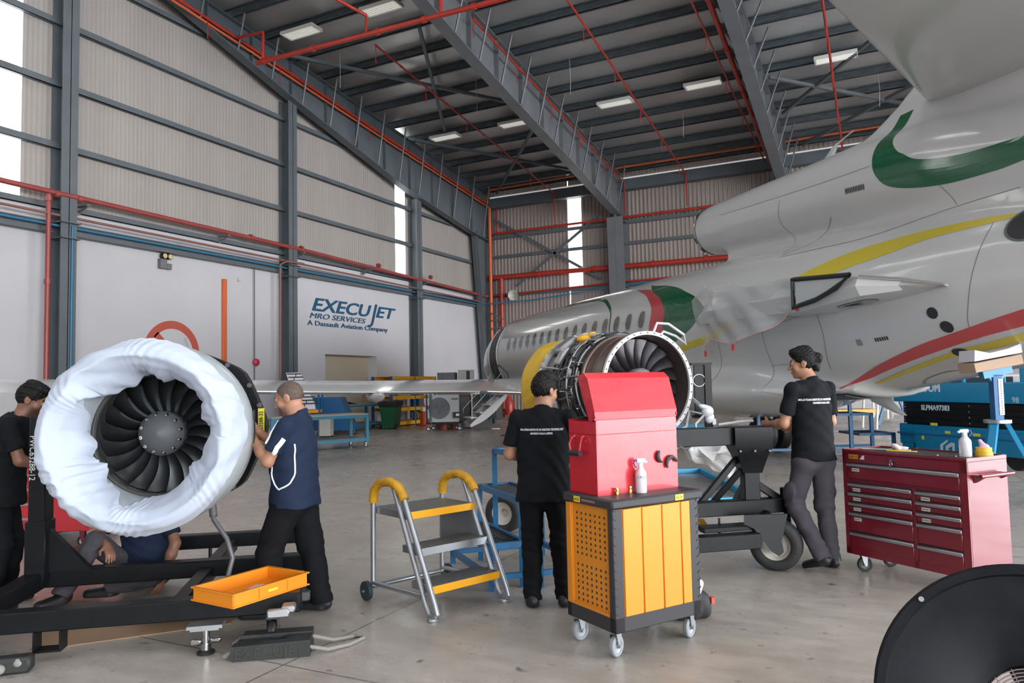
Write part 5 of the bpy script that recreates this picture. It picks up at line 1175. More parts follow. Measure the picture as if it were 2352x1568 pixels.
mb = MB(); mb.tube([sp(0.47, -0.35, 0.08), sp(0.50, -0.55, 0.02), sp(0.52, -0.8, -0.02), sp(0.50, -1.1, 0.02), sp(0.47, -1.3, 0.06)], 0.014, 8); mb.tube([sp(0.5, -0.5, 0.05), sp(0.62, -0.45, 0.02), sp(0.72, -0.42, 0.0)], 0.012, 8); obj('drain_tube', mb, m_alu, ce)
# bagged pipe ends right of the engine
bgp = bpy.data.objects.new('bagged_pipe', None); COL.objects.link(bgp); bgp.parent = ce; WM[bgp.name] = wm(ce)
mb = MB(); p = wm(ce).inverted() @ at_d(1625, 945, 6.5); mb.ell(p, (0.055, 0.05, 0.055), rotm(0.3, 0.4)); mb.ell(p+V((0.02, 0, -0.055)), (0.042, 0.04, 0.05), rotm(0, 0.5)); mb.ell(p+V((-0.02, 0, 0.035)), (0.075, 0.035, 0.026), rotm(0, 0.3)); obj('white_bag', mb, MATS['white_film_bag'], bgp)
mb = MB(); q = wm(ce).inverted() @ at_d(1600, 1000, 6.4); mb.ell(q, (0.04, 0.04, 0.06)); mb.tube([q, q+V((0.01, 0.02, 0.1)), p], 0.012, 6); mb.tube([p, sp(0.5, -0.25, 0.05)], 0.018, 8); obj('grey_connector', mb, m_alu, bgp)

# ---- engine trolley
tw = thing('engine_trolley', 'black steel engine trolley with a large pneumatic wheel by the walking man', 'trolley', cw(0, 0, 0), VIEW_ROT)
def tb_(name, a, b, w, h, m=m_blk, up=(0, 0, 1), par=None):
    mb = MB(); mb.beam(a, b, w, h, up, 0.006); return obj(name, mb, m, par or tw)
def LD(px, py, d):
    P = at_d(px, py, d); return V((P.dot(_r0), P.dot(_f0), P.z))
def LZ(px, py, z):
    P = on_z(px, py, z); return V((P.dot(_r0), P.dot(_f0), P.z))
# long base beams (in view coordinates: x right, y away)
up_r = V((2.33, 6.35, 0.50)); dirb = V((-1, -0.22, 0)).normalized()
tb_('upper_beam', up_r, up_r+dirb*1.5, 0.11, 0.12); tb_('lower_beam', up_r+V((-0.40, -0.35, -0.22)), up_r+V((-0.40, -0.35, -0.22))+dirb*1.05, 0.11, 0.12)
colx = V((1.98, 6.3, 0))
pst = tb_('column', colx+V((0, 0, 0.45)), colx+V((0, 0, 1.16)), 0.13, 0.13)
mb = MB(); mb.loft([[colx+V((sx*w_, sy*w_, z)) for sx, sy in ((-1, -1), (1, -1), (1, 1), (-1, 1))] for w_, z in ((0.08, 0.78), (0.12, 0.92), (0.155, 1.0), (0.155, 1.16))]); obj('head_bracket', mb, m_blk, tw)
for dx in (-0.12, 0.0, 0.12):
    mb = MB(); mb.cyl(colx+V((dx, -0.155, 0.97)), colx+V((dx, -0.175, 0.97)), 0.009, n=8); obj('bolt', mb, m_steel_l, tw)
tb_('cross_arm', colx+V((0.1, 0, 1.09)), colx+V((-0.72, -0.15, 1.09)), 0.12, 0.15)
mb = MB()
tb_('brace', colx+V((-0.03, -0.02, 0.85)), colx+V((-0.33, 0.05, 0.50)), 0.06, 0.05); tb_('brace', colx+V((-0.1, 0.0, 0.90)), colx+V((-0.45, -0.05, 0.52)), 0.05, 0.05); tb_('brace', colx+V((0.05, 0.02, 0.68)), colx+V((0.32, 0.05, 0.50)), 0.07, 0.06); tb_('brace', colx+V((0, 0.0, 0.75)), colx+V((0.02, 0.5, 0.45)), 0.06, 0.06)
wc = LZ(1790, 1307, 0); wc = V((wc.x-0.02, wc.y-0.03, 0))
tb_('fork_leg', colx+V((0.12, -0.06, 0.44)), V((wc.x-0.16, wc.y+0.02, 0.30)), 0.08, 0.10)
mb = MB(); mb.prism([(wc.x-0.30, wc.y-0.12, 0.47), (wc.x+0.06, wc.y-0.10, 0.47), (wc.x+0.0, wc.y-0.11, 0.25), (wc.x+0.015, wc.y-0.11, 0.17), (wc.x-0.03, wc.y-0.12, 0.14), (wc.x-0.09, wc.y-0.12, 0.18), (wc.x-0.22, wc.y-0.12, 0.36), (wc.x-0.30, wc.y-0.12, 0.40)], (0.01, 0.03, 0)); obj('wheel_fork', mb, m_blk, tw)
def pneu(x, y, R, w, ang, par):
    c = bpy.data.objects.new('wheel', None); COL.objects.link(c); c.parent = par; WM[c.name] = wm(par); ax = (math.sin(ang), -math.cos(ang), 0)
    mb = MB(); mb.lathe([(R*0.58, -w*0.42), (R*0.66, -w*0.5), (R*0.84, -w*0.53), (R*0.95, -w*0.45), (R, -w*0.36), (R*0.985, -w*0.3), (R, -w*0.26), (R, -w*0.1), (R*0.985, -w*0.07), (R*0.985, w*0.07), (R, w*0.1), (R, w*0.26), (R*0.985, w*0.3), (R, w*0.36), (R*0.95, w*0.45), (R*0.84, w*0.53), (R*0.66, w*0.5), (R*0.58, w*0.42)], (x, y, R), ax, n=44, closed=True); obj('tire', mb, mat('worn_tire', (0.02, 0.02, 0.02), 0.7, bump=0.3, bscale=40), c)
    mb = MB(); mb.lathe([(0, -0.02), (R*0.2, -0.03), (R*0.22, w*0.05), (R*0.45, w*0.12), (R*0.58, w*0.42), (R*0.62, w*0.42), (R*0.62, -w*0.42), (0, -w*0.3)], (x, y, R), ax, n=36); obj('rim', mb, mat('cream_rim', (0.55, 0.52, 0.47), 0.4), c)
    return c
pneu(wc.x, wc.y+0.02, 0.205, 0.15, rad(-28), tw)
w2 = LZ(1160, 1222, 0.0); pneu(w2.x, w2.y, 0.205, 0.15, rad(-28), tw); tb_('axle_beam', V((w2.x+0.1, w2.y, 0.35)), V((w2.x+1.3, w2.y+0.35, 0.35)), 0.1, 0.1)
mb = MB(); mb.tube([colx+V((-0.3, -0.1, 0.42)), colx+V((-0.3, -0.1, 0.28)), colx+V((-0.28, -0.12, 0.2))], 0.01, 6); mb.torus(colx+V((-0.3, -0.1, 0.27)), (0, 1, 0), 0.025, 0.006, 14, 6); obj('tow_pin', mb, m_chrome, tw)
tb_('tow_bracket', colx+V((-0.5, -0.25, 0.36)), colx+V((-0.02, -0.15, 0.36)), 0.16, 0.04); 
mb = MB(); mb.prism([colx+V((-0.9, 0.3, 0.36)), colx+V((-0.35, 0.2, 0.36)), colx+V((-0.3, 0.2, 0.28)), colx+V((-0.45, 0.25, 0.26))], (0, 0.02, 0)); obj('yellow_plate', mb, mat('ochre_plate', (0.45, 0.2, 0.02), 0.5), tw)
mb = MB(); mb.cyl(V((up_r.x-0.05, up_r.y-0.02, 0.56)), V((up_r.x-0.05, up_r.y-0.02, 0.64)), 0.04, n=12); mb.cyl(V((up_r.x-0.05, up_r.y-0.06, 0.30)), V((up_r.x-0.05, up_r.y-0.06, 0.56)), 0.03, n=12); obj('swivel_pin', mb, m_blk, tw)
# upright mounting plate right of the fan
pp = LD(1612, 880, 6.75); mb = MB(); mb.bx(pp.x-0.07, pp.x+0.07, pp.y-0.02, pp.y+0.02, 1.25, 1.72); mb.bx(pp.x-0.09, pp.x+0.10, pp.y-0.05, pp.y+0.05, 1.22, 1.25); mb.bx(pp.x+0.02, pp.x+0.08, pp.y-0.04, pp.y+0.04, 1.1, 1.7); mb.bx(pp.x-0.1, pp.x+0.09, pp.y-0.04, pp.y+0.04, 1.7, 1.72); mp_ = obj('mount_plate', mb, m_blk, tw)
mb = MB(); mb.torus((pp.x-0.03, pp.y-0.025, 1.56), (0, 1, 0), 0.055, 0.004, 24, 6); obj('plate_hole', mb, m_alu, mp_)
mb = MB(); mb.tube([LD(1650, 975, 6.5), LD(1700, 968, 6.5), LD(1730, 966, 6.5)], 0.012, 8); mb.box(LD(1640, 968, 6.5), (0.03, 0.03, 0.05)); obj('clevis_rod', mb, m_wflange, tw)
hw = LD(1572, 1012, 6.1); mb = MB(); mb.torus(hw, (0.3, -1, 0.2), 0.065, 0.012, 24, 8); mb.beam(hw-V((0.06, 0, 0.02)), hw+V((0.06, 0, 0.02)), 0.012, 0.012); mb.cyl(hw, hw+V((-0.02, 0.2, 0)), 0.012); obj('hand_wheel', mb, m_gry, tw)
# ================================================================ people
m_skinA = mat('tan_skin', (0.36, 0.175, 0.105), 0.5, var=0.12, vscale=14)
m_skinB = mat('brown_skin', (0.22, 0.10, 0.06), 0.5, var=0.12, vscale=14)
def beardy(m, col):
    nt = m.node_tree; b = nt.nodes['Principled BSDF']; at = nt.nodes.new('ShaderNodeAttribute'); at.attribute_name = 'beard'
    mx = nt.nodes.new('ShaderNodeMixRGB'); src = b.inputs['Base Color'].links[0].from_socket; nt.links.new(at.outputs['Fac'], mx.inputs['Fac']); nt.links.new(src, mx.inputs['Color1']); mx.inputs['Color2'].default_value = (*col, 1); nt.links.new(mx.outputs['Color'], b.inputs['Base Color'])
beardy(m_skinA, (0.13, 0.075, 0.055)); beardy(m_skinB, (0.06, 0.032, 0.024))
m_hair = mat('black_hair', (0.006, 0.005, 0.005), 0.55, spec=0.2, bump=0.5, bscale=120)
m_buzz = mat('cropped_hair', (0.085, 0.055, 0.04), 0.7, var=0.4, vscale=60)
m_stub = mat('stubble_skin', (0.16, 0.085, 0.06), 0.6)
m_lip = mat('lip_skin', (0.30, 0.11, 0.085), 0.45)
m_eyew = mat('eye_white', (0.36, 0.34, 0.32), 0.25); m_iris = mat('dark_iris', (0.02, 0.012, 0.01), 0.15)
m_navy = mat('navy_polo_fabric', (0.010, 0.018, 0.042), 0.8, spec=0.2, bump=0.25, bscale=90)
m_bshirt = mat('black_polo_fabric', (0.007, 0.008, 0.010), 0.85, spec=0.15, bump=0.25, bscale=90)
m_btrs = mat('black_trouser_fabric', (0.006, 0.0065, 0.008), 0.85, spec=0.15, bump=0.2, bscale=70)
m_gtrs = mat('grey_trouser_fabric', (0.06, 0.056, 0.065), 0.85, spec=0.25, bump=0.2, bscale=70)
m_shoe = mat('black_shoe_leather', (0.010, 0.010, 0.012), 0.5)
m_wpipe = mat('white_piping', (0.72, 0.72, 0.78), 0.6)
def nrm(v): v = np.array(v, float); return v/np.linalg.norm(v)
def join_me(name, ms):
    bm = bmesh.new()
    for m in ms: bm.from_mesh(m)
    me = bpy.data.meshes.new(name); bm.to_mesh(me); bm.free()
    me.polygons.foreach_set('use_smooth', [True]*len(me.polygons)); return me
def hand(S, wrist, d, palm, thumb, curl=0.5, sc=1.0):
    d, palm = nrm(d), nrm(palm); palm = nrm(palm-d*(palm@d)); t = nrm(thumb); t = nrm(t-d*(t@d)-palm*(t@palm)); W = np.array(wrist, float)
    S.cone(W-d*0.01, W+d*0.03*sc, 0.027, 0.033, 0.02, 0.7, palm); S.cone(W+d*0.03*sc, W+d*0.082*sc, 0.036*sc, 0.041*sc, 0.015, 0.42, palm)
    for off, L in ((0.030, 0.070), (0.011, 0.080), (-0.009, 0.074), (-0.028, 0.058)):
        a = W+d*0.088*sc+t*off*sc; c1 = nrm(d+palm*curl*0.6+t*off*1.5); b = a+c1*L*0.5*sc; c2 = nrm(d*(1-curl*0.7)+palm*curl*1.3); c = b+c2*L*0.5*sc
        S.cone(a-d*0.012, b, 0.0095, 0.0088, 0.006); S.cone(b, c, 0.0088, 0.0072, 0.003)
    a = W+d*0.025*sc+t*0.028*sc; b = a+nrm(d*0.7+t*0.8+palm*0.25)*0.045*sc; c = b+nrm(d+palm*0.4+t*0.1)*0.032*sc
    S.cone(a, b, 0.014, 0.0108, 0.012); S.cone(b, c, 0.0105, 0.0085, 0.004)
def person(label, loc, fwd, P, skin_m, shirt_m, trs_m, hair='short', seed=1, stubble=False, collar=True):
    """P: joints in the person's own frame (x to his right, y forward, z up)"""
    f = V((fwd[0], fwd[1])).normalized(); fw = _f0*f.y+_r0*f.x; rz = math.atan2(fw.y, fw.x)-PI/2
    A = lambda k: np.array(P[k], float)
    hipL, hipR, kL, kR, aL, aR = A('hipL'), A('hipR'), A('kneeL'), A('kneeR'), A('ankL'), A('ankR')
    shL, shR, eL, eR, wL, wR = A('shL'), A('shR'), A('elL'), A('elR'), A('wrL'), A('wrR')
    hd = A('head'); pel = (hipL+hipR)/2+np.array([0, 0, 0.05]); shc = (shL+shR)/2; nb = shc+np.array(P.get('neck', (0, 0.01, 0.05)))
    up = nrm(shc-pel); xr = nrm(shR-shL); tf = nrm(np.cross(up, xr))               # torso forward
    waist = pel+(shc-pel)*0.33; chest = pel+(shc-pel)*0.72
    hf = nrm(P['face']); hu = nrm(P.get('hup', (0, 0, 1))); hu = nrm(hu-hf*(hu@hf)); hr = np.cross(hf, hu)
    R = np.stack([hr, hf, hu], 1)
    H = lambda x, y, z: hd+R@np.array([x, y, z])
    w = P.get('girth', 1.0)
    S = Soft(0.0052)
    S.cone(pel, waist, 0.125*w, 0.115*w, 0.05, 0.7, tf); S.cone(waist, chest, 0.115*w, 0.13*w, 0.05, 0.68, tf); S.cone(chest, shc, 0.125*w, 0.075, 0.05, 0.7, tf); S.cone(shL, shR, 0.05, 0.05, 0.04)
    S.cone(shc, nb, 0.07, 0.058, 0.04); S.cone(nb, H(0, -0.018, -0.05), 0.058, 0.054, 0.03)
    for h_, k_, a_ in ((hipL, kL, aL), (hipR, kR, aR)): S.cone(h_, k_, 0.07, 0.05, 0.03); S.cone(k_, a_, 0.048, 0.034, 0.02)
    for s_, e_, w_ in ((shL, eL, wL), (shR, eR, wR)):
        S.cone(s_, e_, 0.046, 0.039, 0.03); S.cone(e_, e_+(w_-e_)*0.35, 0.040, 0.041, 0.02); S.cone(e_+(w_-e_)*0.35, w_, 0.041, 0.027, 0.02)
    S.ell(H(0, -0.014, 0.028), (0.075, 0.094, 0.090), R, 0.02); S.ell(H(0, 0.026, -0.048), (0.056, 0.062, 0.066), R, 0.03); S.ell(H(0, 0.066, -0.092), (0.024, 0.022, 0.020), R, 0.02)
    S.ell(H(0.036, 0.058, -0.022), (0.028, 0.026, 0.03), R, 0.02); S.ell(H(-0.036, 0.058, -0.022), (0.028, 0.026, 0.03), R, 0.02)
    S.ell(H(0, 0.079, 0.030), (0.05, 0.016, 0.014), R, 0.015)
    for sx in (-1, 1):
        S.ell(H(sx*0.031, 0.095, 0.010), (0.016, 0.014, 0.010), R, 0.008, True); S.ell(H(sx*0.031, 0.076, 0.010), (0.0135, 0.0135, 0.0125), R, 0.002)
        S.ell(H(sx*0.077, -0.008, -0.004), (0.009, 0.020, 0.031), R, 0.006); S.ell(H(sx*0.082, -0.016, 0.004), (0.006, 0.020, 0.028), R, 0.004); S.ell(H(sx*0.088, -0.002, -0.002), (0.006, 0.009, 0.014), R, 0.004, True)
    S.cone(H(0, 0.088, 0.018), H(0, 0.112, -0.024), 0.008, 0.0125, 0.010); S.ell(H(0.012, 0.098, -0.030), (0.009, 0.010, 0.008), R, 0.006); S.ell(H(-0.012, 0.098, -0.030), (0.009, 0.010, 0.008), R, 0.006)
    S.ell(H(0, 0.088, -0.054), (0.024, 0.012, 0.007), R, 0.006); S.ell(H(0, 0.086, -0.066), (0.021, 0.012, 0.008), R, 0.006); S.ell(H(0, 0.101, -0.0600), (0.022, 0.008, 0.0022), R, 0.003, True)
    for w_, e_, key, rs in ((wL, eL, 'handL', 1), (wR, eR, 'handR', -1)):
        d, pn, th, cu = P.get(key, (w_-e_, -tf*0.2+xr*rs, tf, 0.5)); hand(S, w_, d, pn, th, cu)
    me = S.mesh('person', smooth=2)
    # face and arm colours by region
    co = np.empty(len(me.vertices)*3); me.vertices.foreach_get('co', co); co = co.reshape(-1, 3)
    q = (co-hd)@R
    fidx = np.empty(len(me.polygons)*4, int) if all(len(p.vertices) == 4 for p in me.polygons) else None
    cen = np.array([[*(q[list(p.vertices)].mean(0))] for p in me.polygons])
    mi = np.zeros(len(cen), int)
    for sx in (-1, 1):
        e = np.linalg.norm(cen-np.array([sx*0.031, 0.0765, 0.010]), axis=1) < 0.0150; mi[e & (cen[:, 1] > 0.079)] = 1
        mi[(np.linalg.norm(cen-np.array([sx*0.031, 0.0905, 0.010]), axis=1) < 0.0062)] = 2
    mi[(np.abs(cen[:, 0]) < 0.024) & (np.abs(cen[:, 2]+0.060) < 0.011) & (cen[:, 1] > 0.090)] = 3
    for sx in (-1, 1): mi[(np.abs(cen[:, 0]-sx*0.032) < 0.02) & (np.abs(cen[:, 2]-0.034-0.004*(1-np.abs(cen[:, 0]-sx*0.032)/0.02)) < 0.0038) & (cen[:, 1] > 0.07)] = 5
    if stubble:
        st = lambda x, a, b: np.clip((x-a)/(b-a), 0, 1)
        bd = st(-q[:, 2], 0.022, 0.05)*st(q[:, 2], -0.13, -0.11)*st(q[:, 1], 0.0, 0.035)*st(-np.linalg.norm(q, axis=1), -0.16, -0.145)*0.85
        me.attributes.new('beard', 'FLOAT', 'POINT').data.foreach_set('value', bd.astype(np.float32))
    me.polygons.foreach_set('material_index', mi.astype(np.int32))
    Mw = Matrix.Translation(V(loc)) @ Matrix.Rotation(rz, 4, 'Z') @ Matrix.Scale(P.get('scale', 1.0), 4)
    o = bpy.data.objects.new('person', me); COL.objects.link(o); o.matrix_world = Mw; WM[o.name] = Mw
    for m in (skin_m, m_eyew, m_iris, m_lip, m_stub, m_hair): me.materials.append(m)
    tag(o, label, 'person')
    # hair
    hs = Soft(0.006)
    if hair == 'buzz':
        hs.ell(H(0, -0.016, 0.030), (0.0765, 0.0945, 0.0905), R, 0); hs.cut(H(0, 0.045, 0.05), R@np.array([0, 1, -0.55])); hs.cut(H(0, 0, -0.035), R@np.array([0, 0.2, -1]))
    else:
        hs.ell(H(0, -0.022, 0.038), (0.084, 0.101, 0.102), R, 0.02); hs.ell(H(0, 0.03, 0.105), (0.066, 0.062, 0.040), R, 0.03); hs.ell(H(0.02, -0.03, 0.12), (0.06, 0.06, 0.035), R, 0.03)
        if hair == 'bun': hs.ell(H(0.0, -0.125, 0.035), (0.042, 0.040, 0.045), R, 0.02); hs.ell(H(0.01, -0.10, -0.03), (0.05, 0.035, 0.05), R, 0.02)
        hs.cut(H(0, 0.062, 0.05), R@np.array([0, 1, -0.75])); hs.cut(H(0, -0.03, -0.05), R@np.array([0, 0.35, -1]))
        for sx in (-1, 1): hs.cutnear(H(sx*0.08, 0.0, -0.012), R@np.array([0, 0.8, -0.7]), 0.045)
    wr = 0.002 if hair == 'buzz' else 0.004
    hm = hs.mesh('hair', wr=wr if hair != 'buzz' else 0, wk=160, smooth=1)
    ho = obj('hair', hm, m_buzz if hair == 'buzz' else m_hair, o)
    # shirt
    hem = P.get('hem', 0.80); T = Soft(0.0075)
    low = np.array([pel[0], pel[1], hem-0.08]) if not P.get('sit') else pel-up*0.10
    T.cone(low, waist, 0.206*w, 0.170*w, 0.05, 0.80, tf); T.cone(waist, chest, 0.158*w, 0.172*w, 0.06, 0.70, tf); T.cone(chest, shc-up*0.02, 0.168*w, 0.10, 0.06, 0.72, tf); T.cone(shL-up*0.012, shR-up*0.012, 0.058, 0.058, 0.05); T.cone(shc, nb, 0.092, 0.072, 0.04); T.cone(shL-up*0.01, nb-up*0.015, 0.05, 0.056, 0.03); T.cone(shR-up*0.01, nb-up*0.015, 0.05, 0.056, 0.03)
    if P.get('belly'): T.ell(waist+tf*0.06, (0.13, 0.10, 0.14), None, 0.06)
    hn = np.array([0, 0, -1.0])+np.array(P.get('hemtilt', (0, 0, 0)))
    T.cut((pel[0], pel[1], hem) if not P.get('sit') else low+up*0.06, hn if not P.get('sit') else -up); T.cut(nb+np.array([0, 0, 0.012])-tf*0.0, nrm(np.array([0, 0, 1.0])+tf*0.35))
    ms = [T.mesh('shirt', wr=0.0042, wk=34+seed, smooth=2)]
    for s_, e_ in ((shL, eL), (shR, eR)):
        d = nrm(e_-s_); L = np.linalg.norm(e_-s_); U = Soft(0.0075); end = s_+d*L*P.get('sleeve', 0.72)
        U.ell(s_-up*0.004, (0.058, 0.058, 0.058), None, 0.02); U.cone(s_, end+d*0.05, 0.058, 0.064, 0.03); U.cut(end, d); ms.append(U.mesh('sleeve', wr=0.003, wk=40, smooth=2))
    sh = obj('shirt', join_me('shirt', ms), shirt_m, o)
    if collar:
        C = Soft(0.006); C.cone(nb-up*0.012, nb+np.array([0, 0, 0.02])-tf*0.006, 0.078, 0.064, 0.01); C.cone(nb+tf*0.04-up*0.01, nb+tf*0.055-up*0.05, 0.03, 0.02, 0.02); C.cut(nb+np.array([0, 0, 0.022]), nrm(np.array([0, 0, 1.0])+tf*0.45)); obj('collar', C.mesh('collar', smooth=2), shirt_m, sh)
    # trousers
    Q = Soft(0.0075)
    if P.get('sit'): Q.cone(hipL, hipR, 0.115, 0.115, 0.04); Q.cone(pel, pel+up*0.08, 0.14, 0.135, 0.04, 0.75, tf)
    else: Q.cone(pel-np.array([0, 0, 0.03]), pel+up*0.07, 0.154*w, 0.142*w, 0.05, 0.74, tf); Q.cone(hipL-np.array([0, 0, 0.05]), hipR-np.array([0, 0, 0.05]), 0.10, 0.10, 0.04)
    bag = P.get('bag', 1.0)
    for h_, k_, a_ in ((hipL, kL, aL), (hipR, kR, aR)):
        Q.cone(h_-np.array([0, 0, 0.02]), k_, 0.098*bag, 0.076*bag, 0.04); Q.cone(k_, a_+(a_-k_)*0.06, 0.076*bag, 0.066*bag, 0.03)
        if P.get('cargo'): m_ = h_+(k_-h_)*0.75; Q.ell(m_+np.array([math.copysign(0.075, h_[0]), 0.01, 0]), (0.025, 0.07, 0.085), None, 0.015)
    def kneefold(X, Y, Z):
        d = 0
        for k_, a_ in ((kL, aL), (kR, aR)):
            for c, s_ in ((k_, 0.11), (a_+np.array([0, 0, 0.06]), 0.09)):
                rr = ((X-c[0])**2+(Y-c[1])**2+(Z-c[2])**2)/s_**2; d = d+0.006*np.exp(-rr)*np.sin(95*Z+40*Y+25*X)
        return d
    for k_, a_ in ((kL, aL), (kR, aR)): Q.cutnear(a_-np.array([0, 0, 0.025])*(1 if not P.get('sit') else 1), a_-k_, 0.12)
    tr = obj('trousers', Q.mesh('trousers', wr=0.0045, wk=26+seed, smooth=2, wfun=kneefold), trs_m, o)
    # shoes
    for key, a_, k_ in (('toeL', aL, kL), ('toeR', aR, kR)):
        t = nrm(P[key]); B = Soft(0.006); g = np.array([a_[0], a_[1], a_[2]-0.075]); upv = np.array([0, 0, 1.0]); upv = nrm(upv-t*(upv@t)); sd = np.cross(t, upv)
        Fm = np.stack([sd, t, upv], 1)
        B.ell(g-t*0.025+upv*0.045, (0.040, 0.055, 0.048), Fm, 0.02); B.cone(g+t*0.02+upv*0.042, g+t*0.15+upv*0.030, 0.045, 0.042, 0.03, 0.75, upv); B.cone(g-t*0.02+upv*0.07, g-t*0.02+upv*0.11, 0.040, 0.040, 0.02); B.cone(g+t*0.0+upv*0.012, g+t*0.14+upv*0.012, 0.048, 0.046, 0.01)
        B.cut(g+upv*0.003, -upv); B.cut(g-t*0.02+upv*0.105, upv); obj('shoe', B.mesh('shoe', smooth=2), m_shoe, o)
    return o, sh, tr
def shirt_line(o, sh, pts, r, name, m=m_wpipe, flat=False):
    """trim sewn on the shirt: points in the person's frame are pushed onto the cloth"""
    bm = bmesh.new(); bm.from_mesh(sh.data); T = BVHTree.FromBMesh(bm); bm.free(); P = []
    for p in pts:
        h = T.find_nearest(V(p)); P.append(h[0]+h[1]*0.002)
    mb = MB(); mb.tube(P, r, 6); return obj(name, mb, m, sh)
def dense(pl, n=8):
    out = []
    for a, b in zip(pl, pl[1:]):
        for i in range(n): out.append(tuple(a[k]+(b[k]-a[k])*i/n for k in range(3)))
    return out+[pl[-1]]

# --- man in navy polo working at the left engine (faces left, his left arm nearest)
PL = dict(hipL=(-0.09, -0.02, 0.84), hipR=(0.09, -0.02, 0.84), kneeL=(-0.08, 0.13, 0.45), kneeR=(0.13, -0.08, 0.45), ankL=(-0.07, 0.16, 0.08), ankR=(0.14, -0.15, 0.08),
          shL=(-0.175, -0.035, 1.315), shR=(0.175, -0.01, 1.32), elL=(-0.20, 0.085, 1.075), elR=(0.18, 0.12, 1.09), wrL=(-0.10, 0.255, 1.245), wrR=(0.06, 0.285, 1.265), head=(0, 0.02, 1.49), face=(-0.05, 0.93, -0.34), neck=(0, -0.02, 0.06),
          toeL=(-0.15, 1, 0), toeR=(0.1, 1, 0), hem=0.755, girth=1.08, belly=True, bag=1.15, handL=((0.2, 0.85, 0.5), (0.9, -0.2, 0.1), (0.1, -0.3, 1), 0.7), handR=((-0.2, 0.9, 0.4), (-0.9, -0.1, 0), (-0.1, -0.3, 1), 0.7))
o, sh, tr = person('balding man in navy polo with white piping working on the left engine', cw(-1.55, 5.20), (-1, 0.12), PL, m_skinA, m_navy, m_btrs, 'buzz', 1, True)
shirt_line(o, sh, dense([(-0.19, -0.10, 1.19), (-0.21, -0.12, 1.12), (-0.2, -0.115, 1.0), (-0.17, -0.06, 0.93), (-0.16, 0.0, 0.88), (-0.16, 0.045, 0.92), (-0.17, 0.09, 1.0), (-0.18, 0.09, 1.06)]), 0.006, 'white_piping')
shirt_line(o, sh, dense([(-0.24, -0.055, 1.22), (-0.245, 0.0, 1.17), (-0.25, 0.02, 1.12)]), 0.018, 'sleeve_stripe')
shirt_line(o, sh, dense([(-0.16, 0.04, 1.35), (-0.2, 0.07, 1.28), (-0.22, 0.10, 1.2)]), 0.011, 'shoulder_stripe')

# --- man in black polo behind the red tool box (back to the camera)
PC = dict(hipL=(-0.09, 0, 0.86), hipR=(0.09, 0, 0.86), kneeL=(-0.10, 0.04, 0.46), kneeR=(0.11, 0.03, 0.46), ankL=(-0.10, -0.02, 0.08), ankR=(0.13, 0.0, 0.08), shL=(-0.185, 0, 1.355), shR=(0.185, 0, 1.355), elL=(-0.255, 0.03, 1.09), elR=(0.25, 0.05, 1.09),
          wrL=(-0.14, 0.24, 1.06), wrR=(0.13, 0.26, 1.08), head=(0.02, 0.035, 1.545), face=(0.62, 0.75, -0.2), toeL=(-0.2, 1, 0), toeR=(0.2, 1, 0), hem=0.76, girth=1.06, bag=1.0, sleeve=0.75, neck=(0, 0.0, 0.055), scale=0.97)
oC, shC, _ = person('man in black polo seen from behind beside the red tool box', cw(0.205, 5.3), (0.12, 1), PC, m_skinA, m_bshirt, m_btrs, 'short', 4)
# --- walking man on the right
PR = dict(hipL=(-0.09, 0, 0.93), hipR=(0.09, 0, 0.93), kneeL=(-0.13, 0.10, 0.52), kneeR=(0.12, 0.03, 0.50), ankL=(-0.08, -0.13, 0.13), ankR=(0.13, -0.02, 0.08), shL=(-0.19, 0.0, 1.47), shR=(0.185, 0.0, 1.47), elL=(-0.25, 0.05, 1.19), elR=(0.245, 0.04, 1.185),
          wrL=(-0.20, 0.29, 1.17), wrR=(0.13, 0.27, 1.14), head=(-0.03, 0.05, 1.675), face=(-0.72, 0.68, -0.12), toeL=(-0.15, 1, -0.30), toeR=(0.25, 1, 0), hem=0.885, girth=0.98, cargo=True, sleeve=0.74, neck=(0, 0.0, 0.06), bag=0.98)
oR, shR_, _ = person('man in black polo and grey cargo trousers walking past the engine trolley', cw(2.47, 6.16), (-0.38, 0.93), PR, m_skinA, m_bshirt, m_gtrs, 'bun', 7)
for oo, ss, sz, zz in ((oC, shC, 0.021, 1.325), (oR, shR_, 0.023, 1.43)):
    bm = bmesh.new(); bm.from_mesh(ss.data); T = BVHTree.FromBMesh(bm); bm.free()
    for i, (tx, k) in enumerate((('MALAYSIAN INSTITUTE OF AVIATION TECHNOLOGY', 1.0), ('UNIVERSITI KUALA LUMPUR', 0.9))):
        tb = text_bm(tx, sz*k, 0.0, bold=0.0006, sx=0.62 if i == 0 else 0.68)
        for v in tb.verts:
            x, z = v.co.x, zz-0.055-0.026*i+v.co.y; h = T.ray_cast(V((x, -1, z)), V((0, 1, 0)))
            v.co = V((x, (h[0].y if h[0] else -0.12)-0.003, z))
        obj('back_lettering', tb, m_wpipe, ss, recalc=False)
# --- man at the far left behind the stand post
PF = dict(hipL=(-0.09, -0.05, 0.86), hipR=(0.09, -0.05, 0.86), kneeL=(-0.10, 0.03, 0.46), kneeR=(0.10, -0.02, 0.46), ankL=(-0.12, -0.02, 0.08), ankR=(0.11, -0.08, 0.08), shL=(-0.18, 0.05, 1.34), shR=(0.18, 0.03, 1.34), elL=(-0.2, 0.25, 1.15), elR=(0.235, 0.12, 1.08),
          wrL=(-0.1, 0.45, 1.12), wrR=(0.12, 0.34, 1.02), head=(0, 0.15, 1.51), face=(0.05, 0.88, -0.42), toeL=(-0.1, 1, 0), toeR=(0.15, 1, 0), hem=0.74, girth=1.08, neck=(0, 0.05, 0.05), bag=1.05)
person('man in dark polo bending towards the engine at the left edge', cw(-3.80, 5.58), (0.88, 0.40), PF, m_skinB, m_bshirt, m_btrs, 'short', 9, True)
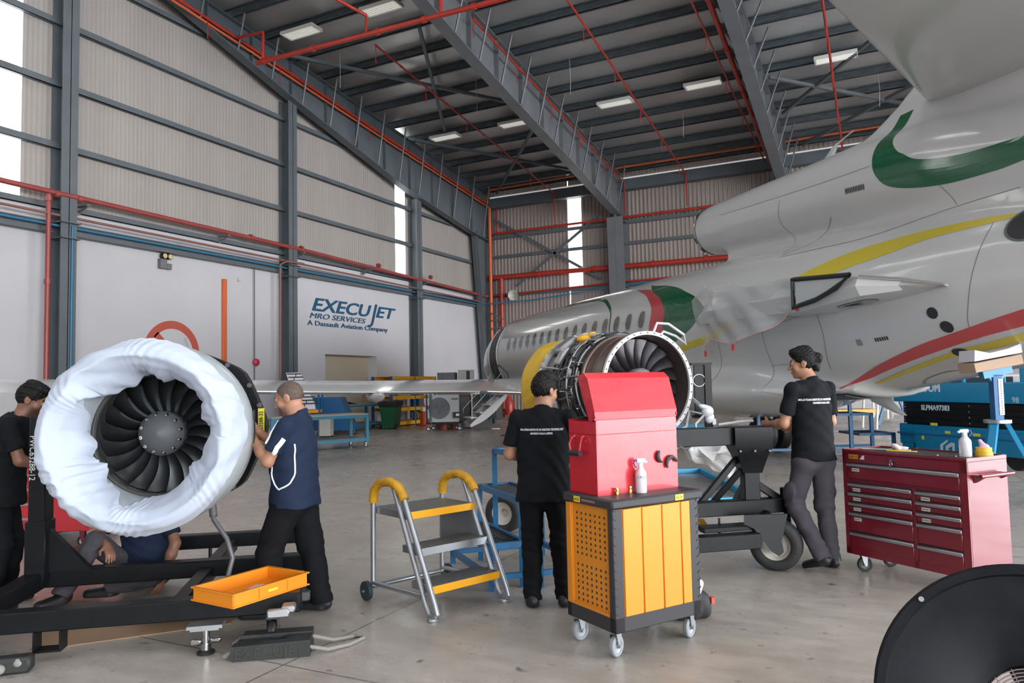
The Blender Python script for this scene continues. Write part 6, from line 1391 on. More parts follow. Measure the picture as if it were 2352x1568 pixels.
# --- man sitting on the floor under the left engine
PS = dict(sit=True, hipL=(-0.10, 0, 0.13), hipR=(0.10, 0, 0.13), kneeL=(-0.24, 0.30, 0.16), kneeR=(0.20, 0.33, 0.42), ankL=(0.05, 0.36, 0.10), ankR=(0.30, 0.55, 0.09), shL=(-0.18, 0.02, 0.60), shR=(0.18, 0.05, 0.59), elL=(-0.29, 0.06, 0.36), elR=(0.29, 0.22, 0.45),
          wrL=(-0.26, 0.16, 0.14), wrR=(0.08, 0.36, 0.40), head=(0.0, 0.08, 0.80), face=(0.1, 0.9, -0.3), toeL=(1, 0.3, 0), toeR=(0.4, 1, 0), girth=1.02, neck=(0, 0.03, 0.05), handR=((-0.7, 0.5, -0.5), (0, 0.2, -1), (0.3, 0.9, 0), 0.6), collar=False)
person('man in navy shirt sitting on the floor beneath the left engine', cw(-2.98, 6.05), (-0.15, -1), PS, m_skinB, m_navy, MATS['grey_trouser_fabric'], 'short', 12, collar=False)
# ================================================================ workshop equipment
m_cgrey = mat('charcoal_plastic', (0.038, 0.037, 0.041), 0.5, spec=0.3, bump=0.12, bscale=200)
m_opan = mat('orange_panel', (0.66, 0.235, 0.016), 0.35)
m_tred = mat('red_toolbox_paint', (0.52, 0.018, 0.03), 0.28, coat=0.8, rvar=0.06, vscale=4)
m_wine = mat('wine_red_enamel', (0.17, 0.007, 0.018), 0.33, coat=0.6)
m_trim = mat('satin_trim', (0.36, 0.36, 0.38), 0.35, metal=0.7)
m_mat = mat('black_top_mat', (0.022, 0.022, 0.024), 0.75, bump=0.3, bscale=250)
m_gwheel = mat('grey_caster_tread', (0.24, 0.26, 0.28), 0.5)
m_brass = mat('brass', (0.55, 0.36, 0.12), 0.25, metal=1.0)
m_milk = mat('milky_bottle', (0.72, 0.70, 0.74), 0.3, trans=0.25)
m_white = MATS['white_block_wall']; m_wpl = MATS['white_plastic']
m_sblue = mat('blue_frame_paint', (0.012, 0.12, 0.27), 0.4, var=0.15, vscale=4)
m_cyan = mat('cyan_lift_paint', (0.0, 0.21, 0.42), 0.32)
m_tread = mat('checker_tread', (0.17, 0.17, 0.165), 0.45, metal=0.5, var=0.4, vscale=40, bump=0.6, bscale=70)
m_grate = mat('dark_grating', (0.025, 0.03, 0.035), 0.6)
m_tube = mat('silver_tube', (0.42, 0.44, 0.47), 0.32, metal=0.8)
m_yfoam = mat('yellow_foam_tape', (0.62, 0.31, 0.008), 0.55, var=0.25, vscale=12, col2=(0.35, 0.17, 0.01))
m_yrail = mat('yellow_nosing', (0.78, 0.36, 0.01), 0.4)
def VW(p): return cw(p[0], p[1], p[2] if len(p) > 2 else 0)

# ---- orange trolley
TO = cw(0.71, 4.60); TR = VIEW_ROT+0.55
tl = thing('tool_trolley', 'orange and charcoal tool trolley on grey casters in the centre', 'tool trolley', TO, TR)
W, D, z0, z1 = 0.67, 0.46, 0.145, 0.89
mb = MB(); mb.bx(-W/2-0.01, W/2+0.035, -D/2-0.012, D/2+0.012, z1-0.055, z1, 0.012); obj('top_tray', mb, m_cgrey, tl)
mb = MB()
for sx in (-1, 1):
    for sy in (-1, 1): mb.bx(sx*W/2, sx*(W/2-0.075), sy*D/2, sy*(D/2-0.05), z0, z1-0.05, 0.006)
mb.bx(-W/2, W/2, -D/2, D/2, z0, z0+0.09, 0.006); mb.bx(-W/2+0.02, W/2-0.02, -D/2+0.06, D/2-0.02, z0, z1-0.06); bd = obj('frame', mb, m_cgrey, tl)
mb = MB()
for i in range(13):
    z = z0+0.11+i*0.048; mb.box((-W/2+0.012, -D/2-0.001, z), (0.025, 0.006, 0.006), rotm(0, 0.5, 0)); mb.box((W/2-0.012, -D/2-0.001, z), (0.025, 0.006, 0.006), rotm(0, -0.5, 0))
obj('corner_rib', mb, m_dark, bd)
mb = MB(); xs = [-W/2+0.072, -W/2+0.215, -W/2+0.37, -W/2+0.52, W/2-0.07]
for a, b in zip(xs, xs[1:]): mb.bx(a+0.004, b-0.004, -D/2-0.004, -D/2+0.06, z0+0.085, z1-0.058, 0.003)
mb.bx(xs[0], xs[-1], -D/2+0.004, -D/2+0.05, z0+0.085, z1-0.058); obj('front_panel', mb, m_opan, tl)
mb = MB(); mb.bx(-W/2+0.018, -W/2+0.022, -D/2+0.05, D/2-0.012, z0+0.085, z1-0.058); mb.bx(-W/2-0.002, -W/2+0.022, D/2-0.06, D/2-0.012, z0+0.085, z1-0.058, 0.003); mb.bx(-W/2-0.001, -W/2+0.02, -D/2+0.05, D/2-0.02, z0+0.085, z0+0.10); mb.mi = 1
for j in range(16):
    if j == 8: continue
    for i in range(7): mb.bx(-W/2+0.0165, -W/2+0.018, D/2-0.10-i*0.044-0.006, D/2-0.10-i*0.044+0.006, z1-0.115-j*0.034-0.007, z1-0.115-j*0.034+0.007)
pg = obj('peg_panel', mb, [m_opan, m_dark], tl)
for (cx, cy) in ((-W/2+0.05, -D/2+0.06), (W/2-0.05, -D/2+0.06), (-W/2+0.05, D/2-0.06), (W/2-0.05, D/2-0.06)): caster(tl, cx, cy, 0.062, 0.032, top=0.145, m_w=m_gwheel, m_h=mat('pale_hub', (0.30, 0.33, 0.36), 0.4), rz=0.35 if cy < 0 else 0.15, mf=m_alu)
def plate(par, s, M, w, h, size, m_p=m_ylab, m_t=m_blk, name='label_plate', **k):
    mb = MB(); mb.bx(-w/2, w/2, -h/2, h/2, 0, 0.0015); bmesh.ops.transform(mb.bm, matrix=M, verts=mb.bm.verts); p = obj(name, mb, m_p, par)
    if s: text_obj('plate_text', s, size, M @ Matrix.Translation((0, -size*0.35, 0.002)), m_t, p, extr=0.0003, **k)
    return p
Mf = lambda x, y, z: basis_m((x, y, z), (1, 0, 0), (0, 0, 1)); Ms = lambda x, y, z: basis_m((x, y, z), (0, -1, 0), (0, 0, 1))
plate(tl, 'JACK', Mf(0.17, -D/2-0.0125, z1-0.028), 0.066, 0.034, 0.024); plate(tl, 'JACK', Ms(-W/2-0.0105, 0.09, z1-0.028), 0.062, 0.034, 0.023)
plate(tl, '', Ms(-W/2-0.0105, -0.02, z1-0.028), 0.13, 0.014, 0.01, mat('faded_pink_label', (0.28, 0.12, 0.12), 0.5))
# ---- red tool box with raised lid
rb_ = thing('tool_box', 'bright red steel tool box with raised lid on the orange trolley', 'tool box', TO+V((0, 0, z1)), TR)
x0, x1, y0, y1, hb = -0.305, 0.335, -0.065, 0.21, 0.445
mb = MB(); t = 0.006
mb.bx(x0, x1, y0, y0+t, 0, hb, 0.003); mb.bx(x0, x1, y1-t, y1, 0, hb); mb.bx(x0, x0+t, y0, y1, 0, hb-0.01); mb.bx(x1-t, x1, y0, y1, 0, hb-0.01); mb.bx(x0, x1, y0, y1, 0, t); mb.bx(x0, x1, y0, y1, hb-0.09, hb-0.085); bxo = obj('body', mb, m_tred, rb_)
Ml = Matrix.Translation((0, y0+0.004, hb-0.002)) @ Matrix.Rotation(rad(-17), 4, 'X')
mb = MB(); hl = 0.30
prof = [(0.0, 0.0), (-0.018, 0.045), (-0.018, hl-0.045), (0.012, hl), (0.075, hl), (0.075, hl-0.006), (0.014, hl-0.006), (-0.012, hl-0.05), (-0.012, 0.05), (0.006, 0.004)]
mb.prism([(x0-0.008, y, z) for y, z in prof], (x1-x0+0.016, 0, 0)); 
for xx in (x0-0.008, x1+0.002): mb.prism([(xx, -0.012, 0.01), (xx, -0.018, hl-0.05), (xx, 0.012, hl), (xx, 0.075, hl), (xx, 0.05, 0.0)], (0.006, 0, 0))
bmesh.ops.transform(mb.bm, matrix=Ml, verts=mb.bm.verts); obj('lid', mb, m_tred, rb_, sharp=12)
mb = MB()
for yy in (0.05, 0.14): mb.cyl((x0-0.002, yy, 0.345), (x0-0.025, yy, 0.335), 0.008, n=8); mb.tube([(x0-0.02, yy, 0.34), (x0-0.04, yy+(0.012 if yy < 0.1 else -0.012)*-1, 0.30), (x0-0.04, yy, 0.25)], 0.006, 8)
mb.bx(x0-0.008, x0, 0.03, 0.16, 0.31, 0.325); hh = obj('handle', mb, m_tred, rb_)
mb = MB(); mb.cyl((x0-0.04, 0.04, 0.245), (x0-0.04, 0.15, 0.245), 0.017, n=12); obj('grip', mb, m_black, hh)
for (x, z, r, a0) in ((0.20, 0.205, 0.038, 2.2), (0.275, 0.15, 0.042, 0.2)):
    mb = MB(); pts = [(x+r*math.cos(a0+i*0.27), y0-0.012, z+r*math.sin(a0+i*0.27)) for i in range(14 if a0 < 1 else 10)]; mb.tube(pts, [0.006+0.008*math.sin(PI*i/(len(pts)-1)) for i in range(len(pts))], 8); obj('hook_magnet', mb, m_cgrey, rb_)
for (x, y, rz, L, m, nm, lb) in ((-0.22, 0.10, 0.4, 0.16, m_dark, 'screwdriver', 'dark screwdriver lying in the top of the red tool box'), (-0.15, 0.06, 0.1, 0.12, m_yelp, 'pencil', 'orange pencil lying in the top of the red tool box')):
    p = wm(rb_) @ V((x, y, hb+0.008)); d = _f0*math.sin(rz)+_r0*math.cos(rz); mb = MB(); mb.tube([p-d*L/2, p, p+d*L/2], [0.008, 0.008, 0.004], 8); tag(obj(nm, mb, m), lb, nm)
# ---- bottle and brass fittings on the trolley
def spray_bottle(p, R, H, label, txt=None, m_trig=None, rz=0.0, m_body=m_milk):
    t = thing('spray_bottle', label, 'spray bottle', p, rz)
    mb = MB(); mb.lathe([(0, 0), (R*0.94, 0), (R, R*0.12), (R, H*0.52), (R*0.92, H*0.60), (R*0.42, H*0.74), (R*0.38, H*0.78), (0, H*0.78)], n=28); b = obj('bottle', mb, m_body, t)
    mb = MB(); mb.lathe([(R*0.43, H*0.76), (R*0.43, H*0.84), (R*0.3, H*0.86), (0, H*0.86)], n=18); mb.box((R*0.08, 0, H*0.93), (R*1.5, R*0.55, H*0.13), None, R*0.12); mb.box((R*0.95, 0, H*0.90), (R*0.5, R*0.5, H*0.07), rotm(0, 0.5, 0), R*0.08); hd_ = obj('spray_head', mb, m_wpl, t)
    mb = MB(); mb.tube([(-R*0.5, 0, H*0.95), (-R*1.05, 0, H*0.93), (-R*1.2, 0, H*0.85), (-R*0.95, 0, H*0.76), (-R*0.7, 0, H*0.74)], R*0.14, 8); obj('trigger', mb, m_trig or m_wpl, hd_)
    if txt: 
        bm = text_bm(txt, R*0.75, 0.0)
        for v in bm.verts: a = v.co.x/R; v.co = V((R*1.01*math.sin(a), -R*1.01*math.cos(a), H*0.42+v.co.y))
        obj('hand_lettering', bm, mat('blue_marker', (0.01, 0.012, 0.09), 0.6), b)
    return t
pb = on_z(1473, 1131, z1); spray_bottle(pb+V((0, 0, 0.001)), 0.034, 0.205, 'small spray bottle marked ZACK on the orange trolley', 'ZACK', mat('violet_trigger', (0.07, 0.02, 0.22), 0.4), VIEW_ROT+0.1)
for px, py, lb in ((1418, 1136, 'left small brass fitting on the orange trolley'), (1448, 1131, 'right brass fitting next to the spray bottle on the trolley')):
    p = on_z(px, py, z1); mb = MB(); mb.cyl(p+V((0, 0, 0.001)), p+V((0, 0, 0.02)), 0.013, n=6); mb.cyl(p+V((0, 0, 0.02)), p+V((0, 0, 0.03)), 0.009, n=14); mb.cyl(p+V((0, 0, 0.03)), p+V((0, 0, 0.04)), 0.0125, n=6); tag(obj('brass_fitting', mb, m_brass), lb, 'fitting')
# ---- bag behind the trolley
bp_ = on_z(1594, 1422); bg_ = thing('tool_bag', 'black fabric bag with a hi-vis vest beside the orange trolley', 'bag', bp_, VIEW_ROT+0.4)
S = Soft(0.008); S.cone((-0.08, 0.02, 0.07), (0.06, 0.0, 0.07), 0.075, 0.07, 0.03); S.cone((-0.08, 0.02, 0.16), (0.05, 0, 0.14), 0.06, 0.05, 0.05); S.cut((0, 0, 0.003), (0, 0, -1)); obj('bag_body', S.mesh('bag', wr=0.006, wk=25), mat('black_nylon', (0.02, 0.019, 0.02), 0.7), bg_)
S = Soft(0.007); S.ell((-0.045, -0.01, 0.23), (0.06, 0.05, 0.06)); S.ell((-0.035, -0.03, 0.29), (0.05, 0.03, 0.05), None, 0.02); obj('hi_vis_vest', S.mesh('vest', wr=0.006, wk=40), mat('hi_vis_yellow', (0.55, 0.75, 0.02), 0.6), bg_)
S = Soft(0.006); S.cone((-0.03, -0.02, 0.22), (-0.015, -0.02, 0.34), 0.028, 0.012, 0.02, 0.4, (0, 1, 0)); S.cone((-0.02, -0.05, 0.18), (0.01, -0.05, 0.24), 0.035, 0.03, 0.02); obj('paper_roll', S.mesh('paper', wr=0.002, wk=30), m_wpl, bg_)
mb = MB(); mb.bx(0.10, 0.125, -0.06, -0.02, 0.10, 0.14); obj('red_tag', mb, m_tape, bg_)

# ---- silver step ladder with yellow foam handles
la = cw(-0.53, 4.97); lo_ = thing('step_ladder', 'silver three step ladder with yellow foam handles and two wheels', 'step ladder', la, VIEW_ROT+0.73)
Wl, Dl = 0.63, 0.80
sl = (0.40, 0.80)                                             # top of the sloping tubes (y, z)
for s_, x in ((0, 0.0), (1, Wl)):
    mb = MB()
    front = [(x, 0.0, 0.05), (x, 0.02, 0.10), (x, sl[0]-0.02, sl[1]-0.02), (x, sl[0]+0.06, sl[1]+0.05), (x, sl[0]+0.16, sl[1]+0.075), (x, Dl-0.10, sl[1]+0.055), (x, Dl-0.03, sl[1]-0.0), (x, Dl-0.01, 0.7), (x, Dl, 0.1)]
    mb.tube(front, 0.0195, 12); fr = obj('front_tube', mb, m_tube, lo_)
    mb = MB(); mb.tube([(x, 0.0, 0.06), (x, 0.035, 0.032), (x, 0.09, 0.035), (x, 0.125, 0.08), (x, sl[0]+0.12, sl[1]+0.06)], 0.0185, 12); obj('rear_tube', mb, m_tube, lo_)
    mb = MB(); mb.tube([(x, sl[0]-0.03, sl[1]-0.035), (x, sl[0]+0.0, sl[1]+0.005), (x, sl[0]+0.06, sl[1]+0.052), (x, sl[0]+0.16, sl[1]+0.077), (x, Dl-0.10, sl[1]+0.057), (x, Dl-0.03, sl[1]+0.0), (x, Dl-0.012, sl[1]-0.09)], 0.034, 14); obj('foam_grip', mb, m_yfoam, fr)
    mb = MB(); mb.lathe([(0, 0.0), (0.04, 0), (0.042, 0.01), (0.035, 0.022), (0.015, 0.03), (0, 0.03)], (x, 0.05, 0), n=18); obj('foot_pad', mb, m_alu, lo_)
    mb = MB(); mb.tube([(x, Dl, 0.12), (x, 0.18, 0.14)], 0.0175, 10); obj('base_tube', mb, m_tube, lo_)
    sg = -1 if s_ == 0 else 1
    mb = MB(); mb.lathe([(0, -0.022), (0.055, -0.022), (0.068, -0.015), (0.07, 0), (0.068, 0.015), (0.055, 0.022), (0, 0.022)], (x+sg*0.055, Dl+0.005, 0.07), (1, 0, 0), n=28); wh = obj('wheel', mb, mat('dark_teal_rubber', (0.015, 0.028, 0.036), 0.5), lo_)
    mb = MB(); mb.cyl((x+sg*0.02, Dl+0.005, 0.07), (x+sg*0.088, Dl+0.005, 0.07), 0.010, n=10); obj('axle', mb, m_alu, wh)
mb = MB(); mb.tube([(0, Dl, 0.095), (Wl, Dl, 0.095)], 0.0175, 10); obj('cross_tube', mb, m_tube, lo_)
def step(y, z, dpt, mf, nm):
    mb = MB(); mb.bx(0.02, Wl-0.02, y, y+dpt, z-0.012, z, 0.002); st0 = obj('step', mb, m_tread, lo_)
    mb = MB(); mb.bx(0.02, Wl-0.02, y-0.006, y, z-0.05, z+0.002, 0.002); obj('nosing', mb, mf, st0)
    mb = MB(); mb.bx(0.018, 0.022, y, y+dpt, z-0.05, z); mb.bx(Wl-0.022, Wl-0.018, y, y+dpt, z-0.05, z); obj('side_flange', mb, m_tube, st0)
step(0.08, 0.215, 0.24, m_yrail, 's1'); step(0.21, 0.445, 0.22, m_tube, 's2'); step(0.36, 0.675, 0.43, m_yrail, 's3')
mb = MB(); mb.prism([(Wl-0.02, 0.42, 0.66), (Wl-0.02, Dl-0.02, 0.66), (Wl-0.02, Dl-0.02, 0.36), (Wl-0.02, 0.26, 0.36)], (0.003, 0, 0)); obj('side_plate', mb, m_steel_l, lo_)

# ---- blue step stand behind the ladder
bs = thing('step_stand', 'blue three step maintenance stand with dark grated treads behind the silver ladder', 'step stand', (0, 0, 0), VIEW_ROT)
Ld = V((0.37, -0.93, 0)).normalized(); Ad = V((0.93, 0.37, 0)).normalized()
def grated(par, p0, L, dep, z, ld=Ld, ad=Ad, nm='tread'):
    mb = MB(); a, b, c, d = p0, p0+ld*L, p0+ld*L+ad*dep, p0+ad*dep; zz = V((0, 0, z))
    for p, q in ((a, b), (b, c), (c, d), (d, a)): mb.beam(p+zz, q+zz, 0.03, 0.045)
    o = obj(nm, mb, m_sblue, par)
    mb = MB(); n = int(L/0.075)
    for i in range(1, n): mb.beam(a+ld*(L*i/n)+zz, d+ld*(L*i/n)+zz, 0.012, 0.03)
    for i in range(1, 5): mb.beam(a+ad*(dep*i/5)+zz, b+ad*(dep*i/5)+zz, 0.006, 0.02)
    mb.bx(0, 0, 0, 0, 0, 0) if False else None
    obj('grating', mb, m_grate, o); return o
p_lo, p_mi, p_hi = V((-0.56, 6.62, 0)), V((-0.32, 6.72, 0)), V((-0.18, 6.70, 0))
grated(bs, p_lo, 0.98, 0.28, 0.33); grated(bs, p_mi, 0.98, 0.30, 0.65); grated(bs, p_hi, 0.98, 0.45, 0.97)
def legs(par, ps, z0, zt, w=0.045, m=m_sblue, nm='leg'):
    for p in ps:
        mb = MB(); mb.beam(V((p.x, p.y, z0)), V((p.x, p.y, zt)), w, w, (0, 1, 0)); obj(nm, mb, m, par)
legs(bs, [p_lo, p_lo+Ld*0.98], 0.0, 0.34); legs(bs, [p_mi, p_mi+Ld*0.98], 0, 0.66); legs(bs, [p_hi, p_hi+Ld*0.98, p_hi+Ad*0.45, p_hi+Ad*0.45+Ld*0.98], 0.0, 0.98)
for a, b, z in ((p_lo, p_lo+Ld*0.98, 0.1), (p_lo, p_hi+Ad*0.4, 0.1), (p_lo+Ld*0.98, p_hi+Ad*0.4+Ld*0.98, 0.1), (p_hi+Ad*0.42, p_hi+Ad*0.42+Ld*0.98, 0.12)):
    mb = MB(); mb.beam(a+V((0, 0, z)), b+V((0, 0, z)), 0.04, 0.04); obj('base_rail', mb, m_sblue, bs)

# ---- wine red tool chest
CO = cw(3.12, 5.75); CRt = VIEW_ROT-1.105
ch = thing('tool_chest', 'wine red rolling tool chest with many drawers at the right', 'tool chest', CO, CRt)
W, D, z0, z1 = 1.02, 0.47, 0.14, 0.975
mb = MB(); mb.bx(-W/2, W/2, -D/2+0.012, D/2, z0, z1-0.02, 0.004); mb.bx(-W/2, W/2, -D/2, -D/2+0.012, z0, z0+0.055); mb.bx(-W/2, W/2, -D/2, -D/2+0.012, z1-0.105, z1-0.02); mb.bx(-W/2, -W/2+0.045, -D/2, -D/2+0.012, z0, z1-0.02); mb.bx(W/2-0.055, W/2, -D/2, -D/2+0.012, z0, z1-0.02); mb.bx(0.085, 0.118, -D/2, -D/2+0.012, z0, z1-0.25)
for (a, b, c_, d) in ((-W/2, W/2, -D/2, -D/2+0.012), (-W/2, W/2, D/2-0.012, D/2), (-W/2, -W/2+0.012, -D/2, D/2), (W/2-0.012, W/2, -D/2, D/2)): mb.bx(a, b, c_, d, z1-0.03, z1)
obj('carcass', mb, m_wine, ch)
mb = MB(); mb.bx(-W/2+0.014, W/2-0.014, -D/2+0.014, D/2-0.014, z1-0.022, z1-0.012); obj('top_mat', mb, m_mat, ch)
def zf(f): return z1-(z1-z0)*f
def drawer(xa, xb, fa, fb, num):
    mb = MB(); mb.bx(xa, xb, -D/2-0.004, -D/2+0.014, zf(fb), zf(fa)-0.004, 0.003); d_ = obj('drawer', mb, m_wine, ch)
    mb = MB(); mb.bx(xa-0.004, xb+0.004, -D/2-0.018, -D/2-0.004, zf(fa)-0.030, zf(fa)-0.006, 0.004); obj('handle', mb, m_trim, d_)
    mb = MB(); mb.bx(xa-0.008, xb+0.008, -D/2-0.001, -D/2+0.013, zf(fa)-0.003, zf(fa)+0.006); obj('gap', mb, m_dark, d_)
    if num: plate(d_, num, Mf(xa+0.075 if xa > 0 else xa+0.075, -D/2-0.006, zf(fa)-0.030-0.024), 0.068, 0.026, 0.013, mat('paper_label', (0.55, 0.54, 0.5), 0.6))
drawer(-W/2+0.048, W/2-0.058, 0.125, 0.275, 'DRAWER 1')
fr5 = [(0.315, 0.395, 2), (0.405, 0.49, 3), (0.50, 0.585, 4), (0.595, 0.775, 5), (0.785, 0.935, 0)]
for fa, fb, k in fr5: drawer(-W/2+0.048, 0.082, fa, fb, 'DRAWER %d' % k if k else '')
for (fa, fb, _), k in zip(fr5, (6, 7, 8, 0, 0)): drawer(0.121, W/2-0.058, fa, fb, 'DRAWER %d' % k if k else '')
plate(ch, 'EJM 13', Mf(-W/2+0.105, -D/2-0.001, z1-0.055), 0.085, 0.034, 0.024, mat('ochre_label', (0.45, 0.25, 0.02), 0.5))
mb = MB(); mb.prism([(-W/2+0.165, -D/2-0.002, z1-0.072), (-W/2+0.205, -D/2-0.002, z1-0.072), (-W/2+0.205, -D/2-0.002, z1-0.038), (-W/2+0.19, -D/2-0.002, z1-0.042), (-W/2+0.172, -D/2-0.002, z1-0.060)], (0, -0.001, 0)); obj('white_badge', mb, m_wtxt, ch)
mb = MB(); mb.cyl((-0.06, -D/2, z1-0.06), (-0.06, -D/2-0.02, z1-0.06), 0.012, n=12); mb.torus((-0.06, -D/2-0.02, z1-0.085), (0, 1, 0), 0.012, 0.003, 12, 6); mb.bx(-0.075, -0.065, -D/2-0.02, -D/2-0.016, z1-0.115, z1-0.08); obj('lock_and_keys', mb, m_chrome, ch)
mb = MB(); xh = W/2; mb.prism([(xh, -D/2+0.06, 0.86), (xh, -D/2+0.06, 0.80), (xh, -D/2+0.09, 0.80), (xh+0.07, -D/2+0.09, 0.845), (xh+0.07, -D/2+0.06, 0.86)], (0, 0.02, 0)); mb.prism([(xh, D/2-0.08, 0.86), (xh, D/2-0.08, 0.81), (xh+0.07, D/2-0.08, 0.845), (xh+0.07, D/2-0.08, 0.86)], (0, 0.02, 0)); mb.cyl((xh+0.062, -D/2+0.05, 0.853), (xh+0.062, D/2-0.04, 0.853), 0.014, n=12); obj('push_handle', mb, m_wine, ch)
for (cx, cy) in ((-W/2+0.10, -D/2+0.08), (-W/2+0.10, D/2-0.08), (W/2-0.1, -D/2+0.08), (W/2-0.1, D/2-0.08)): caster(ch, cx, cy, 0.058, 0.034, top=0.14, rz=1.0, m_w=m_black, m_h=m_steel, mf=m_alu)
zt = z1+0.0
Mc = wm(ch)
def onchest(x, y, z=0.0): return Mc @ V((x, y, z1-0.012+z))
spray_bottle(onchest(0.36, 0.0), 0.042, 0.20, 'clear spray bottle with white head on the wine red chest', None, mat('blue_trigger', (0.02, 0.03, 0.2), 0.4), VIEW_ROT+PI, m_milk)
t = thing('tape_roll', 'two stacked yellow tape rolls on the wine red chest', 'tape roll', onchest(0.42, 0.12))
for zz_, r_ in ((0.0, 0.058), (0.033, 0.052)):
    mb = MB(); mb.lathe([(0.036, zz_), (r_, zz_), (r_, zz_+0.032), (0.036, zz_+0.032)], n=28, closed=True); obj('roll', mb, mat('yellow_tape', (0.68, 0.40, 0.03), 0.4), t)
S = Soft(0.006); S.ell((0, 0, 0.06), (0.035, 0.03, 0.035)); S.cone((0, 0, 0.06), (-0.02, 0, 0.11), 0.03, 0.008, 0.02); obj('pink_rag', S.mesh('rag', wr=0.006, wk=50), mat('pink_tissue', (0.7, 0.42, 0.48), 0.7), t)
for (x, y, rz, a, b, c_, m, nm, lb, ct) in ((-0.36, 0.05, 0.5, 0.30, 0.05, 0.004, m_wtxt, 'paper_sheet', 'white paper strip on the left of the wine red chest', 'paper'), (-0.22, 0.08, 0.1, 0.17, 0.025, 0.006, m_wtxt, 'file_tool', 'pale file lying across papers on the wine red chest', 'file'), (-0.15, 0.0, 0.35, 0.22, 0.028, 0.008, m_ylab, 'scraper', 'yellow scraper lying on the wine red chest', 'scraper'),
        (-0.20, 0.03, 0.6, 0.12, 0.028, 0.008, m_yelp, 'marker_box', 'short orange stick beside the yellow scraper', 'stick')):
    mb = MB(); mb.box(onchest(x, y, c_/2+0.001+(0.004 if 'file' in nm else 0)), (a, b, c_), rotm(0, 0, CRt+rz), 0.002); tag(obj(nm, mb, m), lb, ct)
S = Soft(0.006); c0 = onchest(-0.24, 0.06, 0.03); S.ell(c0, (0.035, 0.03, 0.025)); S.ell(c0+V((0.04, 0.03, -0.012)), (0.05, 0.03, 0.016), None, 0.02); tag(obj('rag', S.mesh('rag2', wr=0.005, wk=60), mat('pale_rag', (0.6, 0.5, 0.55), 0.8)), 'crumpled pale rag on the wine red chest', 'rag')
mb = MB(); a, b = onchest(0.22, -0.12, 0.008), onchest(0.34, -0.09, 0.008); mb.beam(a, b, 0.014, 0.006); mb.cyl(a-V((0, 0, 0.003)), a+V((0, 0, 0.004)), 0.016, n=12); mb.cyl(b-V((0, 0, 0.003)), b+V((0, 0, 0.004)), 0.012, n=12); tag(obj('spanner', mb, m_chrome), 'small silver spanner at the front of the wine red chest', 'spanner')

# ---- black drum fan at the lower right corner
FC = at_d(2392, 1650, 2.3); nv = (EYE-FC).normalized(); nv = (nv+CR*0.12+V((0, 0, 0.05))).normalized()
M = Matrix.Translation(FC) @ nv.to_track_quat('Z', 'Y').to_matrix().to_4x4() @ Matrix.Scale(1.03, 4)
fa = thing('drum_fan', 'large round black fan housing cut by the lower right corner', 'fan', M=M)
m_fanb = mat('smudged_black_plastic', (0.010, 0.011, 0.014), 0.5, spec=0.15, var=0.6, vscale=5, rvar=0.12)
Rf = 0.455
mb = MB(); mb.lathe([(0.145, -0.11), (0.155, -0.07), (0.20, -0.035), (0.36, 0.0), (0.415, 0.012), (0.42, 0.02), (0.445, 0.022), (0.455, 0.012), (0.455, -0.02), (0.44, -0.12), (0.36, -0.2), (0.2, -0.22)], n=80); sh_ = obj('shell', mb, m_fanb, fa)
mb = MB()
for r in np.linspace(0.02, 0.145, 13): mb.torus((0, 0, -0.075), (0, 0, 1), r, 0.0022, 40, 5)
for i in range(16): mb.beam((0.02*math.cos(i*PI/8), 0.02*math.sin(i*PI/8), -0.078), (0.15*math.cos(i*PI/8), 0.15*math.sin(i*PI/8), -0.078), 0.003, 0.003)
obj('grille', mb, mat('rose_grey_wire', (0.22, 0.16, 0.16), 0.4), fa)
for i in range(7):
    a = 2*PI*i/7+0.55; mb = MB(); mb.cyl((0.432*math.cos(a), 0.432*math.sin(a), 0.02), (0.432*math.cos(a), 0.432*math.sin(a), 0.032), 0.009, n=8); obj('bolt', mb, m_chrome, fa)
mb = MB(); mb.cyl((0, 0, -0.2), (0, 0, -0.1), 0.06, n=20)
for i in range(5):
    a = 2*PI*i/5; mb.prism([(0.05*math.cos(a), 0.05*math.sin(a), -0.14), (0.19*math.cos(a), 0.19*math.sin(a), -0.13), (0.19*math.cos(a+0.7), 0.19*math.sin(a+0.7), -0.17), (0.05*math.cos(a+0.7), 0.05*math.sin(a+0.7), -0.17)], (0, 0, 0.004))
obj('impeller', mb, m_gry, fa)
mb = MB(); mb.cyl((0.09, 0.33, 0.0), (0.09, 0.33, 0.012), 0.016, n=20); obj('sticker', mb, m_wpl, fa)
bot = FC.z-0.05
mb = MB(); mb.bm.verts.ensure_lookup_table()
Mi = M.inverted(); f1, f2, f3 = [Mi @ V((FC.x+dx, FC.y+dy, 0.0)) for dx, dy in ((-0.1, 0.1), (0.25, -0.05), (0.15, 0.3))]
for f_ in (f1, f2, f3): mb.tube([f_, V((f_.x*0.5, f_.y*0.5-0.1, -0.2))], 0.02, 8)
obj('stand', mb, m_blk, fa)
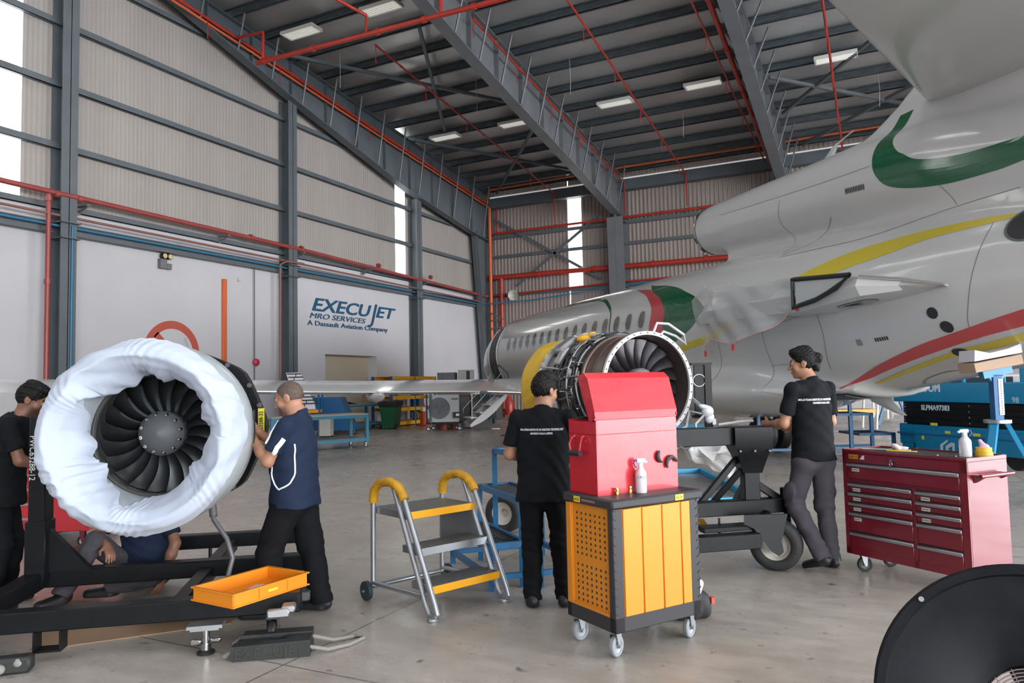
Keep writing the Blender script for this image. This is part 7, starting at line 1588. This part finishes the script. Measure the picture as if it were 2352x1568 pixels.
# ================================================================ background equipment
def frame_at(px, py, z=0.0): p = on_z(px, py, z); return p
GY = PI/2                                                   # rotz for things lined up along the gable wall (local x runs away along +Y)
m_bench = mat('bench_blue', (0.015, 0.17, 0.27), 0.4); m_benchtop = mat('worn_bench_top', (0.36, 0.31, 0.26), 0.6)
m_royal = mat('royal_blue_paint', (0.008, 0.10, 0.26), 0.45); m_pale = mat('pale_grey_cabinet', (0.44, 0.43, 0.40), 0.5)
def bench(label, loc, rz, L, Wd, H, shelf=True):
    t = thing('work_bench', label, 'workbench', loc, rz)
    mb = MB()
    for x in (0, L): 
        for y in (0, Wd): mb.bx(x-0.04, x+0.04, y-0.04, y+0.04, 0.12, H)
    for z in (H-0.04, 0.2):
        for y in (0, Wd): mb.bx(0, L, y-0.035, y+0.035, z-0.04, z+0.04)
        for x in (0, L): mb.bx(x-0.035, x+0.035, 0, Wd, z-0.04, z+0.04)
    obj('frame', mb, m_bench, t)
    mb = MB(); mb.bx(-0.03, L+0.03, -0.03, Wd+0.03, H, H+0.03); obj('top', mb, m_benchtop, t)
    if shelf: mb = MB(); mb.bx(0, L, 0, Wd, 0.23, 0.25); obj('shelf', mb, m_steel_l, t)
    for x in (0.03, L-0.03):
        for y in (0.03, Wd-0.03): caster(t, x, y, 0.05, 0.03, top=0.12)
    return t
b0 = on_z(806, 1022); dv_ = (on_z(700, 1030)-b0)
bench('blue wheeled workbench behind the balding man', b0, math.atan2(dv_.y, dv_.x), 2.6, -1.0 if False else 0.9, 0.86)
b1 = V((-17.6, 20.6, 0)); bench('blue workbench with wavy board by the wall recess', b1, GY, 3.4, 0.9, 0.95)
mb = MB(); mb.grid(lambda u, v: (-18.45+0.85*v, 20.7+3.2*u, 1.0+0.10*math.sin(u*7)+0.12*u*u), 24, 6); tag(obj('wavy_board', mb, mat('warped_beige_board', (0.33, 0.30, 0.24), 0.7)), 'warped beige board lying on the far workbench', 'board')
mb = MB(); mb.box((-17.5, 22.9, 1.28), (0.4, 0.42, 0.44), rotm(0, 0, 0.2), 0.01); bxx = obj('carton', mb, mat('brown_carton', (0.20, 0.11, 0.055), 0.75)); tag(bxx, 'brown carton on the warped board', 'box')
# pale cabinet and blue covered trolley
cb = on_z(733, 1006); t = thing('parts_cabinet', 'pale grey cabinet standing at the blue workbench', 'cabinet', cb, VIEW_ROT)
mb = MB(); mb.bx(0, 0.36, 0, 0.45, 0.06, 0.75, 0.01); obj('body', mb, m_pale, t); mb = MB(); mb.bx(0.01, 0.35, -0.012, 0, 0.09, 0.72); obj('door', mb, m_pale, t); mb = MB(); mb.bx(-0.03, 0.0, -0.01, 0.45, 0.05, 0.76); obj('side_strip', mb, m_steel, t)
mb = MB(); mb.bx(0.02, 0.06, 0.02, 0.06, 0, 0.06); mb.bx(0.3, 0.34, 0.02, 0.06, 0, 0.06); mb.bx(0.02, 0.06, 0.38, 0.42, 0, 0.06); mb.bx(0.3, 0.34, 0.38, 0.42, 0, 0.06); obj('foot', mb, m_black, t)
cv = on_z(752, 1000); t = thing('covered_cart', 'blue covered cart with sloping front behind the workbench', 'cart', cv, VIEW_ROT)
mb = MB(); mb.prism([(-0.55, 0, 1.28), (0.42, 0, 1.28), (0.75, 0, 0.45), (0.9, 0, 0.28), (0.9, 0, 0.16), (-0.55, 0, 0.16)], (0, 0.9, 0)); obj('cover', mb, m_royal, t, sharp=20)
for x in (-0.4, 0.75): caster(t, x, 0.1, 0.06, 0.03, top=0.16); caster(t, x, 0.8, 0.06, 0.03, top=0.16)
# louvred bin rack
rk = on_z(672, 1006); t = thing('bin_rack', 'slanted white bin rack on blue posts behind the wing', 'parts rack', rk, VIEW_ROT)
mb = MB()
for x in (-0.3, 0.82):
    for y in (0.12, 0.6): mb.bx(x-0.03, x+0.03, y-0.03, y+0.03, 0, 1.62)
obj('post', mb, m_royal, t)
mb = MB(); mb.bx(-0.3, 0.82, 0.05, 0.66, 0.80, 0.90); obj('orange_shelf', mb, m_yrail, t)
mb = MB(); mb.prism([(-0.24, 0.1, 2.12), (0.22, 0.1, 2.12), (0.72, 0.0, 1.08), (0.74, 0.0, 0.92), (0.16, 0.0, 0.92)], (0, 0.12, 0)); lv = obj('white_panel', mb, m_wpl, t, sharp=20)
mb = MB()
for i in range(10):
    z = 2.08-i*0.108; xo = -0.22+(2.12-z)*0.42; yy = 0.092-(2.12-z)*0.088; mb.bx(xo, xo+0.46+0.02*i, yy-0.02, yy+0.02, z-0.018, z+0.018)
    mb.bx(xo+(0.18 if i % 2 else 0.28), xo+(0.20 if i % 2 else 0.30), yy-0.02, yy+0.02, z-0.108, z)
obj('dark_louvre', mb, m_dark, lv)
# green wheelie bin
gb = on_z(898, 984); t = thing('wheelie_bin', 'dark green wheelie bin with black liner by the wall', 'bin', gb, GY+0.25)
m_bin = mat('green_bin_plastic', (0.008, 0.085, 0.03), 0.45)
mb = MB(); mb.loft([[(-a, -b, z), (a, -b, z), (a, b, z), (-a, b, z)] for a, b, z in ((0.27, 0.25, 0.03), (0.33, 0.33, 0.9), (0.34, 0.34, 0.98))]); obj('body', mb, m_bin, t, sharp=20)
mb = MB(); mb.loft([[(-a, -b, z), (a, -b, z), (a, b, z), (-a, b, z)] for a, b, z in ((0.345, 0.345, 0.83), (0.39, 0.38, 0.98), (0.38, 0.37, 1.05), (0.2, 0.2, 1.08))]); obj('liner', mb, m_black, t)
for y in (-0.3, 0.3): mb = MB(); mb.cyl((-0.3, y-0.04, 0.1), (-0.3, y+0.04, 0.1), 0.1, n=16); obj('wheel', mb, m_black, t)
# long racking with orange beams along the gable wall
t = thing('pallet_rack', 'long rack with blue posts and orange beams against the wall', 'rack', (-18.42, 24.35, 0), GY)
for x in (0, 1.63, 3.26):
    for y in (0, -0.9): mb = MB(); mb.bx(x-0.05, x+0.05, y-0.04, y+0.04, 0, 2.02); obj('post', mb, m_royal, t)
for z in (1.95, 1.15, 0.68, 0.12):
    for x in (0, 1.63):
        mb = MB(); mb.bx(x+0.05, x+1.58, -0.96, -0.90, z-0.07, z+0.07); mb.bx(x+0.05, x+1.58, 0.0, 0.05, z-0.07, z+0.07); mb.bx(x+0.05, x+1.58, -0.9, 0, z+0.05, z+0.065); obj('beam', mb, m_yrail, t)
# yellow reel, cone and tubs
p = V((-17.85, 26.75, 0.187)); t = thing('cable_reel', 'yellow cable reel machine on the lowest rack shelf', 'reel', p, GY)
mb = MB(); mb.cyl((-0.2, 0, 0.2), (0.3, 0, 0.2), 0.14, n=18); obj('drum', mb, m_yelp, t); mb = MB(); mb.torus((-0.25, 0, 0.22), (1, 0, 0.2), 0.15, 0.025, 20, 8); obj('ring', mb, mat('pale_reel', (0.5, 0.45, 0.3), 0.5), t)
mb = MB()
for x in (-0.3, 0.4):
    for y in (-0.2, 0.2): mb.tube([(x, y, 0), (x*0.4, y*0.5, 0.2)], 0.025, 6)
obj('leg', mb, m_yelp, t)
t = thing('traffic_cone', 'orange traffic cone with white band near the outdoor unit', 'traffic cone', on_z(974, 977))
mb = MB(); mb.bx(-0.22, 0.22, -0.22, 0.22, 0, 0.04); mb.lathe([(0.17, 0.04), (0.03, 0.95), (0, 0.95)], n=20); obj('cone', mb, mat('cone_orange', (0.6, 0.07, 0.02), 0.5), t); mb = MB(); mb.lathe([(0.093, 0.58), (0.066, 0.76)], n=20); obj('band', mb, m_wpl, t)
# outdoor unit on a cart
ac = on_z(985, 990); t = thing('outdoor_unit', 'pale grey air conditioner outdoor unit with round fan on a black cart', 'air conditioner', ac+V((0, 0, 0.30)), VIEW_ROT+0.05)
mb = MB(); mb.bx(0, 1.08, 0, 0.45, 0, 0.98, 0.02); obj('casing', mb, mat('outdoor_unit_grey', (0.42, 0.44, 0.44), 0.45), t)
mb = MB(); mb.cyl((0.38, -0.012, 0.5), (0.38, 0.01, 0.5), 0.38, n=36); fg = obj('fan_guard', mb, m_steel_l, t)
mb = MB()
for r in (0.08, 0.15, 0.22, 0.29, 0.36): mb.torus((0.38, -0.018, 0.5), (0, 1, 0), r, 0.008, 32, 5)
obj('guard_ring', mb, m_steel, fg)
mb = MB()
for k in range(3):
    a = k*2*PI/3+0.5; mb.ell((0.38+0.12*math.cos(a), -0.013, 0.5+0.12*math.sin(a)), (0.12, 0.004, 0.06), rotm(0, -a, 0))
obj('fan_blade', mb, m_steel, fg)
mb = MB(); mb.bx(0.86, 1.2, -0.08, 0.05, 0.15, 0.36); bxk = obj('terminal_box', mb, m_black, t); plate(t, '', basis_m((0.93, -0.002, 0.82), (1, 0, 0), (0, 0, 1)), 0.24, 0.06, 0.05, m_steel, m_wpl); mb = MB(); mb.bx(0.97, 1.08, -0.085, -0.08, 0.22, 0.3); obj('white_tag', mb, m_wpl, bxk)
t2 = thing('hand_cart', 'black cart with tall handle frame carrying the outdoor unit', 'cart', ac, VIEW_ROT+0.05)
mb = MB(); mb.bx(-0.1, 1.2, -0.05, 0.6, 0.24, 0.30); obj('deck', mb, m_blk, t2)
for x in (-0.08, 0.1): mb = MB(); mb.cyl((x-0.02, -0.045 if x > 0 else 0.53, 0.28), (x-0.02, -0.045 if x > 0 else 0.53, 1.4), 0.035, n=10); obj('upright', mb, m_steel, t2)
for x, y in ((0.0, 0.02), (1.1, 0.02), (0.15, 0.5), (1.0, 0.5)): caster(t2, x, y, 0.09, 0.05, top=0.24, mf=m_steel)
for x, lb in ((0.42, 'left red tub on the floor behind the outdoor unit cart'), (0.85, 'right red tub on the floor behind the outdoor unit cart')):
    p = ac+V((_r0.x, _r0.y, 0))*x+V((_f0.x, _f0.y, 0))*1.0; mb = MB(); mb.lathe([(0, 0), (0.15, 0), (0.19, 0.34), (0.17, 0.34), (0.14, 0.03), (0, 0.03)], p, n=20); tag(obj('tub', mb, m_dkred), lb, 'tub')
p = ac+V((_r0.x, _r0.y, 0))*0.1+V((_f0.x, _f0.y, 0))*1.4; t = thing('pump_unit', 'dark machine with brown wooden lid behind the outdoor unit', 'machine', p, VIEW_ROT)
mb = MB(); mb.bx(0, 1.3, 0, 0.7, 0, 1.2, 0.02); obj('body', mb, m_gry, t); mb = MB(); mb.prism([(0.1, 0, 1.2), (1.3, 0, 1.2), (1.1, 0, 1.42), (0.25, 0, 1.42)], (0, 0.7, 0)); obj('lid', mb, mat('brown_wood_lid', (0.17, 0.08, 0.045), 0.6), t)
p = ac+V((_r0.x, _r0.y, 0))*1.5+V((_f0.x, _f0.y, 0))*1.6; t = thing('compressor', 'dark round compressor beside the airstair', 'compressor', p, VIEW_ROT)
mb = MB(); mb.cyl((0, 0, 0.7), (0.8, 0, 0.7), 0.55, n=24); mb.bx(0, 0.7, -0.4, 0.4, 0, 0.5); obj('tank', mb, m_gry, t); mb = MB(); mb.bx(0.3, 0.36, -0.45, -0.4, 0.2, 1.25); mb.bx(0.65, 0.7, -0.45, -0.4, 0.2, 1.25); obj('frame', mb, m_bench, t)
# cabinets seen over the wing
p = at_d(1006, 890, 31); t = thing('equipment_case', 'long grey equipment case showing above the wing', 'case', V((p.x, p.y, 0)), VIEW_ROT-0.1)
mb = MB(); mb.bx(0, 0.72, 0, 0.6, 0, 2.15); obj('body', mb, m_steel_l, t); mb = MB()
for x in (0.0, 0.2, 0.70): mb.bx(x-0.02, x+0.02, -0.02, 0, 0, 2.16)
obj('edge_trim', mb, m_steel, t)
p = at_d(1052, 890, 31); t = thing('white_cabinet', 'white cabinet with dark door gap beside the aircraft nose', 'cabinet', V((p.x, p.y, 0)), VIEW_ROT)
mb = MB(); mb.bx(0, 0.66, 0, 0.6, 0, 2.25, 0.01); obj('body', mb, m_pale, t); mb = MB(); mb.bx(0.36, 0.5, -0.01, 0, 0.2, 2.2); obj('door_gap', mb, m_dark, t)
p = on_z(1170, 957); t = thing('wheeled_extinguisher', 'red wheeled fire extinguisher far behind the aircraft', 'fire extinguisher', p, VIEW_ROT)
mb = MB(); mb.lathe([(0, 0.1), (0.2, 0.1), (0.23, 0.2), (0.23, 0.75), (0.1, 0.95), (0.08, 1.1), (0, 1.1)], n=20); obj('cylinder', mb, m_red, t); mb = MB(); mb.cyl((-0.3, 0.1, 0.2), (-0.22, 0.1, 0.2), 0.2, n=18); mb.cyl((0.22, 0.1, 0.2), (0.3, 0.1, 0.2), 0.2, n=18); obj('wheel', mb, m_black, t)
p = on_z(1128, 962); mb = MB(); mb.bx(p.x-0.1, p.x+0.6, p.y-0.6, p.y, 0, 1.2, 0.02); tag(obj('dark_crate', mb, m_gry), 'dark crate in the shade beyond the airstair', 'crate')
# --- far left: red chest, rack, drum behind the stand
rc = on_z(203, 1258); t = thing('tool_chest', 'red rolling tool chest half hidden behind the black stand post', 'tool chest', rc, VIEW_ROT+0.12)
mb = MB(); mb.bx(-0.42, 0, 0, 0.9, 0.17, 0.98, 0.01); mb.bx(-1.0, -0.42, 0.0, 0.9, 0.1, 0.98, 0.01); obj('carcass', mb, m_tred, t)
for i in range(5):
    z = 0.2+i*0.145; mb = MB(); mb.bx(-0.98, -0.50, -0.008, 0.0, z, z+0.13); d_ = obj('drawer', mb, m_tred, t); mb = MB(); mb.bx(-0.98, -0.50, -0.025, -0.008, z+0.105, z+0.128); obj('handle', mb, m_trim, d_)
for x, y in ((-0.08, 0.08), (-0.9, 0.08), (-0.08, 0.8), (-0.9, 0.8)): caster(t, x, y, 0.06, 0.035, top=0.17, mf=m_wine)
p = at_d(20, 930, 14.2); t = thing('storage_rack', 'blue rack with orange beam behind the man at the left edge', 'rack', V((p.x, p.y, 0)), VIEW_ROT)
for x in (0.25, 1.4): mb = MB(); mb.bx(x-0.04, x+0.04, -0.04, 0.04, 0, 1.58); obj('post', mb, m_royal, t)
for z in (1.52, 0.95): mb = MB(); mb.bx(0.25, 1.4, -0.04, 0.04, z-0.06, z+0.06); obj('beam', mb, m_yrail, t)
p = at_d(20, 970, 9.2); t = thing('air_tank', 'ribbed black tank with a red carrying hoop behind the left man', 'tank', V((p.x, p.y, 0.68)), VIEW_ROT)
mb = MB(); prof = [(0, -0.5)]
for i in range(20): prof += [(0.17, -0.5+i*0.05), (0.19, -0.475+i*0.05)]
mb.lathe(prof+[(0, 0.5)], (0, 0, 0.35), (1, 0, 0), n=24); obj('body', mb, m_black, t); mb = MB(); mb.torus((0.15, 0, 0.56), (0.3, 1, 0), 0.13, 0.018, 24, 8); obj('hoop', mb, m_dkred, t)
mb = MB(); mb.bx(-0.6, 0.6, -0.35, 0.35, -0.05, 0.17); mb.bx(-0.55, -0.49, -0.3, 0.3, -0.68, -0.05); mb.bx(0.49, 0.55, -0.3, 0.3, -0.68, -0.05); obj('blue_base', mb, m_bench, t)
# --- cyan frame and clear film under the centre engine
t = thing('floor_frame', 'cyan floor frame lying under the aircraft behind the trolley', 'frame', cw(0, 0), VIEW_ROT)
a, b = LZ(1585, 1150, 0.04), LZ(1738, 1146, 0.04); e = V((0.1, 3.2, 0))
for p, q in ((a-V((1.2, 0.1, 0)), b), (b, b+e), (a-V((1.2, 0.1, 0))+e, b+e)):
    mb = MB(); mb.beam(p, q, 0.07, 0.07); obj('rail', mb, mat('bright_cyan_paint', (0.03, 0.36, 0.62), 0.4), t)
mb = MB(); mb.beam(b+V((0, 0.03, 0)), b+V((0, 0.03, 0.85)), 0.05, 0.05); obj('post', mb, MATS['bright_cyan_paint'], t)
mb = MB(); mb.bx(b.x-1.6, b.x+0.1, b.y+0.5, b.y+2.8, 0.80, 0.85); obj('table_top', mb, MATS['bright_cyan_paint'], t)
m_film2 = m_film.copy(); m_film2.name = 'crumpled_film'; m_film2.node_tree.nodes['Principled BSDF'].inputs['Alpha'].default_value = 0.5; m_film2.node_tree.nodes['Principled BSDF'].inputs['Roughness'].default_value = 0.12
c0 = LZ(1655, 1040, 0.0); rr = random.Random(8); q_ = [rr.uniform(0, 6) for _ in range(9)]
mb = MB()
def crum(u, v):
    z = 0.86-0.55*v*(0.7+0.3*math.sin(9*u+q_[0]))+0.05*math.sin(23*u+7*v+q_[1])+0.04*math.sin(41*u-15*v+q_[2])
    return VW((b.x-1.55+1.7*u+0.05*math.sin(17*v+q_[3]), b.y+0.47-0.15*v+0.07*math.sin(19*u+11*v+q_[4])+0.05*math.sin(37*u-9*v), max(0.05, z)))
mb.grid(crum, 70, 26); tag(obj('film_sheet', mb, m_film2, None, recalc=False, sharp=30), 'crumpled clear film hanging from the cyan frame', 'plastic film')
# --- right side: blue steps, scissor lift, tripod jack, ladders
sw = cw(6.35, 14.9); t = thing('step_stand', 'blue step platform between the walking man and the scissor lift', 'step stand', sw, VIEW_ROT)
for i, (x, z) in enumerate(((0.0, 1.25), (0.42, 0.85), (0.85, 0.45))):
    z_ = z
    for y in (0, 0.9):
        mb = MB(); mb.bx(x+0.36, x+0.42, y-0.03, y+0.03, 0, z); obj('leg', mb, m_sblue, t)
    mb = MB(); mb.bx(x-0.3, x+0.42, -0.03, 0.03, z-0.05, z); mb.bx(x-0.3, x+0.42, 0.87, 0.93, z-0.05, z); mb.bx(x-0.3, x-0.24, 0, 0.9, z-0.05, z); mb.bx(x+0.36, x+0.42, 0, 0.9, z-0.05, z); tf_ = obj('tread', mb, m_sblue, t)
    mb = MB()
    for k in range(10): mb.bx(x-0.25+k*0.065, x-0.235+k*0.065, 0, 0.9, z-0.03, z-0.005)
    obj('grating', mb, m_grate, tf_)
for x in (-0.3, 0.0):
    for y in (0, 0.9): mb = MB(); mb.bx(x-0.03, x+0.03, y-0.03, y+0.03, 0, 1.5 if x == 0 else 1.25); obj('leg', mb, m_sblue, t)
mb = MB(); mb.bx(-0.3, 1.27, -0.03, 0.03, 0.1, 0.15); mb.bx(-0.3, 1.27, 0.87, 0.93, 0.1, 0.15); obj('base_rail', mb, m_sblue, t)
w_ = cw(5.0, 15.2); t = thing('trestle', 'blue frame standing behind the main wheel', 'trestle', w_, VIEW_ROT)
mb = MB(); mb.bx(-0.03, 0.03, -0.03, 0.03, 0, 1.3); mb.bx(-0.03, 0.9, -0.03, 0.03, 0.1, 0.15); mb.bx(0.87, 0.93, -0.03, 0.03, 0, 1.3); mb.bx(-0.03, 0.93, -0.03, 0.03, 1.25, 1.3); obj('frame', mb, m_sblue, t)
# scissor lift
SLr = VIEW_ROT+math.atan2(-0.97, 0.225); sl_ = thing('scissor_lift', 'cyan scissor lift with black scissor arms behind the wine red chest', 'scissor lift', cw(7.5, 14.5), SLr)
LL, WD = 3.1, 1.1
mb = MB(); mb.bx(0, LL, 0, WD, 0.28, 0.66, 0.02); mb.bx(0.45, LL-0.3, -0.04, 0.0, 0.22, 0.58); obj('chassis', mb, m_cyan, sl_)
mb = MB(); mb.bx(0, LL, -0.045, 0.0, 0.47, 0.50); obj('chassis_groove', mb, m_royal, sl_)
mb = MB(); mb.bx(-0.1, LL, -0.02, WD+0.02, 1.08, 1.43, 0.015); dk = obj('deck', mb, m_cyan, sl_)
for i in range(4):
    z = 0.68+i*0.10; mb = MB(); mb.beam((0.15, 0.03, z+0.02+0.03), (LL-0.1, 0.03, z+0.05-0.02), 0.07, 0.095); ar = obj('scissor_arm', mb, m_blk, sl_)
    mb = MB()
    for x in (0.2, 1.7): mb.cyl((x, -0.02, z+0.045), (x, 0.0, z+0.045), 0.018, n=10)
    obj('pivot_pin', mb, m_chrome, ar)
mb = MB(); mb.bx(0.1, LL-0.1, 0.1, WD-0.1, 0.66, 1.08); obj('scissor_stack', mb, m_blk, sl_)
text_obj('maker_lettering', 'SINOBOOM', 0.20, basis_m((0.62, -0.024, 1.275), (1, 0, 0), (0, 0, 1)), mat('pale_lettering', (0.55, 0.65, 0.72), 0.5), dk, sx=0.9, bold=0.008)
text_obj('serial_lettering', 'SLPMA97383', 0.13, basis_m((0.95, -0.02, 0.935), (1, 0, 0), (0, 0, 1)), MATS['pale_lettering'], sl_, sx=0.95, bold=0.004); text_obj('number_lettering', '98', 0.13, basis_m((2.62, -0.024, 1.10), (1, 0, 0), (0, 0, 1)), MATS['pale_lettering'], dk)
for x, z, a, b in ((0.85, 0.68, 0.16, 0.05), (1.18, 0.55, 0.11, 0.05), (1.78, 0.54, 0.14, 0.05), (0.62, 0.42, 0.05, 0.07), (1.66, 0.27, 0.08, 0.09)): mb = MB(); mb.bx(x, x+a, -0.05, -0.041, z-b/2, z+b/2); obj('warning_label', mb, m_ylab, sl_)
mb = MB(); mb.cyl((1.95, -0.04, 0.30), (1.95, -0.07, 0.30), 0.05, n=14); obj('stop_button', mb, m_red, sl_)
mb = MB(); e_ = lambda x, z: (1.05+x, -0.042, 0.22+z)
mb.prism([e_(0, 0), e_(0.0, 0.10), e_(0.17, 0.20), e_(0.17, 0.16), e_(0.06, 0.09), e_(0.06, 0)], (0, -0.004, 0)); mb.prism([e_(0.12, 0), e_(0.12, 0.08), e_(0.24, 0.15), e_(0.32, 0.15), e_(0.32, 0.0), e_(0.27, 0), e_(0.27, 0.09), e_(0.18, 0.05), e_(0.18, 0)], (0, -0.004, 0)); obj('maker_emblem', mb, MATS['pale_lettering'], sl_)
mb = MB(); mb.bx(0.05, 0.35, 0.0, 0.3, 0.2, 0.3, 0.02); mb.cyl((0.2, 0.1, 0.0), (0.2, 0.1, 0.2), 0.08, n=12); obj('outrigger', mb, m_cyan, sl_)
for x in (0.6, LL-0.6):
    for y in (0.05, WD-0.25): mb = MB(); mb.cyl((x, y, 0.2), (x, y+0.2, 0.2), 0.2, n=24); obj('wheel', mb, m_black, sl_)
mb = MB()
for x in (1.55, 2.35, 3.0): mb.cyl((x, 0.05, 1.43), (x, 0.05, 1.95), 0.035, n=10)
mb.bx(2.3, 3.1, 0.0, 0.1, 1.80, 1.92); mb.bx(2.7, 3.1, 0.0, 0.5, 1.43, 1.66); mb.bx(0.3, 0.9, 0.1, 0.6, 1.43, 1.6); obj('guard_rail', mb, m_cyan, sl_)
mb = MB(); mb.bx(1.0, 2.3, 0.3, 0.9, 1.43, 1.52); obj('deck_box', mb, m_gry, sl_)
# tripod jack and padded cradle
tj = cw(5.98, 9.2); t = thing('tripod_jack', 'cyan tripod jack supporting the aircraft tail', 'jack', tj, VIEW_ROT)
mb = MB(); mb.bx(-0.055, 0.055, -0.05, 0.05, 0.95, 1.56, 0.004); obj('column', mb, m_royal, t)
mb = MB(); mb.bx(0.0, 0.058, -0.058, -0.05, 1.06, 1.5); sc_ = obj('scale_strip', mb, m_wpl, t); mb = MB()
for i in range(14): mb.cyl((0.03, -0.062, 1.08+i*0.03), (0.03, -0.058, 1.08+i*0.03), 0.006, n=8)
obj('scale_hole', mb, m_dark, sc_)
mb = MB(); mb.cyl((0, 0, 0.96), (0, 0, 1.0), 0.15, n=24); obj('collar', mb, m_alu, t)
for a in (-2.5, -0.45, 1.5):
    mb = MB(); mb.beam((0.09*math.cos(a), 0.09*math.sin(a), 0.97), (0.5*math.cos(a), 0.5*math.sin(a), 0.02), 0.085, 0.05); lg = obj('leg', mb, m_cyan, t); mb = MB(); mb.cyl((0.5*math.cos(a), 0.5*math.sin(a), 0), (0.5*math.cos(a), 0.5*math.sin(a), 0.03), 0.08, n=14); obj('foot', mb, m_alu, lg)
mb = MB(); mb.beam((-0.17, 0, 1.55), (0.19, 0.0, 1.62), 0.10, 0.09); mb.beam((-0.1, 0, 1.55), (0, 0, 1.42), 0.06, 0.03); mb.beam((0.1, 0, 1.55), (0, 0, 1.42), 0.06, 0.03); obj('head_bracket', mb, m_cyan, t)
p = tj+V((0, 0, 1.66)); cr_ = thing('cradle_pad', 'wooden cradle block with white pad under the aircraft tail', 'cradle', p, VIEW_ROT)
mb = MB(); R_ = rotm(0, -0.17, 0); mb.box((-0.05, 0, 0.03), (0.60, 0.34, 0.12), R_, 0.005); obj('wood_block', mb, mat('pale_plywood', (0.42, 0.29, 0.20), 0.65), cr_)
mb = MB(); mb.prism([V((-0.34, -0.16, 0.06)), V((0.25, -0.16, 0.16)), V((0.24, -0.16, 0.27)), V((0.08, -0.16, 0.21)), V((-0.15, -0.16, 0.16)), V((-0.33, -0.16, 0.20))], (0, 0.32, 0)); obj('white_pad', mb, mat('white_pad', (0.68, 0.66, 0.70), 0.7), cr_)
# distant ladders and white beams under the tail
p = on_z(2010, 985); t = thing('platform_ladder', 'white platform ladder with orange treads far behind the blue steps', 'ladder', p, VIEW_ROT)
for y in (0, 0.9):
    mb = MB(); mb.tube([(0.05, y, 0), (0.2, y, 1.85), (0.45, y, 1.85), (0.4, y, 0.3)], 0.035, 8); obj('rail', mb, m_wpl, t); mb = MB(); mb.tube([(-1.6, y, 0), (-1.5, y, 1.75)], 0.035, 8); obj('rail', mb, m_wpl, t)
for z in (1.75, 0.55): mb = MB(); mb.bx(-1.6, 0.15, 0, 0.9, z-0.05, z+0.05); obj('tread', mb, m_yrail, t)
mb = MB(); mb.bx(0.33, 0.5, -0.03, 0.03, 1.0, 1.75); obj('yellow_plate', mb, m_ylab, t)
p = on_z(1965, 965); mb = MB(); q = VW(LZ(2075, 966, 0)); 
t = thing('white_beam', 'long white beam on low wheels far under the tail', 'beam', (p.x, p.y, 0), math.atan2(q.y-p.y, q.x-p.x))
L = (q-p).length; mb = MB(); mb.bx(-1, L, -0.1, 0.1, 0.35, 0.6); obj('rail', mb, m_wpl, t)
for x in (0, L-0.5): mb = MB(); mb.cyl((x, -0.12, 0.18), (x, 0.12, 0.18), 0.18, n=16); mb.bx(x-0.1, x+0.1, -0.08, 0.08, 0.18, 0.36); obj('wheel', mb, m_pale, t)
p = cw(17.5, 31); t = thing('blue_trestle_row', 'distant blue trestle frame beyond the ladders', 'trestle', cw(12.0, 24.5), VIEW_ROT)
for x in (0, 0.9, 1.8):
    mb = MB(); mb.beam((x, 0, 0), (x+0.5, 0, 1.5), 0.07, 0.07); mb.beam((x+1.0, 0, 0), (x+0.5, 0, 1.5), 0.07, 0.07); obj('leg', mb, m_sblue, t)
mb = MB(); mb.bx(0.3, 2.6, -0.05, 0.05, 1.45, 1.52); obj('top_rail', mb, m_sblue, t)
# small litter on the floor
lit = [(1505, 962, 'white scrap of paper on the floor right of the airstair', 'paper_scrap'), (1510, 960, '', ''), (478, 1185, '', '')]
p = on_z(1138, 985); mb = MB(); mb.box(p+V((0, 0, 0.02)), (0.3, 0.16, 0.03), rotm(0, 0, 0.7), 0.01); tag(obj('paper_scrap', mb, m_wpl), 'white scrap on the floor right of the airstair', 'scrap')
mb = MB(); c0 = on_z(1150, 1000); mb.tube([c0+V((0.25*i*_r0.x+0.05*math.sin(i*2.1)*_f0.x, 0.25*i*_r0.y+0.05*math.sin(i*2.1)*_f0.y, 0.015)) for i in range(8)], 0.015, 6); tag(obj('floor_hose', mb, m_black), 'dark hose on the floor right of the airstair', 'hose')
